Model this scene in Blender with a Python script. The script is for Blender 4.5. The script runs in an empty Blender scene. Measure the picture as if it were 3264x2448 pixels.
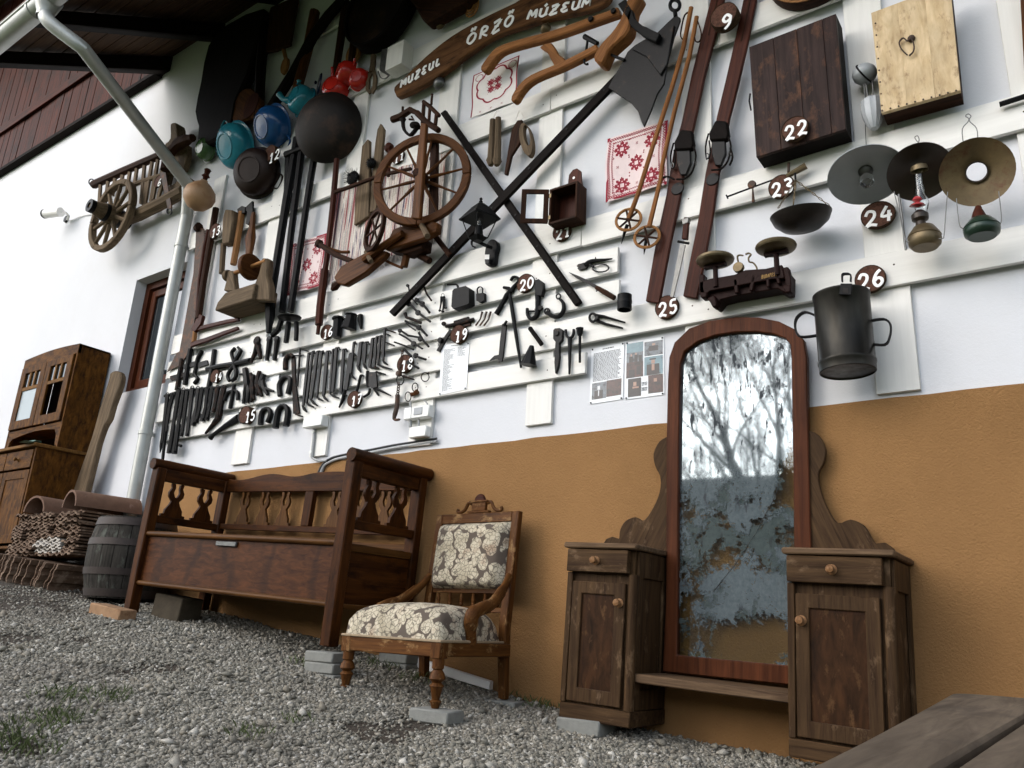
import bpy, bmesh, math, random
import numpy as np
from mathutils import Vector, Matrix, noise
random.seed(7)
sc = bpy.context.scene
COL = sc.collection
R = math.radians
# ------------------------------------------------------------------ camera
# wall face is the plane Y = 0, X runs along it to the right, Z up
YC, ZC = -3.4, 0.45
FPX, YAW, PIT, ROL = 2553.8, -0.6350496, 0.29768423, 0.05275634
_d = Vector((math.sin(YAW)*math.cos(PIT), math.cos(YAW)*math.cos(PIT), math.sin(PIT)))
_r = Vector((math.cos(YAW), -math.sin(YAW), 0)); _u = _r.cross(_d)
CR = math.cos(ROL)*_r + math.sin(ROL)*_u
CU = -math.sin(ROL)*_r + math.cos(ROL)*_u
CD = _d
CAM = Vector((0, YC, ZC))
cd = bpy.data.cameras.new('camera'); cam = bpy.data.objects.new('camera', cd); COL.objects.link(cam)
cd.sensor_fit = 'HORIZONTAL'; cd.sensor_width = 36; cd.lens = 36*FPX/3264
cd.clip_start = 0.02; cd.clip_end = 600
cam.matrix_world = Matrix(((CR.x, CU.x, -CD.x, CAM.x), (CR.y, CU.y, -CD.y, CAM.y), (CR.z, CU.z, -CD.z, CAM.z), (0, 0, 0, 1)))
sc.camera = cam
# ------------------------------------------------------------------ sky, sun, exposure
SUN_EL, SUN_AZ = R(29), R(210)          # azimuth measured clockwise from +Y: the sun stands in front of the wall, to the left
wd = bpy.data.worlds.new('World'); sc.world = wd; wd.use_nodes = True
nt = wd.node_tree; bg = nt.nodes['Background']
sky = nt.nodes.new('ShaderNodeTexSky'); sky.sky_type = 'NISHITA'; sky.sun_disc = False
sky.sun_elevation = SUN_EL; sky.sun_rotation = SUN_AZ; sky.air_density = 1.0; sky.dust_density = 1.6; sky.ozone_density = 1.0
hs = nt.nodes.new('ShaderNodeHueSaturation'); hs.inputs['Saturation'].default_value = 0.5
nt.links.new(sky.outputs[0], hs.inputs['Color']); nt.links.new(hs.outputs[0], bg.inputs[0])
bg.inputs[1].default_value = 0.15
sl = bpy.data.lights.new('sun', 'SUN'); so = bpy.data.objects.new('sun', sl); COL.objects.link(so)
sl.energy = 0.55; sl.angle = R(60); sl.color = (1, .98, .96)
sd = Vector((math.sin(SUN_AZ)*math.cos(SUN_EL), math.cos(SUN_AZ)*math.cos(SUN_EL), math.sin(SUN_EL)))
so.rotation_euler = sd.to_track_quat('Z', 'Y').to_euler(); so.location = (-6, -12, 12)
vs = sc.view_settings; vs.view_transform = 'Standard'; vs.look = 'None'; vs.gamma = 1; vs.exposure = 1.42; vs.use_curve_mapping = False
# ------------------------------------------------------------------ pixels to places (3264 x 2448 photograph)
def ray(x, y):
    return (CR*(x-1632) - CU*(y-1224) + CD*FPX).normalized()
def P(x, y, d=0.0):                      # the point of the plane d metres in front of the wall seen at pixel x, y
    v = ray(x, y); return CAM + v*((-d-YC)/v.y)
q_, s_ = 0.37374, 0.31345
CROP = dict(a=(0, 0, q_), b=(600, 0, q_), c=(1200, 0, q_), e=(1850, 0, q_), g=(2444, 0, q_),
            a2=(0, 500, q_), b2=(600, 400, q_), c2=(1200, 300, q_), e2=(1850, 500, q_), g2=(2444, 440, q_),
            k1=(480, 960, s_), k2=(900, 860, s_), k3=(1400, 760, s_), m=(1800, 1000, q_), n=(2444, 860, q_), p=(0, 0, 1.0))
def K(key, p):
    a, b, s = CROP[key]; return (a+p[0]*s, b+p[1]*s)
def Z_(z): return z+ZC                   # heights measured from the lens
# ------------------------------------------------------------------ mesh collector
class G:
    def __init__(s): s.v = []; s.f = []
    def add(s, v, f):
        o = len(s.v); s.v += [tuple(p) for p in v]; s.f += [[i+o for i in q] for q in f]; return s
    def __add__(s, t): return G().add(s.v, s.f).add(t.v, t.f)
    def prism(s, poly, vec):
        n = len(poly); vec = Vector(vec); b = [Vector(p)+vec for p in poly]
        return s.add(list(poly)+b, [list(range(n)), list(range(2*n-1, n-1, -1))]+[[i, (i+1) % n, (i+1) % n+n, i+n] for i in range(n)])
    def ring(s, outer, inner, vec):      # prism with a hole, equal point counts
        n = len(outer); vec = Vector(vec)
        v = list(outer)+list(inner)+[Vector(p)+vec for p in outer]+[Vector(p)+vec for p in inner]; f = []
        for i in range(n):
            j = (i+1) % n
            f += [[i, j, n+j, n+i], [2*n+j, 2*n+i, 3*n+i, 3*n+j], [i, j, 2*n+j, 2*n+i], [n+j, n+i, 3*n+i, 3*n+j]]
        return s.add(v, f)
    def box(s, x0, x1, y0, y1, z0, z1):
        return s.prism([(x0, y0, z0), (x1, y0, z0), (x1, y0, z1), (x0, y0, z1)], (0, y1-y0, 0))
    def tube(s, pts, r, n=8, closed=False, flat=1.0):
        pts = [Vector(p) for p in pts]; m = len(pts)
        if not hasattr(r, '__len__'): r = [r]*m
        vs, fs = [], []; N = None
        for i, p in enumerate(pts):
            a = pts[(i-1) % m] if (i or closed) else p; b = pts[(i+1) % m] if (i < m-1 or closed) else p
            t = (b-a); t = t.normalized() if t.length > 1e-9 else Vector((0, 0, 1))
            if N is None:
                N = t.cross(Vector((0, 1, 0)))
                if N.length < .05: N = t.cross(Vector((1, 0, 0)))
            N = (N-t*N.dot(t)).normalized(); B = t.cross(N)
            for k in range(n):
                an = 2*math.pi*k/n; vs.append(p+(N*math.cos(an)+B*math.sin(an)*flat)*r[i])
        for i in range(m if closed else m-1):
            for k in range(n):
                a, b = i*n, ((i+1) % m)*n; fs.append([a+k, a+(k+1) % n, b+(k+1) % n, b+k])
        if not closed: fs += [list(range(n-1, -1, -1)), list(range((m-1)*n, m*n))]
        return s.add(vs, fs)
    def lathe(s, prof, o, ax, n=20, a0=0, a1=2*math.pi, sx=1.0):
        o = Vector(o); ax = Vector(ax).normalized(); e1 = ax.cross(Vector((0, 0, 1)))
        if e1.length < .05: e1 = ax.cross(Vector((1, 0, 0)))
        e1.normalize(); e2 = ax.cross(e1); vs, fs = [], []; m = len(prof); full = abs(a1-a0-2*math.pi) < 1e-6; cnt = n if full else n+1
        for r, h in prof:
            for k in range(cnt):
                an = a0+(a1-a0)*k/n; vs.append(o+ax*h+(e1*math.cos(an)*sx+e2*math.sin(an))*max(r, 1e-5))
        for i in range(m-1):
            for k in range(n):
                k2 = (k+1) % cnt; fs.append([i*cnt+k, i*cnt+k2, (i+1)*cnt+k2, (i+1)*cnt+k])
        return s.add(vs, fs)
    def xf(s, M):
        g = G(); g.v = [tuple(M @ Vector(p)) for p in s.v]; g.f = [list(q) for q in s.f]; return g
# --- shapes drawn over the photograph, lying d metres in front of the wall
def ply(key, pts, d=.05, t=.012):
    return G().prism([P(*K(key, p), d+t) for p in pts], (0, t, 0))
def off(pts, w):
    n = len(pts); L, Rr = [], []
    for i, p in enumerate(pts):
        a = pts[max(i-1, 0)]; b = pts[min(i+1, n-1)]; dx, dy = b[0]-a[0], b[1]-a[1]; l = math.hypot(dx, dy) or 1
        h = (w[i] if hasattr(w, '__len__') else w)/2; L.append((p[0]-dy/l*h, p[1]+dx/l*h)); Rr.append((p[0]+dy/l*h, p[1]-dx/l*h))
    return L, Rr
def bar(key, pts, w, d=.048, t=.012):
    L, Q = off(pts, w); n = len(pts)
    a = [P(*K(key, p), d+t) for p in L]; b = [P(*K(key, p), d+t) for p in Q]; v = Vector((0, t, 0))
    vs = a+b+[x+v for x in a]+[x+v for x in b]; f = []
    for i in range(n-1):
        f += [[i, i+1, n+i+1, n+i], [2*n+i+1, 2*n+i, 3*n+i, 3*n+i+1], [i, i+1, 2*n+i+1, 2*n+i], [n+i+1, n+i, 3*n+i, 3*n+i+1]]
    f += [[0, n, 3*n, 2*n], [n-1, 2*n-1, 4*n-1, 3*n-1]]
    return G().add(vs, f)
def tub(key, pts, w, d=.062, n=8, closed=False, flat=1.0):
    if not hasattr(d, '__len__'): d = [d]*len(pts)
    L, Q = off(pts, w); r = [max((P(*K(key, a), dd)-P(*K(key, b), dd)).length/2, .0012) for a, b, dd in zip(L, Q, d)]
    return G().tube([P(*K(key, p), dd) for p, dd in zip(pts, d)], r, n, closed, flat)
def mpp(key, p, d=.05):                  # metres per crop unit, measured up the wall
    x, y = p; return (P(*K(key, (x, y-10)), d)-P(*K(key, (x, y+10)), d)).length/20
def disc(key, c, r, d=.046, t=.02, n=28, rx=1.0, dome=0):
    rr = r*mpp(key, c, d); return G().lathe([(0, t+dome), (rr*.6, t+dome*.6), (rr*.93, t), (rr, t-.004), (rr*1.02, 0), (0, 0)], P(*K(key, c), d+0)+Vector((0, 0, 0)), (0, -1, 0), n, sx=rx)
def smoothpts(pts, k=4, closed=False):   # Catmull-Rom
    out = []; n = len(pts); rng = range(n) if closed else range(n-1)
    for i in rng:
        if closed: p0, p1, p2, p3 = pts[i-1], pts[i], pts[(i+1) % n], pts[(i+2) % n]
        else: p0, p1, p2, p3 = pts[max(i-1, 0)], pts[i], pts[i+1], pts[min(i+2, n-1)]
        for j in range(k):
            t = j/k; out.append(tuple(.5*(2*b+(c-a)*t+(2*a-5*b+4*c-e)*t*t+(3*b-a-3*c+e)*t*t*t) for a, b, c, e in zip(p0, p1, p2, p3)))
    if not closed: out.append(tuple(pts[-1]))
    return out
# ------------------------------------------------------------------ things and parts
def mesh_obj(name, g, mat, frame='pca', bev=0.0, smooth=.7):
    v = np.array(g.v, float); c = (v.max(0)+v.min(0))/2
    M = np.eye(3)
    if frame == 'pca' and len(v) > 3:
        w, e = np.linalg.eigh(np.cov((v-v.mean(0)).T)); M = e
        k = np.argmax(abs(M[:, 2])); M[:, 2] *= np.sign(M[k, 2])
        if np.linalg.det(M) < 0: M[:, 0] *= -1
        c = v.mean(0)+M@(((v-v.mean(0))@M).max(0)+((v-v.mean(0))@M).min(0))/2
    lv = (v-c)@M
    me = bpy.data.meshes.new(name); me.from_pydata(lv.tolist(), [], g.f); me.validate()
    bm = bmesh.new(); bm.from_mesh(me); bmesh.ops.recalc_face_normals(bm, faces=bm.faces)
    if bev:
        ed = [x for x in bm.edges if len(x.link_faces) == 2 and x.calc_face_angle(0) > .6]
        bmesh.ops.bevel(bm, geom=ed, offset=bev, segments=1, affect='EDGES', clamp_overlap=True)
    bm.to_mesh(me); bm.free()
    if smooth:
        me.polygons.foreach_set('use_smooth', [True]*len(me.polygons)); me.set_sharp_from_angle(angle=smooth)
    if mat: me.materials.append(mat)
    o = bpy.data.objects.new(name, me); COL.objects.link(o)
    W = Matrix([[*M[0], c[0]], [*M[1], c[1]], [*M[2], c[2]], [0, 0, 0, 1]])
    o.matrix_basis = W; o['_w'] = [x for r in W for x in r]
    return o
def wmat(o):
    a = o['_w']; return Matrix([a[0:4], a[4:8], a[8:12], a[12:16]])
def adopt(ch, par):
    ch.parent = par; ch.matrix_parent_inverse = Matrix(); ch.matrix_basis = wmat(par).inverted() @ wmat(ch)
def tag(o, label, cat, group=None, kind=None):
    if label: o['label'] = label
    if cat: o['category'] = cat
    if group: o['group'] = group
    if kind: o['kind'] = kind
    return o
class T:
    """A thing: its parts are collected, then hung on an Empty at its base (or left as one mesh)."""
    def __init__(s, name, label, cat, group=None): s.n, s.l, s.c, s.g, s.ps = name, label, cat, group, []
    def part(s, name, g, mat, sub=None, **kw):
        lab = kw.pop('label', None); kind = kw.pop('kind', None)
        o = mesh_obj(name, g, mat, **kw)
        if lab: o['label'] = lab
        if kind: o['kind'] = kind
        s.ps.append((o, sub, g)); return o
    def done(s):
        if len(s.ps) == 1 and s.ps[0][1] is None:
            o = s.ps[0][0]; o.name = s.n; return tag(o, s.l, s.c, s.g)
        v = np.concatenate([np.array(g.v) for _, _, g in s.ps]); lo, hi = v.min(0), v.max(0)
        b = ((lo[0]+hi[0])/2, (lo[1]+hi[1])/2, lo[2])
        e = bpy.data.objects.new(s.n, None); COL.objects.link(e); e.empty_display_size = .05; e.location = b
        W = Matrix.Translation(b); e['_w'] = [x for r in W for x in r]
        for o, sub, g in s.ps: adopt(o, sub if sub else e)
        return tag(e, s.l, s.c, s.g)
def one(name, label, cat, g, mat, group=None, **kw):
    t = T(name, label, cat, group); t.part(name, g, mat, **kw); return t.done()
def struct(name, g, mat, **kw):
    o = mesh_obj(name, g, mat, **kw); o['kind'] = 'structure'; return o
def copy_tree(o, par=None, W=None):      # a thing and its parts; W = new world matrix
    c = o.copy(); COL.objects.link(c)
    if par: c.parent = par; c.matrix_parent_inverse = Matrix(); c.matrix_basis = o.matrix_basis.copy()
    elif W is not None: c.matrix_basis = W; c['_w'] = [x for r in W for x in r]
    for ch in o.children: copy_tree(ch, c)
    return c
# ------------------------------------------------------------------ materials
def lin(h):
    return tuple((lambda c: c/12.92 if c <= .04045 else ((c+.055)/1.055)**2.4)(int(h[i:i+2], 16)/255) for i in (0, 2, 4))+(1,)
class N_:
    def __init__(s, name):
        s.m = bpy.data.materials.new(name); s.m.use_nodes = True; s.t = s.m.node_tree; s.b = s.t.nodes['Principled BSDF']; s.out = s.t.nodes['Material Output']
    def n(s, ty, **kw):
        x = s.t.nodes.new('ShaderNode'+ty)
        for k, v in kw.items():
            if k.startswith('_'): setattr(x, k[1:], v)
            else: x.inputs[k.replace('__', ' ')].default_value = v
        return x
    def l(s, a, b): s.t.links.new(a, b)
    def coord(s, scale=(1, 1, 1), rnd=True, kind='Object'):
        c = s.n('TexCoord'); mp = s.n('Mapping'); mp.inputs['Scale'].default_value = scale; s.l(c.outputs[kind], mp.inputs['Vector'])
        if rnd:
            oi = s.n('ObjectInfo'); mu = s.n('VectorMath', _operation='SCALE'); mu.inputs[0].default_value = (37, 91, 53); s.l(oi.outputs['Random'], mu.inputs['Scale'])
            s.l(mu.outputs[0], mp.inputs['Location'])
        return mp.outputs[0]
    def noise(s, vec, scale=5, det=4, rough=.6, dist=0):
        x = s.n('TexNoise', Scale=scale, Detail=det, Roughness=rough, Distortion=dist); s.l(vec, x.inputs['Vector']); return x.outputs['Fac']
    def ramp(s, fac, stops):
        x = s.n('ValToRGB'); r = x.color_ramp; s.l(fac, x.inputs['Fac'])
        while len(r.elements) < len(stops): r.elements.new(.5)
        for e, (p, c) in zip(r.elements, stops): e.position = p; e.color = c if len(c) == 4 else tuple(c)+(1,)
        return x.outputs['Color']
    def mix(s, fac, a, b, mode='MIX'):
        x = s.n('Mix', _data_type='RGBA', _blend_type=mode)
        for v, k in ((fac, 0), (a, 6), (b, 7)):
            if hasattr(v, 'is_output'): s.l(v, x.inputs[k])
            else: x.inputs[k].default_value = v
        return x.outputs[2]
    def math(s, op, a, b=0.0, clamp=False):
        x = s.n('Math', _operation=op, _use_clamp=clamp)
        for i, v in enumerate((a, b)):
            if hasattr(v, 'is_output'): s.l(v, x.inputs[i])
            else: x.inputs[i].default_value = v
        return x.outputs[0]
    def bump(s, h, st=.3, dist=.01):
        x = s.n('Bump', Strength=st, Distance=dist); s.l(h, x.inputs['Height']); s.l(x.outputs[0], s.b.inputs['Normal']); return x
    def base(s, c):
        if hasattr(c, 'is_output'): s.l(c, s.b.inputs['Base Color'])
        else: s.b.inputs['Base Color'].default_value = c
    def rough(s, r):
        if hasattr(r, 'is_output'): s.l(r, s.b.inputs['Roughness'])
        else: s.b.inputs['Roughness'].default_value = r
W4 = (1, 1, 1, 1); B4 = (0, 0, 0, 1)
def wood(name, dark, light, sc=60, grain=.07, rough=.6, bump=.25, stain=None, stain_amt=.5, stain_sc=5, spec=.08):
    m = N_(name); v = m.coord((1, 1, grain)); f = m.noise(v, sc, 6, .65, .6)
    c = m.ramp(f, [(.3, lin(dark)), (.7, lin(light))])
    v2 = m.coord((1, 1, .5)); f2 = m.noise(v2, stain_sc, 4, .6)
    c = m.mix(m.ramp(f2, [(.35, (.72, .72, .72)), (.7, (1.15, 1.12, 1.1))]), c, c, 'MULTIPLY') if False else m.mix(1.0, c, m.ramp(f2, [(.3, (.7, .7, .7)), (.7, (1, 1, 1))]), 'MULTIPLY')
    if stain: c = m.mix(m.ramp(m.noise(v2, stain_sc*2.3, 5, .7), [(.62-stain_amt*.25, B4), (.72, W4)]), c, lin(stain))
    m.base(c); m.rough(rough); m.b.inputs['Specular IOR Level'].default_value = spec; m.bump(f, bump, .004); return m.m
def plain(name, col, rough=.6, var=.25, sc=12, bump=0, metal=0, spec=.5, col2=None, thr=.55, bsc=None):
    m = N_(name); v = m.coord(); f = m.noise(v, sc, 5, .65)
    a = lin(col); lo = tuple(x*(1-var) for x in a[:3])+(1,)
    c = m.ramp(f, [(.3, lo), (.7, a)])
    if col2: c = m.mix(m.ramp(m.noise(v, sc*.6, 5, .7), [(thr, B4), (thr+.12, W4)]), c, lin(col2))
    m.base(c); m.rough(rough); m.b.inputs['Metallic'].default_value = metal; m.b.inputs['Specular IOR Level'].default_value = spec
    if bump: m.bump(m.noise(v, bsc or sc*4, 4, .6), bump, .003)
    return m.m
M = {}
M['iron'] = plain('black_iron', '0c0c0d', .5, .45, 40, .25, .1, .15, '1c140f', .62)
M['iron2'] = plain('worn_iron', '131314', .48, .4, 30, .2, .3, .25, '3a2c22', .6)
M['rust'] = plain('rusty_iron', '4a3a30', .7, .4, 30, .3, .2, .4, '5f3d28', .5)
M['steel'] = plain('dull_steel', '6a6a68', .4, .3, 25, .1, .7)
M['zinc'] = plain('galvanised_pipe', 'aeb0ab', .45, .16, 9, .04, .4)
M['brass'] = plain('tarnished_brass', '6f6046', .45, .4, 20, .1, .6)
M['wd'] = wood('dark_wood', '1c120c', '44291a', 55, .06, .65)
M['wblk'] = wood('black_wood', '0a0807', '1a1310', 50, .06, .7)
M['wbr'] = wood('brown_wood', '38200f', '68401f', 60, .06, .5)
M['wred'] = wood('red_brown_wood', '2b1510', '532a1c', 60, .05, .45)
M['wtan'] = wood('tan_wood', '77502f', 'a97a4c', 60, .06, .55)
M['wgrey'] = wood('grey_brown_wood', '4c4034', '7d6b55', 60, .06, .75)
M['wplow'] = wood('orange_brown_wood', '6d4526', 'a06c40', 60, .05, .5)
M['wpale'] = wood('pale_wood', 'bfa47c', 'e0c9a4', 30, .25, .6, .2, '7d6248', .28, 10)
M['bark'] = wood('grey_bark', '5a5653', '8a8682', 25, .3, .95, .6)
M['white'] = plain('white_paint', 'f2f0ec', .55, .05, 8)
# ------------------------------------------------------------------ setting: ground, house, rack
def plaster(name, col, var=.06, bs=.35, bsc=160, dist=.004, blot=None):
    m = N_(name); v = m.coord(rnd=False); a = lin(col)
    c = m.ramp(m.noise(v, 1.3, 5, .6), [(.3, tuple(x*(1-var) for x in a[:3])+(1,)), (.7, a)])
    if blot: c = m.mix(m.ramp(m.noise(v, 3.0, 6, .7), [(.5, B4), (.75, (.5, .5, .5, 1))]), c, lin(blot))
    m.base(c); m.rough(.9); m.b.inputs['Specular IOR Level'].default_value = .15; m.bump(m.noise(v, bsc, 5, .7), bs, dist); return m.m
M['plaster'] = plaster('white_plaster', 'd6d7da', .05, .3, 90, .004, 'cfcfd0')
M['ochre'] = plaster('ochre_plaster', '9c754b', .2, .95, 120, .009, '87653f')
M['concrete'] = plaster('grey_concrete', '9c9b96', .2, .4, 60, .004)
mb = N_('cream_white_board'); v = mb.coord((1, 1, .06)); f = mb.noise(v, 40, 5, .6)
c = mb.ramp(f, [(.25, lin('d4d2cc')), (.7, lin('e0ded8'))])
kn = mb.noise(mb.coord((1, 1, .5)), 9, 2, .4); c = mb.mix(mb.ramp(kn, [(.7, B4), (.78, (.15, .15, .15, 1))]), c, lin('c9b591'))
mb.base(c); mb.rough(.5); mb.bump(f, .08, .002); M['board'] = mb.m
M['soffit'] = wood('black_brown_timber', '0b0807', '1c130e', 40, .05, .8)
M['sheath'] = wood('brown_sheathing', '33251b', '5a4432', 40, .05, .8)
M['clad'] = wood('red_brown_cladding', '260d05', '54220f', 40, .05, .6, .3, '140703', .5, 2)
M['winwood'] = wood('window_red_brown', '351a0e', '5c2f1a', 50, .05, .4)
M['glassd'] = plain('window_pane', '20262a', .05, .1, 3, 0, 0, .8)

_hx = [(-60, 1.0), (-12, .62), (-8, .30), (-6, .14), (-5, .03), (-4, -.09), (-3.05, -.21), (-2.3, -.325), (-1.43, -.405), (-1, -.428), (0, -.45), (3, -.5), (60, -.9)]
def gz(x, y):
    z = float(np.interp(x, [p[0] for p in _hx], [p[1] for p in _hx]))+.08*max(y, -5.0)
    if y < -13: z += min((-13-y)*.33, 9.0)
    return z+ZC
def soil_mask(x, y):                      # 0 gravel, 1 bare earth
    a = noise.noise((x*1.5+3, y*2.1, 0))+.6*noise.noise((x*4.1, y*5.3, 4))
    near = max(0, min(1, (-1.3-y)/1.0))*max(0, min(1, (-1.7-x)/1.0))
    far = max(0, min(1, (-4.9-x)/.7))
    return min(1, max(0, (a-.30+.30*near+1.2*far)*4))
mg = N_('trodden_earth'); v = mg.coord(rnd=False); f = mg.noise(v, 6, 8, .7); f2 = mg.noise(v, 90, 4, .7)
c = mg.ramp(f, [(.3, lin('241c15')), (.55, lin('372d22')), (.75, lin('493d30'))])
c = mg.mix(mg.ramp(f2, [(.45, B4), (.7, W4)]), c, lin('5e5548'))
ge = mg.n('NewGeometry'); sp = mg.n('SeparateXYZ'); mg.l(ge.outputs['Position'], sp.inputs[0])
far = mg.ramp(mg.math('MULTIPLY_ADD', sp.outputs['Y'], -.125), [(.86, B4), (.99, W4)])      # lawn beyond the yard
c = mg.mix(far, c, mg.ramp(mg.noise(v, 3, 6, .7), [(.3, lin('3f5124')), (.7, lin('6f8547'))]))
wood_far = mg.ramp(mg.math('MULTIPLY_ADD', sp.outputs['Y'], -.035), [(.80, B4), (.95, W4)])     # leaf-littered wood on the slope
c = mg.mix(wood_far, c, mg.ramp(mg.noise(v, .8, 6, .7), [(.3, lin('3f3d3a')), (.7, lin('66625c'))]))
mg.base(c); mg.rough(.95); mg.bump(f2, .6, .02); M['earth'] = mg.m
def grid(xs, ys, fz):
    g = G(); n = len(xs); g.v = [(x, y, fz(x, y)) for y in ys for x in xs]
    g.f = [[j*n+i, j*n+i+1, (j+1)*n+i+1, (j+1)*n+i] for j in range(len(ys)-1) for i in range(n-1)]; return g
xs = [-60, -40, -25, -18, -14]+[-12+.2*i for i in range(76)]+[4, 6, 9, 14, 20, 30, 45, 60]
ys = [-70, -55, -45, -38, -32, -28, -24, -20, -17, -15, -13, -11, -9, -7, -6]+[-5+.15*i for i in range(34)]+[.3]
struct('ground', grid(xs, ys, lambda x, y: gz(x, y)+(.012*noise.noise((x*3, y*3, 0)) if y > -5 else .25*noise.noise((x*.3, y*.3, 2)))), M['earth'], frame='id', smooth=1.5)

# gravel: tens of thousands of stones in one sheet
mgv = N_('crushed_stone'); ge = mgv.n('NewGeometry'); rp = ge.outputs['Random Per Island']
c = mgv.ramp(rp, [(0, lin('5d5a51')), (.22, lin('7e7a6e')), (.5, lin('938e81')), (.7, lin('857d6e')), (.88, lin('a8a397')), (1, lin('c9c4b9'))])
v = mgv.coord(rnd=False); c = mgv.mix(1.0, c, mgv.ramp(mgv.noise(v, 220, 3, .6), [(.3, (.75, .75, .75)), (.7, (1, 1, 1))]), 'MULTIPLY')
c = mgv.mix(mgv.ramp(mgv.noise(v, 1.7, 4, .6), [(.45, B4), (.75, (.45, .45, .45, 1))]), c, lin('6a6258'))
mgv.base(c); mgv.rough(.85); M['gravel'] = mgv.m
def gravel():
    rng = np.random.default_rng(3)
    t = (1+5**.5)/2
    ico = np.array([(-1, t, 0), (1, t, 0), (-1, -t, 0), (1, -t, 0), (0, -1, t), (0, 1, t), (0, -1, -t), (0, 1, -t), (t, 0, -1), (t, 0, 1), (-t, 0, -1), (-t, 0, 1)])/1.9
    fi = np.array([(0, 11, 5), (0, 5, 1), (0, 1, 7), (0, 7, 10), (0, 10, 11), (1, 5, 9), (5, 11, 4), (11, 10, 2), (10, 7, 6), (7, 1, 8), (3, 9, 4), (3, 4, 2), (3, 2, 6), (3, 6, 8), (3, 8, 9), (4, 9, 5), (2, 4, 11), (6, 2, 10), (8, 6, 7), (9, 8, 1)])
    oc = np.array([(1, 0, 0), (-1, 0, 0), (0, 1, 0), (0, -1, 0), (0, 0, 1), (0, 0, -1)])*1.05
    fo = np.array([(0, 2, 4), (2, 1, 4), (1, 3, 4), (3, 0, 4), (2, 0, 5), (1, 2, 5), (3, 1, 5), (0, 3, 5)])
    gx, gy = np.linspace(-6.6, .7, 147), np.linspace(-2.95, 0, 60)
    SM = np.array([[soil_mask(x, y) for x in gx] for y in gy]); LZ = np.array([[.012*noise.noise((x*3, y*3, 0)) for x in gx] for y in gy])
    def look(A, x, y):
        fx, fy = (x-gx[0])/(gx[1]-gx[0]), (y-gy[0])/(gy[1]-gy[0]); i, j = fx.astype(int), fy.astype(int); u, v = fx-i, fy-j
        return A[j, i]*(1-u)*(1-v)+A[j, i+1]*u*(1-v)+A[j+1, i]*(1-u)*v+A[j+1, i+1]*u*v
    n0 = 780000; x = rng.uniform(-6.4, .5, n0); y = rng.uniform(-2.75, -.03, n0)
    z = np.interp(x, [p[0] for p in _hx], [p[1] for p in _hx])+.08*y+ZC+look(LZ, x, y)
    D = np.stack([x, y, z], 1)-np.array(CAM); zz = D@np.array(CD); u = 1632+FPX*(D@np.array(CR))/np.maximum(zz, .01); w = 1224-FPX*(D@np.array(CU))/np.maximum(zz, .01)
    m = look(SM, x, y)
    keep = (zz > .2) & (u > -150) & (u < 2950) & (w < 2600) & (rng.random(n0) > m*.95) & (rng.random(n0) > np.clip((zz-2.6)*.3, 0, .45))
    x, y, z, zz = x[keep], y[keep], z[keep], zz[keep]; n = len(x)
    s = np.minimum(rng.gamma(5, .0007, n)+.0027, .013)*np.where(rng.random(n) < .012, 1.8, 1)
    VV, FF = [], []; base = 0
    for near in (True, False):
        k = (zz < 2.3) == near; c = int(k.sum()); tv, tf = (ico, fi) if near else (oc, fo); nv_ = len(tv); sk = s[k]*(1 if near else 1.12)
        V = tv[None]*(1+rng.normal(0, .2, (c, nv_, 1)))*np.stack([sk*rng.uniform(.9, 1.5, c), sk*rng.uniform(.8, 1.2, c), sk*rng.uniform(.45, .8, c)], 1)[:, None]
        a = rng.uniform(0, 6.28, c); tl = rng.normal(0, .5, c); ca, sa, ct, st = np.cos(a)[:, None], np.sin(a)[:, None], np.cos(tl)[:, None], np.sin(tl)[:, None]
        x1 = V[..., 0]*ct-V[..., 2]*st; z1 = V[..., 0]*st+V[..., 2]*ct
        VV.append(np.stack([x1*ca-V[..., 1]*sa+x[k][:, None], x1*sa+V[..., 1]*ca+y[k][:, None], z1+z[k][:, None]+(rng.uniform(0, 1.1, c)*sk)[:, None]], 2).reshape(-1, 3))
        FF.append((tf[None]+(np.arange(c)*nv_)[:, None, None]).reshape(-1)+base); base += c*nv_
    V = np.concatenate(VV); F = np.concatenate(FF)
    me = bpy.data.meshes.new('gravel'); me.vertices.add(len(V)); me.vertices.foreach_set('co', V.ravel())
    me.loops.add(len(F)); me.loops.foreach_set('vertex_index', F.astype(np.int32)); me.polygons.add(len(F)//3)
    me.polygons.foreach_set('loop_start', np.arange(0, len(F), 3)); me.polygons.foreach_set('loop_total', np.full(len(F)//3, 3)); me.update(calc_edges=True)
    print('gravel triangles', len(F)//3)
    me.materials.append(M['gravel']); o = bpy.data.objects.new('gravel', me); COL.objects.link(o)
    tag(o, 'loose grey crushed stone covering the sloping yard', 'gravel', kind='stuff')
gravel()
M['grass'] = plain('grass_blade', '4e5a2c', .8, .4, 30)
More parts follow.
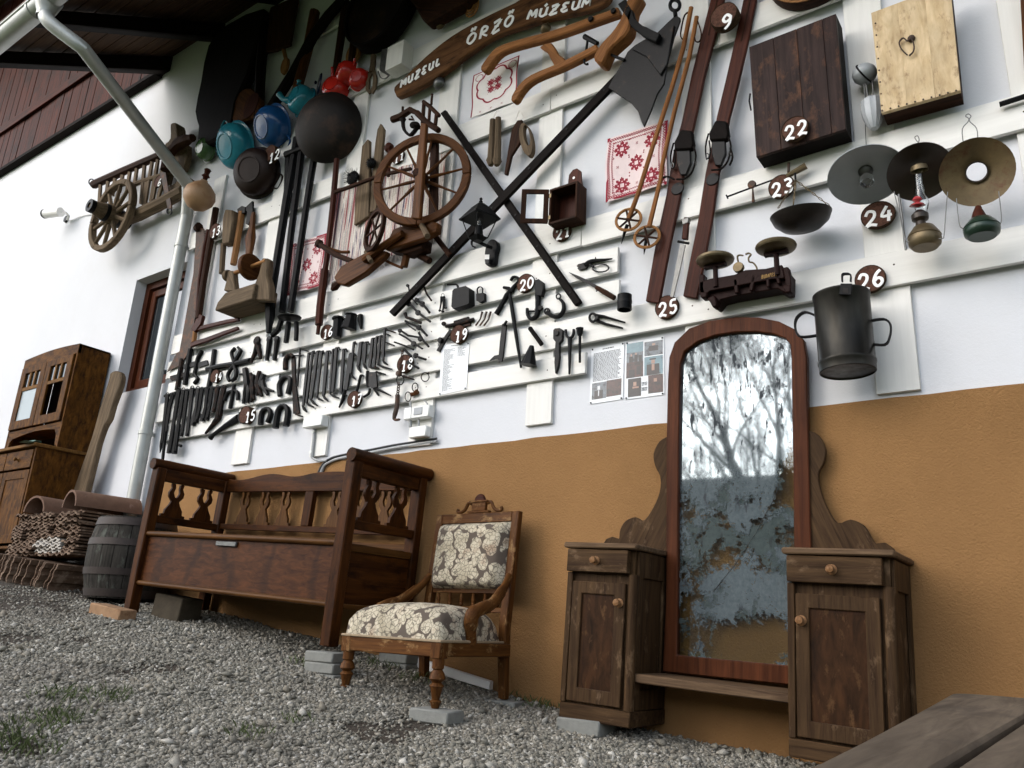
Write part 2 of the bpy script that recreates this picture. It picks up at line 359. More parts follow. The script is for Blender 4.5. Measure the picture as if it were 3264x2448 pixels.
def tufts():
    g = G(); spots = [(P0, r, n) for P0, r, n in (((40, 2350), .13, 170), ((150, 2310), .10, 120), ((230, 2290), .08, 60), ((90, 2400), .10, 80), ((330, 2230), .12, 160), ((180, 2230), .1, 120), ((800, 2350), .08, 60), ((360, 1965), .08, 70), ((60, 1835), .09, 70), ((940, 2310), .07, 60), ((960, 2120), .08, 60), ((1210, 2130), .12, 90), ((1330, 2170), .1, 60), ((1700, 2235), .12, 60), ((1760, 2260), .1, 50))]
    for (u, w), r, n in spots:
        v = ray(u, w); t = .3
        while (CAM+v*t).z > gz((CAM+v*t).x, (CAM+v*t).y) and t < 9: t += .01
        c = CAM+v*t
        if c.y > -.05: c.y = -.05
        for k in range(n):
            a, rr = random.uniform(0, 6.28), r*random.random()**.6
            x, y = c.x+math.cos(a)*rr, min(c.y+math.sin(a)*rr, -.02); z = gz(x, y); h = random.uniform(.015, .05); b = random.uniform(0, 6.28); lx, ly = math.cos(b), math.sin(b); w2 = .0016; le = random.uniform(.2, .9)*h
            g.add([(x-ly*w2, y+lx*w2, z), (x+ly*w2, y-lx*w2, z), (x+lx*le*.5, y+ly*le*.5, z+h*.7), (x+lx*le, y+ly*le, z+h)], [[0, 1, 2], [2, 1, 3], [0, 2, 3]])
    o = mesh_obj('grass', g, M['grass'], frame='id', smooth=0); tag(o, 'sparse short grass growing through the gravel', 'grass', kind='stuff')
tufts()

# ---- the house
H = T('museum_house', 'white plastered house with ochre base and dark timber eaves', 'house')
WX0, WX1, WZ0, WZ1 = -6.83, -6.03, Z_(1.79), Z_(2.885)
top = Z_(5.24)
g = G(); g.box(-16, WX0, 0, .32, -1.2, top); g.box(WX1, 6, 0, .32, -1.2, top+.0); g.box(WX0, WX1, 0, .32, -1.2, WZ0); g.box(WX0, WX1, 0, .32, WZ1, top)
g.box(-7.14, 6, .0, .32, top+.0005, Z_(5.62))
H.part('wall', g, M['plaster'], frame='id', smooth=0)
n = 90; xs = [-5.93+12*i/n for i in range(n+1)]
edge = [Z_(.972)+.006*noise.noise((x*5, 0, 0))+.003*noise.noise((x*31, 0, 0)) for x in xs]
H.part('plinth', G().prism([(xs[0], -.009, -1.0)]+[(x, -.009, e) for x, e in zip(xs, edge)]+[(xs[-1], -.009, -1.0)], (0, .008, 0)), M['ochre'], frame='id', smooth=0)
H.part('concrete_footing', G().box(-16, -5.934, -.02, -.001, -1.0, Z_(.735)), M['concrete'], frame='id')
# window in its reveal
wn = H.part('window', G().ring([(WX0+.002, .10, WZ0+.002), (WX1-.002, .10, WZ0+.002), (WX1-.002, .10, WZ1-.002), (WX0+.002, .10, WZ1-.002)], [(WX0+.07, .10, WZ0+.07), (WX1-.07, .10, WZ0+.07), (WX1-.07, .10, WZ1-.07), (WX0+.07, .10, WZ1-.07)], (0, .09, 0)), M['winwood'], label='red-brown wooden window frame')
H.part('sash', G().ring([(WX0+.08, .125, WZ0+.08), (WX1-.08, .125, WZ0+.08), (WX1-.08, .125, WZ1-.08), (WX0+.08, .125, WZ1-.08)], [(WX0+.15, .125, WZ0+.15), (WX1-.15, .125, WZ0+.15), (WX1-.15, .125, WZ1-.15), (WX0+.15, .125, WZ1-.15)], (0, .05, 0)), M['winwood'], sub=wn, bev=.006)
H.part('pane', G().box(WX0+.14, WX1-.14, .145, .152, WZ0+.14, WZ1-.14), M['glassd'], sub=wn)
# timber cladding of the upper storey, plank by plank
x = -15.0
while x < -7.2:
    w = random.uniform(.17, .23); dd = random.uniform(0, .012)
    H.part('cladding_plank', G().box(x, min(x+w-.006, -7.16), -.03-dd, .02, top+.002, Z_(9.6)), M['clad'], bev=.004); x += w
H.part('cladding_rail', G().box(-15, -7.16, -.075, -.044, Z_(5.9), Z_(6.03)), M['clad'], bev=.004)
H.part('added_shade_soffit', G().box(-16, -7.16, -1.9, -.05, Z_(8.7), Z_(8.8)), M['sheath'])  # upper eaves added to shade the cladding and the left wall
H.part('added_shade_edge', G().box(-16, -7.15, -1.98, -1.9, Z_(8.62), Z_(8.95)), M['soffit'])  # outer edge of the added shading eaves
H.part('drip_board', G().box(-15, -7.15, -.085, -.001, top-.03, top+.02), M['soffit'], bev=.004)
# eaves: rafters sloping out to the gutter, boards on top of them
SL = .62; D0 = 1.52
def roofz(d): return Z_(5.25)-SL*d
for i, xr in enumerate([-7.08, -6.2, -5.3, -4.4, -3.5, -2.6, -1.7, -.8, .1, 1.0, 1.9, 2.8, 3.7, 4.6]):
    H.part('rafter', G().prism([(xr-.06, .05, roofz(-.05)), (xr-.06, -D0, roofz(D0)), (xr-.06, -D0, roofz(D0)+.12), (xr-.06, .05, roofz(-.05)+.17)], (.12, 0, 0)), M['soffit'], bev=.004)
for k in range(11):
    d0 = -.05+k*.1445; d1 = d0+.138; z = .175 if k < 10 else .17
    H.part('sheathing_board', G().prism([(-7.15, -d0, roofz(d0)+z), (-7.15, -d1, roofz(d1)+z), (-7.15, -d1, roofz(d1)+z+.022), (-7.15, -d0, roofz(d0)+z+.022)], (13, 0, 0)), M['sheath'], bev=.002)
H.part('roof_covering', G().prism([(-7.2, .05, roofz(-.05)+.21), (-7.2, -D0-.06, roofz(D0+.06)+.205), (-7.2, -D0-.06, roofz(D0+.06)+.26), (-7.2, .05, roofz(-.05)+.27)], (13.2, 0, 0)), M['rust'])
H.part('fascia_board', G().box(-7.17, 6, -D0-.03, -D0-.004, roofz(D0)-.02, roofz(D0)+.17), M['soffit'])
H.done()
# ---- gutter and downpipe
gd, gzc = D0+.10, Z_(4.20); Gt = T('gutter', 'half-round galvanised gutter along the eaves', 'gutter')
rr = .075; prof = [(math.cos(a)*rr, math.sin(a)*rr) for a in [math.pi+math.pi*i/14 for i in range(15)]]; inn = [(math.cos(a)*(rr-.004), math.sin(a)*(rr-.004)) for a in [2*math.pi-math.pi*i/14 for i in range(15)]]
Gt.part('trough', G().prism([(-7.3, -gd+a, gzc+b) for a, b in prof+inn], (11, 0, 0)), M['zinc'], frame='id')
Gt.part('bead', G().tube([(-7.3, -gd-rr, gzc), (3.7, -gd-rr, gzc)], .011, 8), M['zinc'])
for xb in (-6.75, -5.85, -4.95, -4.05): Gt.part('bracket', G().lathe([(rr+.001, -.012), (rr+.006, -.012), (rr+.006, .012), (rr+.001, .012)], (xb, -gd, gzc), (1, 0, 0), 24), M['zinc'])
Gt.done()
Pp = T('downpipe', 'round galvanised downpipe running back from the gutter and down the wall', 'downpipe')
xo = -5.66; top_ = Vector((xo, -gd, gzc-.06))
e0 = P(232, 112, 1.5); e1 = P(600, 590, .16)
w0 = P(602, 655, .075); w1 = P(430, 1640, .075); w1.x = w0.x+.0; w1.z = Z_(.66)
Pp.part('outlet', G().lathe([(.095, .05), (.07, -.03), (.056, -.06), (.056, -.1)], top_, (0, 0, 1), 18), M['zinc'])
path = smoothpts([tuple(top_-Vector((0, 0, .07))), tuple((top_*.75+e0*.25)-Vector((0, 0, .09))), tuple(e0*.93+e1*.07)], 5)+[tuple(e0*.55+e1*.45), tuple(e1)]
Pp.part('offset_pipe', G().tube(path, .05, 18), M['zinc'])
Pp.part('bend', G().tube(smoothpts([tuple(e1), tuple((e1*.45+w0*.55)-Vector((0, 0, .02))), (w0.x, w0.y, w0.z-.1)], 5), .052, 18), M['zinc'])
Pp.part('pipe', G().tube([(w0.x, w0.y, w0.z-.08), (w0.x, w0.y, 2.2), (w1.x, w1.y, w1.z)], .05, 20), M['zinc'])
for z in (Z_(3.0), Z_(1.35)): Pp.part('clamp', G().lathe([(.051, -.014), (.056, -.014), (.056, .014), (.051, .014)], (w0.x, w0.y, z), (0, 0, 1), 20)+G().box(w0.x-.01, w0.x+.01, w0.y+.05, 0, z-.012, z+.012), M['zinc'])
Pp.done()
# ---- white rack of boards
Rk = T('display_rack', 'white painted rack of horizontal boards on upright battens covering the wall', 'rack')
for i, (x0, x1, z0, z1) in enumerate([(-5.80, -5.64, 1.28, 3.6), (-4.935, -4.745, 1.02, 3.75), (-4.10, -3.945, 1.01, 3.9), (-3.23, -3.055, 1.0, 3.95), (-2.39, -2.225, 1.04, 3.95), (-1.475, -1.315, 1.2, 3.9), (-.648, -.485, .99, 3.9), (-.045, .115, 1.44, 3.9)]):
    Rk.part('batten', G().box(x0, x1, -.022, -.0005, Z_(z0), Z_(z1)), M['board'], bev=.002)
for x0, x1, z0, z1 in [(-5.97, -2.3, 2.955, 3.115), (-2.297, .9, 2.958, 3.12), (-5.95, -2.06, 2.008, 2.172), (-2.057, .9, 2.004, 2.165), (-5.96, -1.832, 1.80, 1.945), (-5.9, -1.823, 1.64, 1.757), (-6.0, .8, 1.44, 1.592), (-5.88, -2.012, 1.275, 1.392), (-4.55, .9, 3.77, 3.92), (-4.7, .9, 4.55, 4.7)]:
    Rk.part('board', G().box(x0, x1, -.044, -.0225, Z_(z0), Z_(z1)), M['board'], bev=.0025)
g = G()
for zz in (1.872, 1.70, 1.515, 1.335, 2.085, 3.035, 3.84):
    for xx in (-5.72, -4.84, -4.02, -3.14, -2.3, -1.39, -.57, .03):
        for k_ in (-1, 1):
            if (zz < 1.4 or 1.6 < zz < 2) and xx > -2.05: continue
            g.lathe([(0, .0016), (.003, .0012), (.0042, 0)], (xx+k_*.045+random.uniform(-.01, .01), -.044, Z_(zz)+random.uniform(-.03, .03)), (0, -1, 0), 8)
Rk.part('nail_heads', g, M['rust'], kind='stuff')
Rk.done()
# ---- bare trees across the yard (seen in the mirror)
def tree(x, y, h, r, seed, label, lean=0):
    rnd = random.Random(seed); trunk, crown = G(), G(); cnt = [0]
    def grow(p, dirv, ln, rad, depth, g):
        pts = [p]; d = dirv.copy(); k = 4
        for i in range(k):
            d = (d+Vector((rnd.gauss(0, .13), rnd.gauss(0, .13), rnd.gauss(.02, .08)))).normalized(); pts.append(pts[-1]+d*ln/k)
        rs = [max(rad*(1-.45*i/k), .0055) for i in range(k+1)]; g.tube(pts, rs, 7 if depth < 2 else (4 if depth < 4 else 3)); cnt[0] += 1
        if depth >= (6 if h > 12.5 else 5) or ln < .12: return
        for j in range(3 if depth < 5 else 2):
            i = rnd.choice([2, 3, 4, 4]) if depth else rnd.choice([1, 2, 3, 4])
            a = rnd.uniform(0, 6.28); sp = rnd.uniform(.35, .85); ax = Vector((math.cos(a), math.sin(a), 0)); nd = (d+ax*sp+Vector((0, 0, .12))).normalized()
            grow(pts[i], nd, ln*rnd.uniform(.6, .82), rs[i]*rnd.uniform(.5, .68), depth+1, crown)
        grow(pts[-1], d, ln*.78, rs[-1]*.9, depth+1, crown)
    z = gz(x, y)-.1
    grow(Vector((x, y, z)), Vector((lean, 0, 1)).normalized(), h*.3, r, 0, trunk)
    t = T('bare_tree', label, 'tree', None); t.part('trunk', trunk, M['bark'], frame='id'); t.part('crown', crown, M['bark'], frame='id', smooth=0); t.done()
for i, (tx, ty, th_, tr_, sd_, ln_, lb_) in enumerate([(-6.75, -18.5, 13, .17, 5, -.10, 'tall leafless tree with a leaning forked trunk across the yard'), (-8.1, -22, 12, .12, 8, 0, 'leafless tree with fine spreading twigs behind the lawn'), (-9.9, -24, 10, .12, 11, .05, 'leafless tree with steep upright limbs at the edge of the wood'), (-7.7, -26, 13, .13, 13, 0, 'slender leafless tree standing up the wooded slope'), (-10.9, -27, 13, .13, 17, 0, 'leafless tree beside the slender one on the slope'), (-9.4, -31, 13, .13, 21, 0, 'leafless tree highest on the wooded slope')]): tree(tx, ty, th_, tr_, sd_, lb_, ln_)

def woodland():                           # the far wood on the slope reads as one mass
    rnd = random.Random(41); g = G()
    for i in range(230):
        y = rnd.uniform(-46, -25); x = -1.2+y*.36+rnd.uniform(-9, 9); z = gz(x, y)-.3; h = rnd.uniform(2.2, 5.0); lx, ly = rnd.gauss(0, .05), rnd.gauss(0, .05); r = rnd.uniform(.02, .045)
        p = [Vector((x+lx*h*t+rnd.gauss(0, .05), y+ly*h*t, z+h*t)) for t in (0, .35, .7, 1)]; g.tube(p, [r, r*.75, r*.45, .006], 4)
        for k in range(9):
            t = rnd.uniform(.3, .95); q = Vector((x+lx*h*t, y+ly*h*t, z+h*t)); a = rnd.uniform(0, 6.28); ln = rnd.uniform(.5, 1.6)*(1.15-t*.6); e = q+Vector((math.cos(a)*ln*.6, math.sin(a)*ln*.6, ln*.8)); g.tube([q, (q+e)/2+Vector((0, 0, -.06)), e], [r*.35, .012, .005], 3)
    o = mesh_obj('woodland', g, M['bark'], frame='id', smooth=0); tag(o, 'far leafless wood covering the slope across the yard', 'woodland', kind='stuff')
woodland()
# ------------------------------------------------------------------ painted figures and letters (strokes in a unit box)
GL = {'B': [[(.15, 0), (.15, 1), (.7, .95), (.75, .6), (.2, .52), (.8, .42), (.8, .05), (.15, 0)]], 'D': [[(.15, 0), (.15, 1), (.7, .85), (.85, .5), (.7, .12), (.15, 0)]], 'A': [[(.05, 0), (.5, 1), (.95, 0)], [(.25, .38), (.75, .38)]], 'P': [[(.15, 0), (.15, 1), (.8, .92), (.8, .58), (.15, .5)]], 'S': [[(.85, .88), (.5, 1), (.15, .78), (.8, .35), (.5, 0), (.12, .12)]], 'T': [[(.05, .98), (.95, .98)], [(.5, .98), (.5, 0)]],
      '0': [[(.5, 1), (.15, .75), (.1, .3), (.45, 0), (.85, .3), (.88, .72), (.5, 1)]], '1': [[(.2, .7), (.55, 1), (.5, 0)], [(.25, 0), (.78, 0)]],
      '2': [[(.1, .72), (.35, 1), (.78, .9), (.75, .55), (.1, .03), (.5, .1), (.95, 0)]], '3': [[(.12, .95), (.6, 1), (.8, .75), (.42, .55), (.85, .35), (.65, .02), (.1, .08)]],
      '4': [[(.55, 1), (.1, .4), (.9, .4)], [(.7, .7), (.6, 0)]], '5': [[(.85, 1), (.3, .95), (.22, .58), (.7, .55), (.82, .25), (.5, 0), (.1, .1)]],
      '6': [[(.75, 1), (.35, .75), (.12, .3), (.4, 0), (.8, .15), (.8, .42), (.45, .5), (.2, .35)]], '7': [[(.12, .95), (.85, .97), (.4, 0)], [(.3, .5), (.75, .5)]],
      '8': [[(.5, .52), (.2, .78), (.5, 1), (.8, .78), (.5, .52), (.15, .25), (.5, 0), (.85, .25), (.5, .52)]], '9': [[(.8, .8), (.5, 1), (.2, .75), (.4, .5), (.78, .62), (.82, .8), (.7, .3), (.3, 0)]],
      'M': [[(.02, 0), (.12, 1), (.5, .35), (.85, 1), (.98, 0)]], 'U': [[(.1, 1), (.15, .2), (.5, 0), (.8, .2), (.85, 1)], [(.85, .3), (.98, 0)]], 'Z': [[(.1, .95), (.9, 1), (.1, 0), (.95, .05)], [(.25, .55), (.75, .5)]],
      'E': [[(.85, .95), (.4, 1), (.2, .75), (.55, .52), (.12, .3), (.4, 0), (.9, .1)]], 'L': [[(.25, 1), (.2, .05), (.85, .1)]], 'R': [[(.15, 0), (.2, 1), (.75, .9), (.7, .58), (.22, .5), (.95, 0)]],
      'O': [[(.5, 1), (.12, .75), (.1, .25), (.48, 0), (.88, .25), (.88, .75), (.5, 1)]], 'Ő': [[(.5, .95), (.12, .7), (.1, .25), (.48, 0), (.88, .25), (.88, .7), (.5, .95)], [(.3, 1.15), (.4, 1.45)], [(.62, 1.15), (.74, 1.45)]],
      'Ú': [[(.1, 1), (.15, .2), (.5, 0), (.8, .2), (.85, 1)], [(.85, .3), (.98, 0)], [(.45, 1.15), (.68, 1.45)]]}
M['paint'] = plain('white_paint_marks', 'f4f4f2', .5, .06, 20)
M['slice'] = wood('wood_slice', '3a2620', '6a4a3c', 70, 1, .7)
M['bark2'] = wood('slice_bark', '2b201b', '55412f', 60, .3, .9)
M['slice_l'] = wood('pale_wood_slice', '6d5638', '9a8058', 70, 1, .8)
def glyph(ch, key, o, w, up, sw, d):
    """o lower-left corner, w width vector, up height vector, all in crop units."""
    g = G()
    for st in GL[ch]:
        pts = [(o[0]+w[0]*x+up[0]*y, o[1]+w[1]*x+up[1]*y) for x, y in st]
        if len(pts) > 2: pts = smoothpts(pts, 4)
        g = g+tub(key, pts, sw, d, 8, flat=.25)
    return g
def number(key, c, r, text, mat='slice', t=.02, rx=1.0, group='numbered wood slices', d=.046, look='dark brown', sw=.21, where=''):
    th = T('number_tag', f'{look} wood slice painted with a white {text} {where}', 'number tag', group)
    cx, cy = c; rr = r*mpp(key, c, d)
    face = G().lathe([(0, t), (rr*.5, t), (rr*.93, t-.0005)], P(*K(key, c), d), (0, -1, 0), 26, sx=rx)
    th.part('face', face, M[mat]); th.part('bark_rim', G().lathe([(rr*.93, t-.001), (rr*.98, t+.002), (rr*1.02, t*.5), (rr, 0), (0, 0)], P(*K(key, c), d), (0, -1, 0), 26, sx=rx), M['bark2'])
    n = len(text); h = r*1.15; wd_ = r*(.72 if n > 1 else .85); gap = r*.9
    # the slice lies parallel to the wall: rise and run of its own axes in the picture
    p0 = Vector(P(*K(key, c), d+t)); 
    for i, chh in enumerate(text):
        ox = (i-(n-1)/2)*gap*1.02
        g = G()
        for st in GL[chh]:
            pts = [(ox+(x-.5)*wd_, (y-.5)*h+(.06*r if i else -.06*r)) for x, y in st]
            if len(pts) > 2: pts = smoothpts(pts, 4)
            m_ = rr/r; g.tube([p0+Vector((x*m_*rx, -.001, y*m_)) for x, y in pts], sw*rr*.5, 8, flat=.22)
        th.part('digit', g, M['paint'])
    return th.done()
number('a2', (1362, 215), 42, '6', where='on the cart side', d=.125)
number('b', (568, 600), 38, '2', where='in the eaves shade')
number('b2', (735, 262), 62, '12', 'slice', .05, where='under the dark blue pot', d=.10, look='thick brown')
number('b2', (238, 905), 55, '13', where='beside the saws', d=.095)
number('k1', (690, 772), 62, '14', 'slice', .035, where='under the knobbly bolt', look='small pale-edged')
number('k1', (1015, 1170), 82, '15', 'slice', .05, where='between wrench and horseshoe', look='thick pale-edged')
number('k2', (465, 640), 72, '16', where='beside the flanged pipe')
number('k2', (755, 1325), 80, '17', 'slice', .03, where='below the row of clamps')
number('k2', (1270, 965), 88, '18', 'slice', .03, where='behind the chain')
number('k2', (1820, 668), 88, '19', 'slice', .035, where='at the head of the list sheet')
number('k3', (890, 465), 92, '20', where='beside the strap hook')
number('c2', (1592, 1182), 78, '21', where='under the open wall box')
number('c2', (195, 540), 55, '11', where='behind the big spinning rim')
number('e', (1250, 178), 100, '9', 'slice', .05, where='between the skis', d=.10, look='thick dark brown')
number('e', (1838, 1112), 100, '22', where='on the dark board box', d=.175)
number('e2', (1722, 265), 98, '23', where='on the steelyard', d=.07)
number('e2', (747, 1290), 98, '25', where='under the bayonet')
number('g2', (955, 668), 112, '24', where='between the lamps and the scale pan', rx=1.12)
number('g2', (888, 1212), 116, '26', where='behind the milk can')
# ------------------------------------------------------------------ carved museum sign
S = T('museum_sign', 'long carved wooden slab sign lettered MUZEUL ŐRZŐ MÚZEUM in white', 'sign')
S.part('slab', ply('c', smoothpts([(150, 745), (230, 665), (420, 480), (640, 305), (900, 155), (1180, 20), (1320, -40), (1900, -120), (1990, -60), (1950, 20), (1800, 85), (1500, 150), (1300, 205), (1000, 310), (760, 470), (520, 650), (330, 760), (190, 825), (160, 800)], 3, True), .05, .045), wood('sign_wood', '3a2415', '7a5434', 30, .08, .55, .3, '24150c', .4, 4), bev=.006)
def word(text, p0, p1, up, sw, frac=.72):
    n = len(text)
    for i, ch in enumerate(text):
        a, b = i/n, (i+frac)/n; o = (p0[0]+(p1[0]-p0[0])*a, p0[1]+(p1[1]-p0[1])*a); w = ((p1[0]-p0[0])*(b-a), (p1[1]-p0[1])*(b-a))
        S.part('letter', glyph(ch, 'c', o, w, up, sw, .097), M['paint'])
word('MUZEUL', (205, 748), (560, 535), (10, -62), 15)
word('ŐRZŐ', (765, 385), (1190, 190), (20, -92), 19, .7)
word('MÚZEUM', (1285, 165), (1840, 45), (22, -72), 19, .78)
S.done()
# ------------------------------------------------------------------ cloths
def bil(q, u, v): return q[0]*(1-u)*(1-v)+q[1]*u*(1-v)+q[2]*u*v+q[3]*(1-u)*v   # TL TR BR BL, v down
M['linen'] = plain('white_linen', 'e6e1dc', .9, .07, 30, .3, bsc=400)
M['red'] = plain('red_thread', '9c1c34', .9, .25, 60)
M['linen_p'] = plain('pinkish_linen', 'e4d2d0', .9, .07, 30, .3, bsc=400)
def cloth(name, label, corners, d, items, pink=False, wav=.006, seed=0):
    qd = [P(*K(k, p), d) for k, p in corners]; rnd = random.Random(seed)
    def pos(u, v, o=0): 
        p = bil(qd, u, v); p = p.copy(); p.y -= .008+wav*math.sin(u*9+seed)*(.3+v)+wav*.6*math.sin(u*4+v*5)+o; p.x += .004*math.sin(v*8+seed); return p
    n = 14; g = G(); g.v = [tuple(pos(i/n, j/n)) for j in range(n+1) for i in range(n+1)]+[tuple(pos(i/n, j/n, -.003)) for j in range(n+1) for i in range(n+1)]
    m = (n+1)**2
    g.f = [[j*(n+1)+i, j*(n+1)+i+1, (j+1)*(n+1)+i+1, (j+1)*(n+1)+i] for j in range(n) for i in range(n)]; g.f += [[m+x for x in reversed(f)] for f in g.f[:]]
    b = [i for i in range(n)]+[i*(n+1)+n for i in range(n)]+[n*(n+1)+n-i for i in range(n)]+[(n-i)*(n+1) for i in range(n)]
    g.f += [[b[i], b[(i+1) % len(b)], m+b[(i+1) % len(b)], m+b[i]] for i in range(len(b))]
    t = T(name, label, 'cloth'); c = t.part('linen', g, M['linen_p' if items is stars else 'linen'], frame='id')
    e = G()
    def sq(u, v, du, dv):
        e.add([pos(u, v, .0012), pos(u+du, v, .0012), pos(u+du, v+dv, .0012), pos(u, v+dv, .0012)], [[0, 1, 2, 3]])
    items(sq, pos, e); t.part('embroidery', e, M['red'], sub=c, frame='id', smooth=0, kind='stuff'); return t.done()
STAR = ["......#.....#......".replace('......', '......')]
def star_bits():
    B = []; n = 13
    for y in range(n):
        for x in range(n):
            dx, dy = abs(x-6), abs(y-6)
            on = (dx <= 1 and 1 < dy <= 6 and dx+dy <= 6 and not (dx == 0 and dy in (3,))) or (dy <= 1 and 1 < dx <= 6 and dx+dy <= 6 and not (dy == 0 and dx == 3)) or (dx == dy and 2 <= dx <= 4) or (abs(dx-dy) == 1 and 3 <= max(dx, dy) <= 4) or (dx in (4, 6) and dy in (4, 6) and dx == dy)
            if on: B.append((x-6, y-6))
    return B
SB = star_bits()
def motif(sq, cu, cv, su, sv, bits=None):
    for x, y in (bits or SB): sq(cu+x*su, cv+y*sv, su*.95, sv*.95)
def border(sq, in_, su, sv, zig=True):
    n = 46
    for i in range(n):
        t = in_+(1-2*in_)*i/n; w = (1-2*in_)/n; o = (i % 2)*sv*.8
        for v in (in_+o, 1-in_-o-sv): sq(t, v, w, sv)
        o = (i % 2)*su*.8
        for u in (in_+o, 1-in_-o-su): sq(u, t, su, w)
SMALLX = [(-1, -1), (1, -1), (0, 0), (-1, 1), (1, 1)]
def stars(sq, pos, e):
    for a in (0, .965): sq(a, 0, .03, 1); sq(0, a, 1, .025)
    for k in (.05, .10): border(sq, k, .014, .013)
    border(sq, .028, .012, .012)
    for u, v in ((.25, .23), (.75, .23), (.5, .5), (.25, .79), (.75, .79)): motif(sq, u, v, .0205, .020)
    for u, v in ((.5, .2), (.2, .5), (.8, .5), (.5, .82)): motif(sq, u, v, .012, .012, SMALLX)
cloth('embroidered_cloth', 'white cloth with red star embroidery behind the ski pole shafts', [('e', (235, 1195)), ('e', (745, 1030)), ('e2', (738, 240)), ('e2', (222, 398))], .012, stars, seed=1)
cloth('embroidered_cloth', 'white cloth with red star embroidery hanging behind tall iron rods', [('b2', (898, 1015)), ('b2', (1192, 920)), ('b2', (1138, 1372)), ('b2', (838, 1455))], .03, stars, seed=4)
def scallop(sq, pos, e):
    for i in range(40):
        t = i/40
        sq(t, .0, .026, .022); sq(0, t, .024, .026); sq(.975, t*.8, .025, .022)
    for s in range(90):                      # scalloped wreath
        a = 2*math.pi*s/90; r = .36+.045*abs(math.sin(a*4)); u, v = .5+r*math.cos(a), .42+r*.95*math.sin(a)
        sq(u-.016, v-.014, .034, .03)
    for cu, cv in ((.14, .12), (.86, .12)):
        for s in range(16): a = 6.283*s/16; sq(cu+.08*math.cos(a), cv+.07*math.sin(a), .02, .018)
    for cu, cv in ((.42, .34), (.58, .34), (.42, .5), (.58, .5)): motif(sq, cu, cv, .0135, .013); 
    for x in range(-9, 10):
        for y in range(-9, 10):
            if abs(abs(x)-abs(y)) < 3 and 3 < abs(x) < 10 or (x*x+y*y) in (25, 26, 29): sq(.5+x*.0135, .42+y*.0125, .013, .012)
    for u in (.2, .45, .7): motif(sq, u, .93, .012, .012, SMALLX)
cloth('embroidered_cloth', 'white cloth with red wreath embroidery under the wooden plough handles', [('c', (832, 652)), ('c', (1222, 478)), ('c', (1190, 870)), ('c', (812, 1010))], .046, scallop, wav=.002, seed=2)
mr = N_('striped_rag_weave'); v = mr.coord((1, 1, .02), rnd=False); f = mr.noise(v, 17, 2, .7)
x = mr.n('ValToRGB'); x.color_ramp.interpolation = 'CONSTANT'; mr.l(f, x.inputs['Fac']); r_ = x.color_ramp
for i, (p, c) in enumerate([(0, '4a3640'), (.36, '9c5a5c'), (.41, 'd6ccc2'), (.45, '6a5c70'), (.475, 'e0dad0'), (.52, 'b88078'), (.545, 'dcd4ca'), (.59, '7d6a70'), (.62, 'd8cec2')]):
    e_ = r_.elements[i] if i < 2 else r_.elements.new(p); e_.position = p; e_.color = lin(c)
c = mr.mix(1.0, x.outputs[0], mr.ramp(mr.noise(mr.coord((1, 1, 1), rnd=False), 180, 3, .7), [(.3, (.65, .65, .65)), (.7, (1.1, 1.1, 1.1))]), 'MULTIPLY')
mr.base(c); mr.rough(.95); mr.bump(mr.noise(mr.coord(rnd=False), 240, 3, .7), .7, .006); M['rag'] = mr.m
rg = [P(*K('b2', (1265, 562)), .03), P(*K('c2', (612, 505)), .03), P(*K('c2', (545, 1215)), .03), P(*K('b2', (1185, 1385)), .03)]
t = T('rag_rug', 'striped woven rag rug hanging behind the spinning wheel', 'rug'); g = G(); n = 30
rp_ = lambda u, v: bil(rg, u, v)+Vector((0, -.02-.010*math.sin(u*23)*(.4+v)-.006*math.sin(u*51+v*3), 0))
g.v = [tuple(rp_(i/n, j/12)) for j in range(13) for i in range(n+1)]+[tuple(rp_(i/n, j/12)+Vector((0, .008, 0))) for j in range(13) for i in range(n+1)]; m_ = 13*(n+1)
g.f = [[j*(n+1)+i, j*(n+1)+i+1, (j+1)*(n+1)+i+1, (j+1)*(n+1)+i] for j in range(12) for i in range(n)]; g.f += [[m_+a for a in reversed(f)] for f in g.f[:]]
t.part('weave', g, M['rag'], frame='id')
g = G()
for i in range(60):
    u = i/60; p = rp_(u, 1); g.tube([p, p+Vector((random.uniform(-.01, .01), -.005, -.03)), p+Vector((random.uniform(-.02, .02), -.002, -.055))], .002, 4)
t.part('fringe', g, M['linen'], frame='id', kind='stuff'); t.done()
# ------------------------------------------------------------------ left wall: camera, cart pieces, flask
C = T('security_camera', 'white bullet security camera on a small wall bracket', 'camera')
a, b = P(*K('a2', (388, 486)), .20), P(*K('a2', (518, 470)), .16)
C.part('body', G().tube([a, b], .048, 14), M['white']); ax = (a-b).normalized()
C.part('lens', G().lathe([(.049, -.012), (.05, .016), (.034, .016), (.0, .004)], a, ax, 14), M['iron'])
C.part('sun_shield', G().tube([a+Vector((0, 0, .028))+ax*.02, b+Vector((0, 0, .028))], .026, 10, flat=.35), M['white'])
C.part('bracket', G().tube([b, P(*K('a2', (560, 472)), .1), P(*K('a2', (588, 505)), .06), P(*K('a2', (575, 535)), .03)], .012, 8), M['white'])
C.part('base', G().lathe([(.04, 0), (.038, .02), (0, .022)], P(*K('a2', (572, 535)), .001), (0, -1, 0), 14), M['iron'])
C.part('cable', G().tube(smoothpts([tuple(P(*K('a2', p), .012)) for p in ((590, 548), (640, 530), (700, 502), (790, 487))], 4), .006, 6), M['white']); C.done()
W_ = T('wagon_wheel', 'wooden cart wheel with a long iron-bound hub mounted on the white wall', 'wheel')
wc = P(*K('a2', (958, 500)), .21); wr = .365
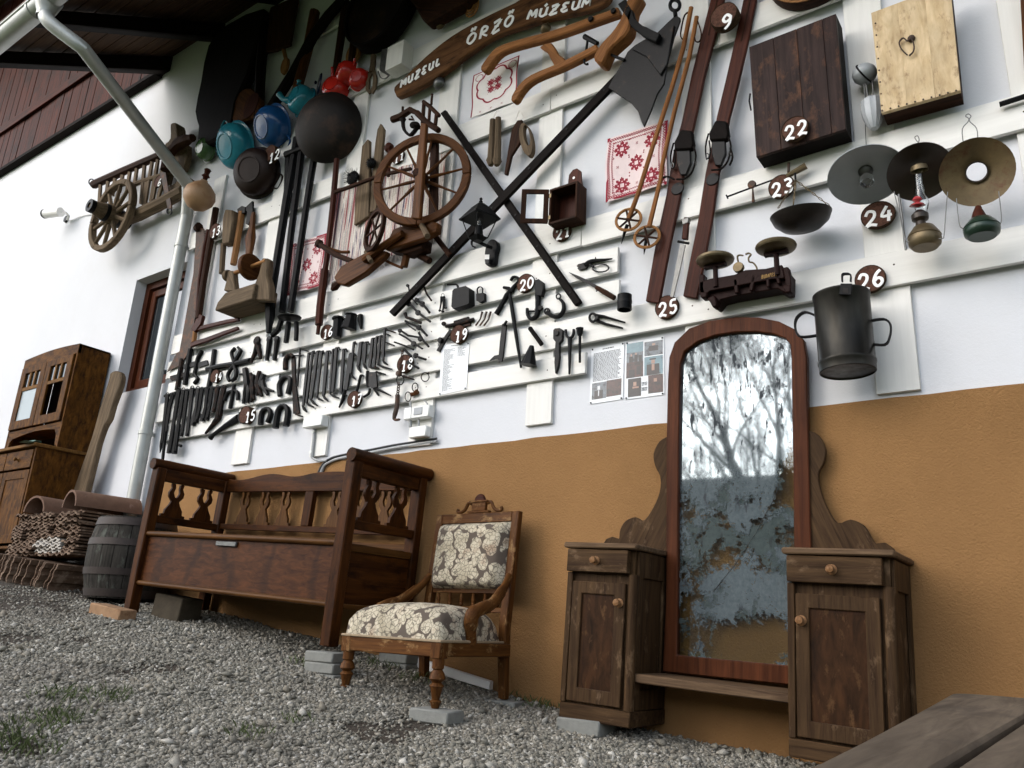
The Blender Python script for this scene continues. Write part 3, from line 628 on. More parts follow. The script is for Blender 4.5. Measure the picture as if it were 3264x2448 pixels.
def felly(a0, a1, r0, r1, th, o, e1, e2, ax, n=6):
    g = G(); A = [a0+(a1-a0)*i/n for i in range(n+1)]; f = lambda r, a, s: o+(e1*math.cos(a)+e2*math.sin(a))*r+ax*s
    vs = [f(r, a, s) for a in A for r, s in ((r0, -th), (r1, -th), (r1, th), (r0, th))]; fs = []
    for i in range(n):
        for k in range(4): fs.append([i*4+k, i*4+(k+1) % 4, (i+1)*4+(k+1) % 4, (i+1)*4+k])
    fs += [[0, 1, 2, 3], [n*4, n*4+1, n*4+2, n*4+3]]; return g.add(vs, fs)
X_, Z1 = Vector((1, 0, 0)), Vector((0, 0, 1)); YN = Vector((0, -1, 0))
for i in range(6): W_.part('felloe', felly(i*math.pi/3+.004, (i+1)*math.pi/3-.004, wr-.055, wr, .03, wc, X_, Z1, YN), M['wgrey'], bev=.006)
W_.part('hub', G().lathe([(0, -.16), (.06, -.16), (.075, -.12), (.09, -.04), (.095, 0), (.09, .05), (.075, .12), (.06, .18), (.058, .21), (0, .21)], wc, YN, 20), M['wgrey'])
for h, r in ((.2, .064), (-.15, .066), (.07, .089), (-.06, .091)): W_.part('hub_band', G().lathe([(r-.004, -.02), (r, -.02), (r, .02), (r-.004, .02)], wc+YN*h, YN, 20), M['iron'])
W_.part('hub_mouth', G().lathe([(.06, .0), (.063, .012), (.03, .012), (.028, -.02), (0, -.02)], wc+YN*.21, YN, 18), M['iron'])
for i in range(10):
    a = 2*math.pi*i/10+.2; dv = X_*math.cos(a)+Z1*math.sin(a); W_.part('spoke', G().tube([wc+dv*.07, wc+dv*.2, wc+dv*(wr-.045)], [.024, .02, .018], 8), M['wgrey'])
W_.done()
L = T('cart_side_rack', 'slatted wooden cart side behind the cart wheel with iron fittings', 'cart side')
L.part('top_rail', tub('a2', [(800, 238), (1050, 125), (1335, 0), (1400, -30)], 36, .12), M['wd'])
L.part('middle_rail', tub('a2', [(1150, 232), (1400, 150), (1470, 120)], 24, .12), M['wgrey'])
L.part('bottom_rail', tub('a2', [(1000, 560), (1180, 495), (1400, 385), (1570, 290)], 60, .12), M['wgrey'])
for x0, y0, x1, y1 in ((850, 235, 840, 380), (915, 205, 900, 330), (975, 180, 950, 330), (1040, 150, 1010, 300), (1100, 125, 1075, 300), (1160, 95, 1130, 300), (1225, 70, 1195, 400), (1290, 40, 1230, 400), (1340, 20, 1280, 380), (1240, 210, 1215, 410), (1330, 180, 1295, 360), (1400, 160, 1340, 350)):
    L.part('slat', bar('a2', [(x0, y0), (x1, y1)], 20, .115, .018), M['wgrey'])
L.part('end_ring', G().tube([P(*K('a2', (780+22*math.cos(a), 215+26*math.sin(a))), .12) for a in [6.283*i/14 for i in range(14)]], .006, 6, True), M['iron'])
st = L.part('iron_strap', bar('a2', [(1385, 130), (1410, 250), (1440, 400), (1445, 440)], [50, 40, 36, 30], .15, .012), M['rust'])
L.part('strap_eye', G().tube([P(*K('a2', (1445+20*math.cos(a), 465+28*math.sin(a))), .155) for a in [6.283*i/14 for i in range(14)]], .007, 6, True), M['iron'], sub=st); L.done()
Y = T('wooden_yoke', 'carved brown wooden saddle piece behind the slanting downpipe', 'saddle tree')
Y.part('horn', ply('a', smoothpts([(1452, 1060), (1500, 1048), (1510, 1120), (1522, 1180), (1560, 1230), (1500, 1300), (1400, 1300), (1405, 1230), (1450, 1180)], 3, True), .06, .10), M['wgrey'], bev=.01)
Y.part('bow', tub('a', smoothpts([(1410, 1450), (1440, 1320), (1520, 1230), (1600, 1190), (1645, 1175)], 4), [40]*8+[52]*5+[40]*4, .2), M['wd'])
for p in ([(1560, 1230), (1550, 1330), (1520, 1440)], [(1490, 1280), (1440, 1400), (1400, 1480), (1390, 1560)], [(1590, 1500), (1520, 1600), (1400, 1650)]): Y.part('side_board', bar('a', p, [70, 90, 80, 60][:len(p)], .06, .05), M['wgrey'])
Y.done()
M['gourd'] = plain('tan_gourd', 'b08a66', .55, .3, 6, .1, col2='8d6443', thr=.5)
F_ = T('gourd_flask', 'round tan gourd flask with a carved wooden stopper by the pipe bend', 'flask')
fc_ = P(*K('a2', (1700, 335)), .21); fr = 105*mpp('a2', (1700, 335), .2)
F_.part('body', G().lathe([(0, -fr*.98), (fr*.5, -fr*.85), (fr*.9, -fr*.4), (fr, 0), (fr*.88, fr*.45), (fr*.5, fr*.82), (fr*.22, fr*.98), (fr*.2, fr*1.08), (0, fr*1.08)], fc_, (.45, -.1, 1), 22), M['gourd'])
sx = Vector((.45, -.1, 1)).normalized(); F_.part('stopper', G().lathe([(fr*.14, 0), (fr*.16, .02), (fr*.28, .03), (fr*.15, .05), (fr*.2, .08), (fr*.24, .085), (fr*.1, .1), (0, .1)], fc_+sx*fr*1.07, sx, 12), M['wred'])
F_.part('cord', G().tube(smoothpts([tuple(fc_+sx*fr*1.1), tuple(fc_+Vector((.06, .0, fr*1.2))), tuple(P(*K('a2', (1790, 150)), .05))], 4), .004, 5), M['linen']); F_.done()
# ------------------------------------------------------------------ enamel and iron pots
def enamel(n, c): return plain(n, c, .2, .3, 9, .12, 0, .4, '15130f', .70)
def dome(name, label, cat, key, c, r, depth, mat, d=.05, ax=(0, -1, -.25), extra=None, group=None, lip=True):
    t = T(name, label, cat, group); o = P(*K(key, c), d); rr = r*mpp(key, c, d); a = Vector(ax).normalized(); o = o-a*0
    if lip: pr = [(rr*.97, .004), (rr*1.10, .0), (rr*1.11, .006), (rr*1.08, .01), (rr*.98, .014), (rr*.97, depth*.22), (rr*1.0, depth*.4), (rr*.97, depth*.6), (rr*.86, depth*.8), (rr*.68, depth*.93), (rr*.56, depth*.97), (rr*.55, depth*1.02), (rr*.5, depth*1.02), (rr*.48, depth*.98), (0, depth*.99)]
    else: pr = [(rr*.98, 0), (rr*1.02, .0), (rr*1.02, .006), (rr*.99, .01), (rr*.93, depth*.3), (rr*.8, depth*.6), (rr*.6, depth*.83), (rr*.35, depth*.96), (0, depth)]
    t.part('bowl', G().lathe(pr, o, a, 34), mat)
    if lip: t.part('rim', G().tube([o+a*.004+(a.cross(Vector((0, 0, 1))).normalized()*math.cos(x)+a.cross(Vector((0, 0, 1))).normalized().cross(a)*math.sin(x))*rr*1.105 for x in [6.283*i/30 for i in range(30)]], .0035, 6, True), M['e_navy'] if mat != M['e_red'] else M['linen'])
    if extra: extra(t, o, rr, a)
    return t.done()
M['e_teal'], M['e_blue'], M['e_red'], M['e_green'], M['e_navy'] = enamel('teal_enamel', '2a879b'), enamel('blue_enamel', '1d4f86'), enamel('red_enamel', 'c02a20'), enamel('green_enamel', '46653c'), enamel('navy_enamel', '15183a')
M['soot'] = plain('sooty_iron', '1a130f', .6, .5, 7, .2, .1, .25, '34241a', .52)
M['clay'] = plain('dark_glazed_clay', '24140e', .5, .5, 6, .06, 0, .2, '4a2a18', .6)
def ears(mat, ang=(.6, 3.7), s=.32, th=.006):
    def f(t, o, rr, a):
        e1 = a.cross(Vector((0, 0, 1))).normalized(); e2 = e1.cross(a)
        for an in ang:
            dv = e1*math.cos(an)+e2*math.sin(an); tv = e2*math.cos(an)-e1*math.sin(an); b = o+a*.03
            t.part('handle', G().tube(smoothpts([tuple(b+dv*rr*.97+tv*rr*s), tuple(b+dv*rr*1.3+tv*rr*s*.8), tuple(b+dv*rr*1.3-tv*rr*s*.8), tuple(b+dv*rr*.97-tv*rr*s)], 4), th, 6, flat=1.4), mat)
    return f
dome('enamel_mug', 'small green enamel pot hanging left of the teal bowl', 'pot', 'b', (178, 1278), 72, .10, M['e_green'], .05, extra=ears(M['e_green'], (1.6,), .3, .005))
dome('enamel_pot', 'large teal enamel pot hanging bottom out', 'pot', 'b', (440, 1250), 150, .15, M['e_teal'], .05, (-.1, -1, -.5), ears(M['e_teal'], (1.1, 4.3)))
dome('enamel_pot', 'dark blue enamel pot hanging bottom out between teal pot and black pan', 'pot', 'b', (765, 1085), 138, .16, M['e_blue'], .06, (-.15, -1, -.5), ears(M['e_blue'], (4.2, .8)))
dome('iron_wok', 'very large sooty black round iron pan bulging from the wall', 'pan', 'b', (1195, 1090), 240, .11, M['soot'], .14, (.42, -1, -.3), lip=False)
dome('clay_pot', 'dark brown glazed round pot hanging below the teal pot', 'pot', 'b', (600, 1478), 160, .13, M['clay'], .09, (.3, -1, -.3), ears(M['clay'], (3.6,)))
def tea(t, o, rr, a):
    t.part('spout', G().tube(smoothpts([tuple(o+a*.08+Vector((-rr*.7, 0, -.0))), tuple(o+a*.1+Vector((-rr*1.2, 0, rr*.2))), tuple(o+a*.12+Vector((-rr*1.5, 0, rr*.6)))], 4), [.03]*3+[.022]*4+[.026]*2, 10), M['e_teal'])
    t.part('lid_knob', G().lathe([(.02, 0), (.012, .015), (.02, .03), (0, .04)], o+Vector((0, 0, rr))+a*.08, (0, -.2, 1), 10), M['e_teal'])
dome('enamel_kettle', 'light teal enamel kettle tucked behind the sooty pan', 'kettle', 'b', (1000, 880), 100, .12, M['e_teal'], .05, (-.1, -1, .1), tea)
def redh(t, o, rr, a): t.part('handle', G().tube([o+a*.07+Vector((-.03, 0, rr*.5)), o+a*.1+Vector((-.035, 0, rr*1.7))], .012, 8), M['e_red'])
dome('enamel_saucepan', 'red enamel saucepan with an upright handle', 'saucepan', 'b', (1290, 800), 92, .13, M['e_red'], .05, (.3, -1, .0), redh)
dome('enamel_mug', 'red enamel mug hanging highest of the red pots', 'mug', 'b', (1405, 650), 82, .12, M['e_red'], .07, (-.5, -1, .1), ears(M['e_red'], (2.6,), .3))
dome('enamel_mug', 'red enamel mug half hidden behind another red mug', 'mug', 'b', (1470, 690), 72, .08, M['e_red'], .05, (.4, -1, -.2))
dome('enamel_pan_cover', 'flat navy enamel lid above the red saucepan', 'lid', 'b', (1125, 715), 62, .015, M['e_navy'], .06, (-.6, -1, 0), lambda t, o, rr, a: t.part('knob', G().lathe([(.01, 0), (.016, .015), (0, .022)], o+a*.025, a, 10), M['e_navy']))
# ------------------------------------------------------------------ dark things high under the eaves
one('wooden_trough', 'long black hollowed wooden trough hanging under the eaves', 'trough', ply('b', smoothpts([(165, 390), (330, 200), (640, 60), (620, 250), (560, 420), (500, 640), (400, 860), (365, 1060), (240, 1180), (110, 1240), (70, 1220), (80, 1080), (50, 960), (100, 700)], 2, True), .05, .09), M['wblk'], bev=.02)
t = T('leather_bag', 'brown leather pouch hanging beside the black trough', 'pouch'); t.part('pouch', ply('b', smoothpts([(440, 780), (510, 745), (590, 800), (600, 960), (490, 1020), (380, 1050), (370, 900)], 3, True), .06, .07), M['wbr'], bev=.015)
t.part('flap', ply('b', smoothpts([(470, 960), (500, 850), (570, 790), (600, 830), (560, 950), (490, 1010)], 3, True), .131, .006), M['wred']); t.done()
one('bread_peel', 'broad dark brown wooden peel blade under the eaves', 'peel', ply('b', [(700, 60), (930, -40), (860, 380), (740, 430), (640, 450), (620, 380)], .06, .03), M['wd'], bev=.006)
def pole(name, label, cat, key, pts, w, mat, d=.07): return one(name, label, cat, tub(key, pts, w, d), M[mat])
pole('broom_stick', 'brown round stick ending above the red enamel pots', 'stick', 'b', [(1345, 10), (1300, 340), (1255, 640), (1252, 668)], [38, 38, 36, 24], 'wd', .07)
pole('shovel_handle', 'thick brown handle ending beside the light teal kettle', 'handle', 'b', [(1080, 100), (1020, 420), (918, 800)], 46, 'wbr', .09)
pole('scythe_snath', 'long black slanting scythe handle', 'scythe handle', 'b', [(1330, -10), (1200, 130), (1060, 320), (900, 620), (710, 920)], 46, 'wblk', .11)
pole('spade_handle', 'dark handle crossing behind the big round sieve', 'handle', 'b', [(1450, 100), (1420, 330), (1390, 580)], 42, 'wd', .08)
pole('hoe_handle', 'dark upright handle left of the blue pot', 'handle', 'b', [(660, 180), (620, 560), (600, 960), (596, 1080)], 46, 'wblk', .09)
t = T('wooden_spoon', 'large tan wooden ladle beside the dark handle', 'spoon'); t.part('bowl', disc('b', (1420, 470), 78, .05, .03, rx=.8), M['wtan']); t.part('stem', tub('b', [(1450, 400), (1500, 200)], 26, .06), M['wtan']); t.done()
t = T('wooden_spoon', 'small tan wooden spoon with an oval bowl in the eaves shade', 'spoon'); t.part('bowl', disc('b', (835, 570), 62, .05, .025, rx=.55), M['wtan']); t.part('stem', tub('b', [(835, 510), (790, 320)], 22, .06), M['wtan']); t.done()
t = T('sickle', 'small curved steel sickle above the number two slice', 'sickle'); t.part('blade', bar('b', smoothpts([(520, 430), (515, 500), (540, 560), (500, 620), (450, 640)], 3), [20, 26, 30, 34, 36, 36, 34, 30, 26, 22, 18, 14, 8], .06, .006), M['steel']); t.part('grip', tub('b', [(525, 440), (560, 330)], 30, .065), M['wd']); t.done()
t = T('round_sieve', 'large round black sieve hanging above the bracket block', 'sieve'); sc_ = P(*K('b', (1690, 110)), .05); sr = 300*mpp('b', (1690, 110))
t.part('hoop', G().lathe([(sr*.95, 0), (sr, 0), (sr, .12), (sr*.95, .12)], sc_, YN, 36, sx=.95), M['wblk']); t.part('mesh', G().lathe([(0, .09), (sr*.96, .09), (sr*.96, .085), (0, .085)], sc_, YN, 36, sx=.95), M['soot']); t.done()
one('dough_trough', 'dark brown wooden trough above the left end of the sign', 'trough', ply('c', smoothpts([(250, -120), (330, 60), (400, 180), (450, 175), (620, 80), (780, -20), (760, -160)], 3, True), .05, .10), M['wd'], bev=.02)
t = T('metal_grater', 'grey metal grater hung beside the bracket block', 'grater'); t.part('plate', ply('b', [(1650, 420), (1735, 400), (1720, 600), (1690, 635), (1630, 600)], .05, .02), M['steel']); t.part('hoop', tub('b', smoothpts([(1620, 610), (1640, 660), (1680, 670), (1720, 630), (1725, 560)], 3), 8, .06), M['steel']); t.done()
t = T('wooden_paddle', 'forked tan wooden paddle right of the red mugs', 'paddle'); t.part('stem', tub('b', [(1582, 475), (1575, 560), (1565, 620)], 30, .06), M['wgrey'])
for p in ([(1560, 600), (1530, 660), (1525, 760), (1548, 792)], [(1575, 600), (1590, 660), (1582, 750), (1555, 790)]): t.part('prong', bar('b', p, 28, .05, .014), M['wgrey'])
t.done()
bz = [P(*K('b', p), .13) for p in ((1735, 410), (1872, 500), (1860, 640), (1725, 545))]
one('bracket_block', 'pale square timber block sticking out at the left end of the sign', 'block', G().box(P(*K('b', (1765, 450)), .09).x-.02, P(*K('b', (1870, 560)), .09).x, -.15, -.0445, P(*K('b', (1800, 610)), .09).z, P(*K('b', (1780, 430)), .09).z), M['board'], bev=.003)
def trinket(label, key, c, r, m1, m2, cat='ornament', name='metal_ornament'):
    t = T(name, label, cat); k = mpp(key, c); o = P(*K(key, c), .046); R1 = r*k
    t.part('bell', G().lathe([(R1*.55, 0), (R1*.7, .01), (R1*.6, .03), (R1*.3, .045), (R1*.1, .05), (0, .05)], o+Vector((0, 0, -R1*.3)), YN, 12), M[m1])
    t.part('loop', G().tube([o+Vector((math.cos(a)*R1*.35, -.02, R1*.5+math.sin(a)*R1*.4)) for a in [6.283*i/10 for i in range(10)]], R1*.1, 6, True), M[m2])
    t.part('hook', G().tube([o+Vector((0, -.01, R1*.7)), o+Vector((R1*.4, -.03, R1*.9)), o+Vector((R1*.6, -.03, R1*.6))], R1*.1, 6), M[m2]); t.done()
trinket('brass and glass clip fixed on the board above the sign', 'c', (560, 195), 60, 'brass', 'steel')
trinket('small silver bell fitting below the word MUZEUL', 'c', (548, 700), 68, 'steel', 'steel')
trinket('small brass fitting half hidden behind the plough handle', 'c', (1455, 245), 58, 'brass', 'brass')
t = T('rope_coil', 'small coil of pale rope above the sign', 'rope'); o = P(*K('c', (815, 60)), .06); k = mpp('c', (815, 60))
for i, r in enumerate((75, 58, 42)): t.part('turn', G().tube([o+Vector((math.cos(a)*r*k*.7, -.008*i, math.sin(a)*r*k)) for a in [6.283*j/20 for j in range(20)]], .007, 6, True), M['wtan'])
t.done()
# ------------------------------------------------------------------ plough
Pl = T('wooden_plough', 'old wooden plough with two curved handles and a black iron share', 'plough')
Pl.part('handle', bar('c', smoothpts([(900, 605), (955, 520), (1040, 425), (1200, 365), (1500, 285), (1800, 180), (2065, 85)], 3), [36]+[64]*17+[72], .13, .05), M['wplow'], bev=.008)
Pl.part('handle', bar('c', smoothpts([(1155, 862), (1225, 745), (1330, 655), (1550, 562), (1700, 490), (1880, 395)], 3), [30]+[56]*14+[58], .13, .05), M['wplow'], bev=.008)
Pl.part('cross_brace', ply('c', smoothpts([(1388, 398), (1488, 362), (1545, 455), (1605, 500), (1592, 545), (1530, 568), (1488, 510), (1450, 440)], 2, True), .14, .03), M['wplow'], bev=.006)
Pl.part('beam_post', ply('e', smoothpts([(425, -60), (510, -50), (450, 60), (410, 250), (330, 340), (235, 430), (190, 532), (140, 530), (108, 480), (170, 370), (255, 280), (330, 170), (380, 40)], 2, True), .10, .09), M['wplow'], bev=.012)
for p in ((285, 98), (92, 165)): Pl.part('bolt', disc('e', p, 20, .185, .012, 12), M['iron'])
Pl.part('coulter', bar('e', smoothpts([(350, 10), (400, 90), (450, 190), (540, 262), (660, 320)], 4), [80]*6+[66]*6+[80]*5, .16, .03), M['iron'], bev=.004)
Pl.part('share', ply('e', [(812, 125), (850, 150), (852, 175), (795, 330), (742, 540), (712, 715), (655, 800), (600, 950), (542, 1082), (520, 1040), (490, 950), (430, 878), (335, 815), (236, 745), (282, 655), (360, 520), (400, 440), (460, 385), (535, 340), (640, 290), (740, 190)], .13, .012), M['iron2'], bev=.003)
Pl.part('mould_board', ply('e', [(800, 210), (742, 540), (680, 640), (560, 480), (440, 420), (540, 345), (640, 300)], .143, .012), M['iron2'], bev=.004)
Pl.part('hook', tub('e', [(812, 140), (806, 95)], 34, .14)+G().tube([P(*K('e', (806+42*math.cos(a), 45+46*math.sin(a))), .14) for a in [6.283*i/18 for i in range(18)]], .010, 7, True), M['iron'])
Pl.part('stay_rod', tub('e', smoothpts([(225, 425), (270, 470), (375, 512)], 3), 26, .15), M['iron'])
Pl.part('clevis_bolt', tub('c', [(1775, 312), (1885, 372)], [48, 40], .17), M['iron'])
Pl.part('clevis_hook', tub('c', smoothpts([(1802, 335), (1790, 420), (1772, 520), (1785, 548), (1805, 545)], 3), 16, .16), M['iron'])
Pl.done()
# ------------------------------------------------------------------ crossed iron-shod bars
def strip(name, label, p0, p1, w, d, t, nb):
    th = T(name, label, 'bar'); th.part('bar', bar('p', [p0, ((p0[0]+p1[0])/2, (p0[1]+p1[1])/2), p1], [w*.8, w, w], d, t), M['wblk'], bev=.006)
    for i in range(nb):
        f = (i+.7)/(nb+.4); c = (p0[0]+(p1[0]-p0[0])*f, p0[1]+(p1[1]-p0[1])*f); th.part('rivet', disc('p', c, 3.4, d+t-.001, .004, 8), M['iron'])
    th.done()
strip('iron_bar', 'flat black bar with rivets slanting down to the right', (1410, 354), (1842, 968), 25, .05, .025, 12)
strip('iron_bar', 'long black bar slanting up to the plough share', (1245, 1000), (2010, 200), 26, .076, .025, 6)
# ------------------------------------------------------------------ spinning wheel
Sp = T('spinning_wheel', 'dark wooden spinning wheel fixed to the rack with its treadle and spindle', 'spinning wheel')
sc0 = P(*K('c2', (386, 728)), .24); sr_ = 372*mpp('c2', (386, 702), .24); yaw = R(20)
sax = Vector((math.sin(yaw), -math.cos(yaw), 0)); se1 = Vector((math.cos(yaw), math.sin(yaw), 0))
for i in range(4): Sp.part('rim_segment', felly(i*math.pi/2+.005, (i+1)*math.pi/2-.005, sr_*.84, sr_, .018, sc0, se1, Z1, sax, 10), M['wbr'], bev=.004)
Sp.part('hub', G().lathe([(0, -.07), (.03, -.07), (.036, -.03), (.048, 0), (.036, .04), (.025, .09), (0, .09)], sc0, sax, 14), M['wd'])
for i in range(10):
    a = 2*math.pi*i/10+.16; dv = se1*math.cos(a)+Z1*math.sin(a); Sp.part('spoke', G().tube([sc0+dv*.03, sc0+dv*sr_*.3, sc0+dv*sr_*.5, sc0+dv*sr_*.86], [.008, .012, .008, .007], 7), M['wbr'])
Sp.part('upright', bar('c2', [(398, 245), (370, 560), (330, 1060)], [50, 66, 74], .29, .03), M['wbr'], bev=.006)
Sp.part('upright', bar('c2', [(485, 330), (480, 640), (470, 1050)], [62, 62, 70], .16, .03), M['wd'], bev=.006)
Sp.part('bench_board', ply('b2', [(1238, 1295), (1300, 1195), (1480, 1095), (1560, 1050), (1690, 1070), (1660, 1120), (1500, 1260), (1330, 1362), (1262, 1345)], .17, .05), M['wbr'], bev=.008)
Sp.part('wheel_block', ply('b2', [(1745, 880), (1990, 790), (2128, 828), (2118, 905), (2000, 965), (1700, 1060), (1660, 1050)], .17, .05), M['wbr'], bev=.008)
Sp.part('bench_rail', tub('b2', [(1500, 1150), (1660, 1030), (1830, 920)], 44, .24), M['wbr'])
Sp.part('bench_underside', ply('b2', [(1690, 1060), (1960, 930), (2005, 960), (1995, 1045), (1850, 1095)], .08, .09), M['wd'], bev=.006)
Sp.part('axle_peg', tub('b2', [(1985, 835), (2040, 945)], [40, 46], [.22, .30]), M['wgrey'])
Sp.part('axle_peg', tub('b2', [(1515, 1080), (1560, 1160)], [30, 36], [.22, .28]), M['wgrey'])
for p, w, d in (([(2075, 900), (2130, 975), (2235, 1110)], 46, .1), ([(1905, 1070), (1975, 1110), (2060, 1155)], 60, .09), ([(1650, 1135), (1740, 1180), (1825, 1215)], 24, .16), ([(1870, 1080), (1840, 1205)], 42, .13), ([(1130, 1020), (1250, 1100), (1400, 1160)], 48, .2), ([(1190, 1045), (1300, 1080), (1370, 1080)], 26, .16)): Sp.part('leg', tub('b2', p, w, d), M['wd' if w > 45 else 'wbr'])
Sp.part('turned_knob', disc('b2', (1128, 1015), 30, .18, .03, 12, dome=.01), M['wd'])
Sp.part('turned_finial', tub('b2', [(1290, 1340), (1250, 1375), (1225, 1405)], [30, 46, 18], .2), M['wd'])
fw = P(*K('b2', (1590, 890)), .27); fr_ = 165*mpp('b2', (1590, 890), .27); ay = Vector((math.sin(-.35), -math.cos(-.35), 0)); ae = Vector((math.cos(-.35), math.sin(-.35), 0))
Sp.part('flyer_ring', felly(0, 2*math.pi-.001, fr_*.82, fr_, .012, fw, ae, Z1, ay, 28), M['wd'])
for i in range(6): a = 1.05*i; Sp.part('flyer_spoke', G().tube([fw, fw+(ae*math.cos(a)+Z1*math.sin(a))*fr_*.85], .007, 6), M['wd'])
Sp.part('cross_rail', tub('b2', [(1250, 570), (1420, 510), (1640, 425), (1900, 370)], 24, .18), M['wd'])
for p, w in (([(400, 65), (460, 110), (535, 185)], 36), ([(405, 80), (392, 260)], 22), ([(455, 115), (448, 225)], 18), ([(512, 175), (502, 265)], 22), ([(475, 0), (468, 90)], 14), ([(135, 218), (200, 195), (290, 135), (345, 160)], 40), ([(225, 110), (222, 180)], 14), ([(280, 215), (318, 218), (300, 190)], 16), ([(345, 160), (420, 235), (530, 310)], 52)): Sp.part('spindle_frame', tub('c2', p, w, .24), M['wd'])
Sp.part('bobbin', tub('c2', smoothpts([(225, 215), (235, 300), (285, 350), (330, 310), (345, 270), (300, 265)], 3), [40]+[24]*10+[52, 56, 60, 50, 40], .25), M['wblk'])
Sp.done()
t = T('distaff', 'thin wooden distaff with a turned knob beside the spinning wheel', 'distaff'); t.part('rod', tub('c2', [(112, 480), (100, 700)], 22, .08), M['wred']); t.part('knob', disc('c2', (118, 465), 34, .06, .03, 14, dome=.012), M['wred']); t.part('tip', tub('c2', [(122, 430), (125, 445)], [10, 14], .09), M['wred']); t.done()
def carder(label, pts, c, r):
    t = T('carding_comb', label, 'comb'); t.part('paddle', ply('b2', pts, .06, .025), M['wgrey'], bev=.004)
    o = P(*K('b2', c), .10); k = mpp('b2', c); g = G()
    for i in range(70):
        a, b = random.uniform(0, 6.28), random.uniform(.1, 1.4); dv = Vector((math.cos(a)*math.sin(b), -math.cos(b), math.sin(a)*math.sin(b))); g.tube([o, o+dv*r*k*1.15], [.002, .0008], 4)
    t.part('hub', G().lathe([(r*k*.7, 0), (r*k*.75, .02), (r*k*.4, .04), (0, .045)], o, YN, 14), M['iron']); t.part('teeth', g, M['iron'], kind='stuff'); t.done()
carder('tall tapering flax comb whose spiked head is level with the rug edge', [(1480, 175), (1528, 115), (1546, 130), (1541, 500), (1538, 770), (1412, 850), (1420, 620), (1458, 400)], (1415, 455), 70)
carder('taller pointed flax comb with a smaller spiked head', [(1610, 35), (1638, -20), (1668, 30), (1652, 200), (1625, 480), (1600, 720), (1545, 740), (1568, 400), (1592, 150)], (1575, 330), 48)
# ------------------------------------------------------------------ tall iron rods and stand
t = T('iron_stand', 'tall black iron candle stand with a round plate and three feet', 'stand')
for p, w in (([(930, 110), (880, 420), (820, 760), (700, 1500), (690, 1640)], 40), ([(972, 180), (930, 520), (880, 900), (800, 1590)], 34), ([(1082, 235), (1040, 480), (1000, 740), (872, 1590)], 34), ([(860, 280), (850, 560), (812, 800)], 40)): t.part('rod', tub('b2', p, w, .08), M['iron'])
t.part('top_bar', tub('b2', [(838, 255), (900, 225), (980, 190)], [44, 34, 30], .1), M['iron'])
o = P(*K('k1', (1412, 165)), .14); t.part('plate', G().lathe([(0, .008), (.075, .008), (.083, .0), (.075, -.012), (.03, -.02), (0, -.02)], o, (0, -.12, 1), 26), M['iron'])
for p, w in (([(1330, 195), (1300, 290), (1238, 350)], 34), ([(1405, 215), (1390, 330), (1378, 420)], 34), ([(1482, 215), (1485, 300), (1480, 398)], 30), ([(1215, -20), (1215, 160), (1200, 320)], [62, 58, 30])): t.part('foot', tub('k1', p, w, .12), M['iron'])
t.done()
one('brown_rod', 'long thin brown rod with a stepped tip left of the striped rug', 'rod', tub('b2', [(1268, 290), (1230, 700), (1180, 1150), (1130, 1480)], 30, .09)+tub('k2', [(432, 0), (385, 380), (372, 560)], 50, .09)+tub('k2', [(372, 560), (360, 655)], 26, .09), M['wred'])
# ------------------------------------------------------------------ saws, axes, mallet, grindstone
t = T('pit_saw', 'wide brown rusty saw blade standing beside the downpipe', 'saw'); t.part('blade', G().prism([P(*K(k, p), .062) for k, p in (('a2', (1672, 600)), ('a2', (1738, 612)), ('a2', (1742, 760)), ('a2', (1700, 1100)), ('a2', (1622, 1650)), ('k1', (290, 655)), ('k1', (200, 700)), ('k1', (168, 715)), ('k1', (262, 530)), ('a2', (1530, 1659)), ('a2', (1648, 1000)), ('a2', (1668, 720)))], (0, .006, 0)), M['rust'])
g = G()
for i in range(16): g = g+ply('a2', [(1738, 625+i*9), (1752, 630+i*9), (1738, 634+i*9)], .055, .006)
t.part('teeth', g, M['rust']); t.part('grip', tub('a2', [(1672, 612), (1700, 598)], [34, 50], .07), M['wd']); t.done()
t = T('frame_saw', 'reddish wooden frame saw with two straight arms', 'saw')
t.part('blade_rod', tub('a2', [(1775, 622), (1740, 780), (1700, 1050), (1680, 1320)], 16, .06), M['wred'])
t.part('stretcher', tub('a2', [(1842, 440), (1800, 700), (1740, 1050), (1692, 1380)], [28, 30, 28, 30], .075), M['wd'])
t.part('cheek', bar('k1', [(505, 135), (478, 220), (425, 300)], [50, 62, 50], .06, .03), M['wred'], bev=.005)
t.part('arm', bar('k1', [(420, 290), (600, 245), (760, 205), (895, 182)], [46, 40, 40, 34], .06, .022), M['wred'], bev=.006); t.part('arm', bar('k1', [(400, 440), (560, 390), (740, 320), (885, 268)], [52, 46, 40, 34], .06, .022), M['wred'], bev=.006); t.part('peg', tub('k1', [(455, 300), (440, 420)], 26, .07), M['wtan']); t.done()
t = T('wooden_mallet', 'grey-brown blocky wooden mallet with a thin handle', 'mallet'); t.part('head', ply('b2', [(312, 712), (375, 718), (386, 790), (345, 1005), (282, 1012), (290, 790)], .06, .07), M['wgrey'], bev=.01); t.part('handle', tub('b2', [(302, 1010), (292, 1150), (285, 1262)], 26, .09), M['wgrey']); t.done()
t = T('hatchet', 'hatchet with a pale straight handle and small black head', 'hatchet'); t.part('handle', tub('b2', [(458, 740), (425, 950), (385, 1186)], 30, .07), M['wtan']); t.part('head', ply('b2', [(415, 712), (455, 684), (485, 692), (482, 745), (420, 752)], .055, .03), M['iron'], bev=.003); t.done()
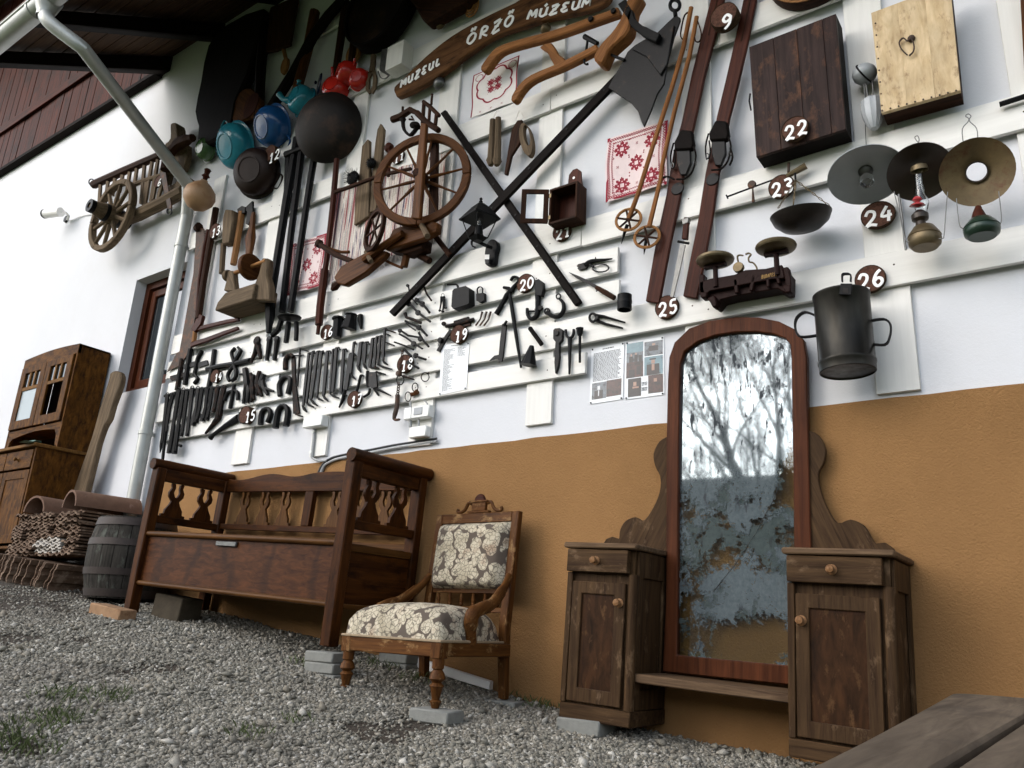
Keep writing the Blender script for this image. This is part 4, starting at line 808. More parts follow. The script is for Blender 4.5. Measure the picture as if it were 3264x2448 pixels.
t = T('axe', 'axe with a flared black blade and a bulging brown handle', 'axe'); t.part('handle', tub('b2', [(556, 745), (545, 860), (530, 960), (525, 1050), (515, 1120)], [26, 36, 66, 50, 40], .07, flat=.6), M['wbr']); t.part('head', ply('b2', [(545, 640), (550, 722), (535, 790), (512, 850), (488, 838), (500, 735), (478, 712), (490, 692)], .06, .02), M['iron'], bev=.003); t.done()
Gr = T('grindstone', 'grey wooden block with two uprights carrying an axle and small wheel', 'grindstone')
bx0 = P(*K('b2', (222, 1580)), .26).x; bx1 = P(*K('b2', (545, 1480)), .26).x; bz0 = P(*K('b2', (540, 1482)), .26).z; bz1 = P(*K('b2', (556, 1345)), .26).z
Gr.part('block', G().prism([(bx0, -.26, bz0), (bx1, -.26, bz0), (bx1, -.26, bz1), (bx0+.10, -.26, bz1), (bx0+.02, -.26, bz0+(bz1-bz0)*.5)], (0, .21, 0)), M['wgrey'], bev=.008)
ax0, ax1 = P(*K('b2', (338, 1282)), .22), P(*K('b2', (650, 1160)), .22); dx = (ax1-ax0).normalized()
Gr.part('upright', bar('b2', [(345, 1240), (355, 1320), (350, 1410)], [70, 62, 100], .19, .05), M['wgrey'], bev=.006)
Gr.part('upright', bar('b2', [(650, 1128), (645, 1200), (632, 1270), (625, 1360), (622, 1490)], [50, 60, 70, 130, 150], .17, .06), M['wgrey'], bev=.01)
Gr.part('axle', G().tube([ax0, ax1+dx*.02], .016, 10), M['wtan']); Gr.part('axle_disc', G().lathe([(0, .02), (.04, .02), (.046, 0), (.04, -.02), (0, -.02)], ax0, dx, 16), M['wgrey'])
wp = ax0*.38+ax1*.62; Gr.part('stone', G().lathe([(0, .022), (.095, .022), (.10, .015), (.10, -.015), (.095, -.022), (0, -.022)], wp, dx, 24), M['wbr']); Gr.done()
# ------------------------------------------------------------------ hanging wooden pieces, lantern, wall box
t = T('wooden_clappers', 'pair of turned wooden pegs hanging side by side on strings', 'pegs')
for x in (0, 52): t.part('peg', tub('c2', [(992+x*.9, 220-x*.3), (985+x, 400), (978+x, 540), (976+x, 570), (974+x, 608)], [36, 42, 48, 62, 34], .07), M['wgrey'])
t.part('string', tub('c2', [(985, 225), (1030, 140), (1050, 215)], 5, .07), M['linen']); t.done()
t = T('wooden_knife', 'pointed wooden blade hanging on a string', 'blade'); t.part('blade', ply('c2', [(1198, 222), (1240, 215), (1232, 400), (1152, 520), (1112, 688), (1086, 682), (1118, 480), (1150, 300)], .06, .02), M['wd'], bev=.004); t.part('string', tub('c2', [(1190, 215), (1218, 140), (1265, 205)], 5, .07), M['linen']); t.done()
an = [6.283*i/24 for i in range(24)]; el = lambda rx, ry, cx=1272, cy=385: [P(*K('c2', (cx+rx*math.cos(a)+ry*.16*math.sin(a), cy+ry*math.sin(a))), .085) for a in an]
one('wooden_slipper', 'oval wooden shoe sole with a hollow centre hanging by its heel', 'shoe last', G().ring(el(52, 140), el(26, 88, 1280, 350), (0, .035, 0)), M['wgrey'], bev=.004)
Ln = T('wall_lantern', 'black four-sided wall lantern with a visible bulb on a scrolled arm', 'lantern')
lo = P(*K('c2', (880, 1060)), .20); lk = mpp('c2', (880, 1060), .2)
def pyr(z0, h0, z1, h1, g): 
    a = .5; vs = [lo+Vector((math.cos(a+i*math.pi/2)*h, math.sin(a+i*math.pi/2)*h, z)) for z, h in ((z0, h0), (z1, h1)) for i in range(4)]
    return g.add(vs, [[0, 1, 2, 3], [4, 5, 6, 7]]+[[i, (i+1) % 4, (i+1) % 4+4, i+4] for i in range(4)])
Ln.part('roof', pyr(0, 155*lk, 85*lk, 75*lk, pyr(-12*lk, 158*lk, 0, 158*lk, G())), M['iron'], smooth=0)
Ln.part('cap', pyr(88*lk, 75*lk, 125*lk, 28*lk, G()), M['iron'], smooth=0); Ln.part('finial', G().lathe([(.008, 0), (.012, .012), (.006, .02), (.01, .03), (0, .042)], lo+Vector((0, 0, 125*lk)), (0, 0, 1), 10), M['iron'])
for i in range(4):
    a = .5+i*math.pi/2; dv = Vector((math.cos(a), math.sin(a), 0)); Ln.part('cage_bar', G().tube([lo+dv*130*lk+Vector((0, 0, -10*lk)), lo+dv*68*lk+Vector((0, 0, -165*lk))], .0035, 6), M['iron'])
Ln.part('base', pyr(-190*lk, 40*lk, -160*lk, 75*lk, G()), M['iron'], smooth=0); Ln.part('lamp_holder', G().lathe([(.022, 0), (.026, .03), (.02, .07), (0, .07)], lo+Vector((0, 0, -160*lk)), (0, 0, 1), 12), M['iron'])
mgl = N_('clear_glass'); mgl.b.inputs['Transmission Weight'].default_value = 1; mgl.b.inputs['Roughness'].default_value = .02; mgl.b.inputs['IOR'].default_value = 1.45; mgl.base((.95, .97, .97, 1)); M['glass'] = mgl.m
Ln.part('bulb', G().lathe([(.012, 0), (.014, .02), (.024, .05), (.02, .07), (0, .08)], lo+Vector((0, 0, -160*lk+.07)), (0, 0, 1), 14), M['glass'])
Ln.part('arm', tub('c2', smoothpts([(905, 1210), (840, 1240), (930, 1290), (980, 1310)], 3), 30, [.2]*4+[.17]*3+[.11]*3), M['iron']); Ln.part('scroll', tub('c2', smoothpts([(830, 1235), (812, 1260), (818, 1295), (842, 1305)], 3), 14, .19), M['iron'])
Ln.part('wall_plate', ply('c2', smoothpts([(975, 1235), (1020, 1250), (1032, 1300), (1015, 1370), (1005, 1445), (960, 1462), (922, 1440), (920, 1340), (940, 1270)], 3, True), .046, .035), M['iron'], bev=.006); Ln.part('sensor', ply('c2', [(922, 1400), (962, 1400), (960, 1450), (925, 1448)], .085, .02), M['iron2'], bev=.003); Ln.part('label_sticker', ply('c2', [(922, 1368), (962, 1368), (960, 1408), (922, 1408)], .106, .0012), M['white']); Ln.done()
Bx = T('wall_box', 'open dark wooden wall box with a rounded hanger board', 'box')
q0 = P(*K('c2', (1480, 1085)), .15); x0 = q0.x; x1 = P(*K('c2', (1690, 1030)), .15).x; z0 = P(*K('c2', (1690, 1030)), .15).z; z1 = P(*K('c2', (1690, 760)), .15).z
Bx.part('side', G().box(x0-.012, x0, -.15, -.05, z0-.012, z1+.012), M['wd'], bev=.002); Bx.part('side', G().box(x1, x1+.012, -.15, -.05, z0-.012, z1+.012), M['wd'], bev=.002)
Bx.part('top', G().box(x0+.0005, x1-.0005, -.148, -.05, z1, z1+.012), M['wd']); Bx.part('floor', G().box(x0+.0005, x1-.0005, -.148, -.05, z0-.012, z0), M['wd'])
bkpts = [(x0, z0), (x1, z0), (x1, z1), (x1-.012, z1+.03), (x1-.02, z1+.07), (x1-.025, z1+.13), (x1-.05, z1+.155), (x0+.08, z1+.155), (x0+.055, z1+.13), (x0+.05, z1+.07), (x0+.03, z1+.03), (x0, z1)]
Bx.part('back', G().prism([(a, -.06, b) for a, b in bkpts], (0, .012, 0)), M['wred'])
Bx.part('hanging_hole', G().lathe([(0, .002), (.008, .002), (.008, 0)], ((x0+x1)/2+.01, -.0605, z1+.10), YN, 12), M['white'])
o = Vector((x0-.006, -.152, 0)); dw = x1-x0; yw = R(32)
dv = Vector((-math.cos(yw), -math.sin(yw), 0)); nv = Vector((-math.sin(yw), math.cos(yw), 0))
oc = lambda u, z: o+dv*u+Vector((0, 0, z)); F4 = lambda a, b, c, e: [oc(a, c), oc(b, c), oc(b, e), oc(a, e)]
dr = Bx.part('door', G().ring(F4(.006, dw, z0-.005, z1+.01), F4(.034, dw-.028, z0+.023, z1-.018), nv*.012), M['wd'], bev=.002)
Bx.part('door_glass', G().prism(F4(.03, dw-.024, z0+.02, z1-.015), nv*.003).xf(Matrix.Translation(nv*.005)), M['glass'], sub=dr)
for z in (z0+.03, z1-.03): Bx.part('hinge', G().box(x0-.014, x0+.002, -.1525, -.1505, z-.012, z+.012), M['brass'])
Bx.done()
# ------------------------------------------------------------------ skis, poles, bayonet
E2 = lambda p: (p[0], p[1]+1337.8)                       # crop e2 in crop e units
def ski(label, pts, w, seed, bind):
    t = T('wooden_ski', label, 'ski', 'pair of wooden skis'); t.part('runner', bar('e', pts, w, .05, .022), M['wred'], bev=.004)
    (x, y), k = bind, 1
    t.part('groove', bar('e', [pts[0], pts[1], pts[2]], 10, .0725, .002), M['wd'])
    t.part('toe_plate', ply('e', [(x-62, y+100), (x+55, y+95), (x+60, y+230), (x+20, y+330), (x-30, y+330), (x-60, y+230)], .073, .02), M['iron2'], bev=.004)
    t.part('heel_leather', ply('e', [(x-60, y), (x-30, y-60), (x+70, y-50), (x+85, y+60), (x+72, y+110), (x-80, y+115), (x-85, y+50)], .072, .035), M['wblk'], bev=.008)
    t.part('heel_plate', disc('e', (x-50, y+450), 52, .072, .006, 16), M['iron2'])
    t.part('strap', tub('e', smoothpts([(x-85, y+60), (x-110, y+170), (x-100, y+280), (x-70, y+220), (x-80, y+120)], 3), 13, .09), M['wblk']); t.part('strap', tub('e', smoothpts([(x+85, y+90), (x+105, y+170), (x+80, y+290), (x+20, y+360), (x-60, y+370)], 3), 15, .1), M['wblk'])
    for p in ((x-95, y+250), (x+98, y+230)): t.part('buckle', G().tube([P(*K('e', (p[0]+12*math.cos(a), p[1]+22*math.sin(a))), .1) for a in [6.283*i/8 for i in range(8)]], .003, 5, True), M['steel'])
    t.part('strap_end', tub('e', smoothpts([(x+100, y+180), (x+120, y+260), (x+95, y+330)] if seed else [(x-80, y+370), (x-140, y+345), (x-190, y+365)], 3), 16, .1), M['wblk']); t.done()
ski('wooden ski with its binding right beside the star cloth', [(1200, -160), (1165, 0), (1090, 300), (1000, 650), (915, 1050), (850, 1300), E2((790, 330)), E2((700, 750)), E2((612, 1240))], [100, 112, 116, 112, 110, 116, 120, 124, 118], 0, (880, 1160))
ski('wooden ski standing right of the bayonet', [(1475, -160), (1442, 0), (1370, 350), (1290, 700), (1215, 1000), (1170, 1250), E2((1120, 150)), E2((1060, 550)), E2((990, 900)), E2((932, 1198))], [96, 108, 112, 112, 108, 110, 114, 118, 122, 120], 1, (1178, 1080))
def skipole(label, pts, c, tip, strap):
    t = T('ski_pole', label, 'ski pole', 'pair of ski poles'); t.part('shaft', tub('e', pts, [32]*(len(pts)-1)+[36], .105), M['wplow'])
    o = P(*K('e', c), .11); k = mpp('e', c, .11); ax = Vector((.25, -.95, .12)).normalized(); e1 = ax.cross(Vector((0, 0, 1))).normalized(); e2 = e1.cross(ax); rr = 100*k
    for s in (1.0, .92): t.part('basket_ring', G().tube([o+(e1*math.cos(a)+e2*math.sin(a))*rr*s for a in [6.283*i/24 for i in range(24)]], .0055, 6, True), M['wtan'])
    for i in range(6): a = 1.047*i+.3; t.part('basket_strap', G().tube([o, o+(e1*math.cos(a)+e2*math.sin(a))*rr*.95], .006, 6), M['wd'])
    t.part('tip', tub('e', tip, [26, 22, 4], .09), M['iron']); t.part('hand_loop', tub('e', smoothpts(strap, 3), 11, .11), M['wd']); t.done()
skipole('tan ski pole leaning across the middle of the star cloth', [(945, 65), (880, 400), (780, 750), (620, 1240), (490, 1659), E2((412, 530))], E2((410, 535)), [E2((400, 580)), E2((375, 650)), E2((350, 742))], [(930, 100), (890, 130), (865, 220), (855, 310), (890, 330), (920, 200)])
skipole('brown ski pole running along the left edge of the ski', [(992, 145), (930, 480), (800, 960), (700, 1400), E2((685, 190)), E2((585, 600))], E2((568, 682)), [E2((562, 700)), E2((550, 770)), E2((542, 832))], [(1000, 180), (1030, 280), (1020, 350), (985, 355), (975, 320)])
t = T('bayonet', 'old bayonet with a brown grip hanging between the skis', 'bayonet'); t.part('grip', bar('e2', [(902, 512), (885, 700)], [44, 50], .06, .02), M['wred'], bev=.004); t.part('pommel', ply('e2', [(860, 530), (925, 512), (920, 560), (868, 580)], .058, .025), M['steel'], bev=.003); t.part('guard', tub('e2', [(832, 722), (925, 738)], 22, .07), M['iron2']); t.part('blade', bar('e2', [(872, 745), (830, 950), (778, 1195)], [44, 40, 26], .062, .008), M['steel']); t.done()
# ------------------------------------------------------------------ boards top right
Db = T('dough_board', 'dark brown plank board box with number 22 fixed on it', 'board box')
cn = [Vector(P(*p, .165)) for p in ((2388, 149.5), (2664, 43), (2696, 411), (2410.6, 500.8))]
M['wdk2'] = wood('purple_brown_wood', '221816', '40302c', 40, .06, .5, .2, '5a3d2c', .35, 7)
for i, (a, b) in enumerate(((0, .29), (.293, .56), (.563, .85), (.853, 1))):
    f = lambda u, v: bil(cn, u, v); Db.part('plank', G().prism([f(a, 0), f(b, 0), f(b, 1), f(a, 1)], (0, .02+.0, 0)), M['wdk2'], bev=.0015)
for nm, (a, b, c, e) in dict(bottom_rail=((0, .97), (1, .97), (1, 1), (0, 1)), top_rail=((0, 0), (1, 0), (1, .03), (0, .03)), left_rail=((0, .031), (.03, .031), (.03, .969), (0, .969)), right_rail=((.97, .031), (1, .031), (1, .969), (.97, .969))).items():
    Db.part(nm, G().prism([bil(cn, *x)+Vector((0, .021, 0)) for x in (a, b, c, e)], (0, .09, 0)), M['wblk'])
Db.part('hinge', tub('e', [(1448, 800), (1440, 860), (1455, 940)], 14, .15), M['iron']); Db.done()
Lb = T('bread_board', 'pale worn wooden board with nail marks and a heart-shaped wire loop', 'board')
cn2 = [Vector(P(*K('g', p), .16)) for p in ((890, 110), (1560, -140), (1652, 770), (978, 962))]
for i, (a, b) in enumerate(((0, .34), (.3402, .69), (.6902, 1))): Lb.part('plank', G().prism([bil(cn2, a, 0), bil(cn2, b, 0), bil(cn2, b, 1), bil(cn2, a, 1)], (0, .02, 0)), M['wpale'], bev=.0006)
for nm, (a, b, c, e) in dict(bottom_rail=((0.005, .955), (.995, .955), (.995, .995), (0.005, .995)), right_rail=((.96, 0), (.995, 0), (.995, .954), (.96, .954)), left_rail=((.005, 0), (.04, 0), (.04, .954), (.005, .954))).items(): Lb.part(nm, G().prism([bil(cn2, *x)+Vector((0, .0205, 0)) for x in (a, b, c, e)], (0, .09, 0)), M['wd'])
Lb.part('wire_loop', tub('g', smoothpts([(1200, 470), (1150, 420), (1130, 360), (1165, 325), (1200, 350), (1230, 330), (1255, 380), (1250, 440), (1215, 475)], 3), 13, .175), M['rust']); Lb.part('knot', disc('g', (1235, 335), 26, .16, .012, 10, dome=.006), M['rust'])
g = G()
for i in range(10): g = g+disc('g', (985+i*70, 945-i*19), 7, .1605, .004, 6)
for i in range(8): g = g+disc('g', (985-i*8-2, 900-i*100), 6, .1605, .003, 6)
Lb.part('nail_heads', g, M['rust'], kind='stuff'); Lb.done()
M['shade_g'] = plain('grey_enamel_shade', '979b9d', .5, .2, 5, .05, .1); M['cupm'] = plain('dull_pale_metal', 'a9adb0', .5, .15, 20, .05, .1); t = T('hand_beater', 'grey metal ball and fluted cup joined by wire rods', 'beater'); o = P(*K('g', (835, 632)), .09); k = mpp('g', (835, 632), .09)
t.part('ball', G().lathe([(0, -80*k), (45*k, -68*k), (80*k, -30*k), (88*k, 0), (80*k, 30*k), (45*k, 68*k), (0, 80*k)], o, (0, 0, 1), 18), M['shade_g']); t.part('band', G().lathe([(89*k, -.004), (91*k, 0), (89*k, .004)], o, (.9, -.3, .4), 20), M['iron'])
for p in ([(822, 560), (828, 700), (842, 875)], [(898, 680), (908, 760), (910, 860)], [(850, 560), (845, 720), (870, 870)]): t.part('rod', tub('g', p, 13, .09), M['steel'])
o2 = P(*K('g', (895, 860)), .09); g = G(); nfl = 24
pr = [(0, 0), (70, 0), (78, -15), (74, -40), (80, -60), (72, -130), (50, -200), (28, -235), (0, -238)]
vs = [(o2+Vector((math.cos(6.283*j/nfl)*r*k*(1-.08*(j % 2)), math.sin(6.283*j/nfl)*r*k*(1-.08*(j % 2)), h*k))) for r, h in pr for j in range(nfl)]
g.add(vs, [[i*nfl+j, i*nfl+(j+1) % nfl, (i+1)*nfl+(j+1) % nfl, (i+1)*nfl+j] for i in range(len(pr)-1) for j in range(nfl)]); t.part('cup', g, M['cupm']); t.part('cord', tub('g', [(840, 1050), (845, 1180), (852, 1300)], 7, .06), M['steel']); t.done()
t = T('wooden_plate', 'round wooden bowl cut by the picture top beside the dark board', 'bowl'); o = P(*K('g', (415, -235)), .05); rr = 305*mpp('g', (415, 0)); t.part('bowl', G().lathe([(rr, 0), (rr*1.02, .02), (rr, .06), (rr*.93, .06), (rr*.7, .03), (0, .025)], o, YN, 36, sx=1.06), M['wd']); t.part('rim', G().lathe([(rr*.99, .058), (rr*.99, .066), (rr*.94, .066), (rr*.94, .058)], o, YN, 36, sx=1.06), M['wtan']); t.done()
one('dark_rod', 'dark iron rod right of the pale board', 'rod', tub('g', [(1985, 892), (2100, 855), (2300, 790)], 40, .07), M['iron'])
one('brown_plank', 'upright brown plank at the far right of the rack', 'plank', ply('g', [(2152, -200), (2400, -280), (2440, 560), (2195, 600)], .05, .03), M['wbr'], bev=.004)
# ------------------------------------------------------------------ steelyard, lamps, kitchen scale, churn
t = T('steelyard_balance', 'steelyard balance with a hanging dark round pan on chains', 'balance'); t.part('beam', tub('e2', [(1252, 340), (1480, 255), (1770, 150)], 13, .08), M['iron']); t.part('beam_head', tub('e2', [(1760, 165), (1850, 118), (1925, 75)], [34, 44, 52], .085), M['brass']); t.part('end_stop', tub('e2', [(1244, 325), (1258, 355)], 14, .08), M['iron'])
t.part('hanger', tub('e2', [(1778, 50), (1775, 130)], 24, .085), M['rust']); t.part('counterweight', disc('e2', (1465, 240), 32, .08, .012, 14), M['rust']); t.part('weight_hook', tub('e2', [(1470, 270), (1475, 385)], [12, 28], .085), M['rust']); t.part('pan_hook', tub('e2', [(1830, 130), (1835, 200)], 18, .09), M['iron'])
pc = P(*K('e2', (1880, 500)), .17); pr_ = (P(*K('e2', (2150, 500)), .17)-P(*K('e2', (1605, 560)), .17)).length/2*.93
t.part('pan', G().lathe([(pr_, 0), (pr_*1.01, .004), (pr_*.9, -.03), (pr_*.65, -.058), (pr_*.35, -.072), (0, -.076), (0, -.072), (pr_*.6, -.052), (pr_*.96, 0)], pc, (0, -.14, 1), 36), plain('pan_brass', '2a2420', .45, .4, 15, .1, .5, .5, '3a4034', .62))
def chain(p, q, n, r=.0028, w=.009): 
    g = G(); p, q = Vector(p), Vector(q); dv = (q-p)/n; u = dv.normalized(); a1 = u.cross(Vector((0, 1, 0))).normalized(); a2 = u.cross(a1)
    for i in range(n):
        c = p+dv*(i+.5); s = a1 if i % 2 else a2; g.tube([c+u*math.cos(a)*dv.length*.62+s*math.sin(a)*w*.6 for a in [6.283*j/8 for j in range(8)]], r, 5, True)
    return g
hk = P(*K('e2', (1838, 200)), .10)
for a in (2.2, 4.2, 6.1): t.part('chain', chain(hk, pc+Vector((math.cos(a)*pr_, math.sin(a)*pr_, 0)), 10, .0018, .006), M['brass'])
t.done()
M['shade_d'] = plain('brown_black_shade', '33291f', .4, .4, 8, .1, .3); M['shade_r'] = plain('rust_speckled_shade', '6b5a3c', .6, .4, 14, .15, .2, .4, '54321c', .52)
def shade(t, c, r, mat, hole, d=.2, ax=(.12, -.62, -.78), depth=.035):
    o = P(*K('g2', c), d); rr = r*mpp('g2', c, d); a = Vector(ax).normalized(); h = rr*hole
    t.part('shade', G().lathe([(h, -depth), (rr*.5, -depth*.55), (rr*.97, 0), (rr, .003), (rr*1.0, -.002), (rr*.5, -depth*.55-.004), (h, -depth-.004), (h, -depth)], o, a, 40), mat); return o, rr, a
def wires(t, pts, w=9, d=.2): t.part('wire', tub('g2', smoothpts(pts, 3), w, d, 6), M['steel'])
L1 = T('oil_lamp', 'hanging lamp with a plain grey enamel shade', 'lamp'); o, rr, a = shade(L1, (848, 318), 278, M['shade_g'], .02, .2, (.1, -.36, -.93)); L1.part('cap', G().lathe([(.03, 0), (.028, .01), (.015, .022), (0, .025)], o-a*.03, a, 14), M['steel']); L1.part('bulb', G().lathe([(.02, 0), (.03, .02), (.026, .045), (0, .055)], o-a*.02+Vector((0, 0, -.02)), a, 14), M['glass']); wires(L1, [(1085, 455), (1120, 600), (1160, 780), (1190, 880), (1225, 882)]); L1.part('wire', tub('g2', [(1125, 480), (1155, 700), (1185, 955)], 20, .19, 6), M['steel']); L1.done()
def tank(t, c, r, h, mat, burner, d=.2):
    o = P(*K('g2', c), d); k = mpp('g2', c, d); R1, H1 = r*k, h*k
    t.part('oil_tank', G().lathe([(0, -H1*.5), (R1*.75, -H1*.5), (R1*.95, -H1*.35), (R1, -H1*.12), (R1*.96, -H1*.03), (R1, .0), (R1*.93, H1*.1), (R1*.6, H1*.42), (R1*.3, H1*.5), (0, H1*.5)], o, (.03, 0, 1), 26), mat); return o, R1, H1
L2 = T('oil_lamp', 'brass oil lamp with a glass chimney under a dark brown shade', 'lamp'); o, rr, a = shade(L2, (1305, 290), 232, M['shade_d'], .1, .17)
to, R1, H1 = tank(L2, (1345, 840), 122, 195, M['brass'], None, .17); L2.part('burner', G().lathe([(R1*.35, 0), (R1*.28, .02), (R1*.5, .03), (R1*.52, .05), (R1*.3, .065), (R1*.2, .07), (0, .07)], to+Vector((-.008, 0, H1*.48)), (0, 0, 1), 16), M['shade_d'])
ch0 = P(*K('g2', (1325, 640)), .17); ch1 = P(*K('g2', (1290, 300)), .19); dv = ch1-ch0; cl = dv.length
L2.part('chimney', G().lathe([(.018, 0), (.026, cl*.15), (.03, cl*.25), (.022, cl*.4), (.016, cl*.7), (.016, cl), (.0145, cl), (.0145, cl*.7), (.02, cl*.4), (.028, cl*.25), (.0165, 0)], ch0, dv, 18), M['glass'])
M['pink'] = plain('red_glass', 'b3474a', .15, .3, 30, 0, 0, .6); L2.part('red_ornament', G().lathe([(.004, 0), (.03, .006), (.022, .014), (.008, .02), (.02, .03), (.012, .042), (0, .046)], P(*K('g2', (1285, 590)), .2), (.1, -.2, 1), 12), M['pink'])
L2.part('smoke_bell', G().lathe([(.03, 0), (.034, -.008), (.03, .012), (.012, .022), (0, .024)], P(*K('g2', (1300, 265)), .2), (0, -.2, 1), 16), M['brass'])
wires(L2, [(1543, 460), (1530, 600), (1512, 830), (1500, 855), (1468, 860)]); wires(L2, [(1250, 80), (1290, 40), (1300, 10), (1285, -20), (1262, -5), (1285, 30), (1330, 75)], 9, .16); L2.done()
L3 = T('oil_lamp', 'green oil lamp under a rust-speckled shade with an open centre', 'lamp'); o, rr, a = shade(L3, (1790, 290), 258, M['shade_r'], .27, .2, (.05, -.85, -.5)); L3.part('collar', G().lathe([(rr*.27, -.04), (rr*.31, -.034), (rr*.31, -.02), (rr*.27, -.026)], o, a, 24), M['shade_d'])
M['greenlamp'] = plain('green_painted_tin', '22372a', .35, .35, 12, .08, .2); to, R1, H1 = tank(L3, (1832, 762), 130, 165, M['greenlamp'], None, .2); L3.part('burner', G().lathe([(R1*.45, 0), (R1*.3, .03), (R1*.12, .055), (0, .06)], to+Vector((-.004, 0, H1*.45)), (0, 0, 1), 14), M['wred']); L3.part('wick', tub('g2', smoothpts([(1812, 640), (1800, 600), (1820, 580), (1832, 600)], 3), 12, .2), M['wd'])
wires(L3, [(1618, 515), (1630, 640), (1645, 740), (1665, 768), (1702, 770)]); wires(L3, [(1978, 455), (1995, 600), (2002, 700), (1985, 735), (1950, 742)]); L3.part('hanger', tub('g', smoothpts([(1675, 1210), (1668, 1100), (1715, 1040), (1722, 1010), (1695, 990), (1718, 972), (1742, 990), (1728, 1015), (1735, 1040), (1790, 1095), (1800, 1190)], 3), 9, .2, 6), M['steel']); L3.done()
Ks = T('kitchen_scale', 'cast-iron kitchen scale with two brass pans and swan pointers', 'scale')
M['cast'] = plain('dark_red_cast_iron', '24110d', .6, .4, 25, .2, .05, .12)
Ks.part('front_plate', ply('p', [(2230, 898), (2262, 888), (2340, 875), (2375, 860), (2440, 856), (2492, 843), (2500, 886), (2462, 889), (2362, 908), (2262, 927), (2238, 948), (2229, 926)], .15, .02), M['cast'], bev=.003)
Ks.part('trough', ply('p', [(2250, 915), (2492, 880), (2518, 868), (2516, 928), (2500, 932), (2478, 919), (2330, 946), (2297, 955), (2279, 978), (2268, 973), (2255, 945)], .06, .085), M['cast'], bev=.004)
Ks.part('bed', bar('e2', [(1120, 1160), (1450, 1130), (1780, 1080)], 90, .06, .06), M['cast'], bev=.004)
for p, w in (([(1035, 1000), (1030, 1100), (1045, 1195)], 44), ([(1320, 1040), (1330, 1160)], 36), ([(1480, 1010), (1450, 1140)], 34), ([(1590, 1000), (1600, 1110)], 30), ([(1745, 940), (1770, 1040), (1775, 1150)], 50), ([(1660, 930), (1690, 1080)], 30)): Ks.part('upright', bar('e2', p, w, .13, .04), M['cast'], bev=.004)
for p in ([(1110, 1190), (1135, 1240), (1145, 1278)], [(1760, 1090), (1768, 1155)], [(1045, 1150), (1050, 1200)]): Ks.part('foot', bar('e2', p, [70, 50, 36][:len(p)], .13, .05), M['cast'], bev=.005)
for p in ([(1400, 1040), (1450, 985), (1490, 1040), (1540, 1000)], [(1230, 1090), (1270, 1040), (1330, 1080)], [(1690, 1020), (1730, 960), (1790, 980)]): Ks.part('scrollwork', tub('e2', smoothpts(p, 4), 18, .165), M['cast'])
for c, r in (((1150, 905), 150), ((1668, 795), 160)):
    o = P(*K('e2', c), .17); rr = r*mpp('e2', c, .17)*.95; Ks.part('pan', G().lathe([(0, -.006), (rr*.7, -.006), (rr*.95, .004), (rr, .016), (rr*.97, .016), (rr*.92, .008), (0, 0)], o, (0, 0, 1), 32), M['brass']); Ks.part('pan_rim', G().lathe([(rr*1.0, .008), (rr*1.03, .016), (rr*1.0, .022), (rr*.97, .016)], o, (0, 0, 1), 32), M['brass']); Ks.part('pan_post', G().tube([o, o-Vector((0, 0, .12))], .012, 8), M['cast']); Ks.part('pan_cross', G().box(o.x-rr*.6, o.x+rr*.6, o.y-.012, o.y+.012, o.z-.022, o.z-.007), M['cast'])
Ks.part('adjuster', disc('e2', (1355, 950), 42, .16, .02, 18), M['brass'])
for p in ([(1362, 1040), (1358, 960), (1345, 890), (1340, 850), (1360, 838), (1388, 842)], [(1505, 1020), (1505, 950), (1475, 905), (1440, 895), (1435, 860), (1455, 835), (1435, 822), (1408, 832)]): Ks.part('swan_pointer', tub('e2', smoothpts(p, 3), 15, .16), M['brass'])
M['gilt'] = plain('worn_gilding', '8a6a34', .5, .3, 30, 0, .4)
for tx, p0, p1, hh in (('BUDAPEST', (1545, 1040), (1680, 1010), 30),):
    for i, ch in enumerate(tx): f = i/len(tx); Ks.part('gilt_letter', glyph(ch, 'e2', (p0[0]+(p1[0]-p0[0])*f, p0[1]+(p1[1]-p0[1])*f), ((p1[0]-p0[0])/len(tx)*.7, (p1[1]-p0[1])/len(tx)*.7), (2, -hh), 4, .173), M['gilt'])
Ks.done()
t = T('balance_weight', 'small green knobbed weight standing on the higher scale pan', 'weight'); o = P(*K('e2', (1622, 780)), .17); t.part('weight', G().lathe([(0, 0), (.018, 0), (.019, .016), (.012, .022), (.007, .026), (.01, .034), (.007, .04), (0, .042)], o, (0, 0, 1), 16), M['greenlamp']); t.done()
Ch = T('milk_can', 'black iron milk can with two side handles hanging from the rack', 'milk can')
cx = P(*K('n', (662, 480)), .17); rc = .1085; ct = P(*K('n', (680, 235)), .28).z+.056; cb = P(*K('n', (635, 925)), .28).z+.056
mk = N_('burnished_black_tin'); v = mk.coord((1, 1, .3)); mk.base(mk.ramp(mk.noise(v, 14, 5, .6), [(.3, lin('1c1b18')), (.75, lin('33302a'))])); mk.rough(mk.ramp(mk.noise(v, 30, 4, .6), [(.3, (.3, .3, .3)), (.7, (.5, .5, .5))])); mk.b.inputs['Metallic'].default_value = .75; M['tin'] = mk.m
Ch.part('body', G().lathe([(rc*1.0, ct-cb), (rc*1.03, ct-cb+.003), (rc*1.03, ct-cb-.006), (rc, ct-cb-.01), (rc*.99, .05), (rc*1.02, .045), (rc*1.02, .036), (rc*.99, .03), (rc*.985, .002), (rc*.96, 0), (rc*.94, .006), (0, .008)], (cx.x, cx.y, cb), (-.012, 0, 1), 44), M['tin'])
Ch.part('inside', G().lathe([(rc*.985, ct-cb-.001), (rc*.97, .02), (0, .02)], (cx.x, cx.y, cb), (-.012, 0, 1), 30), M['iron'])
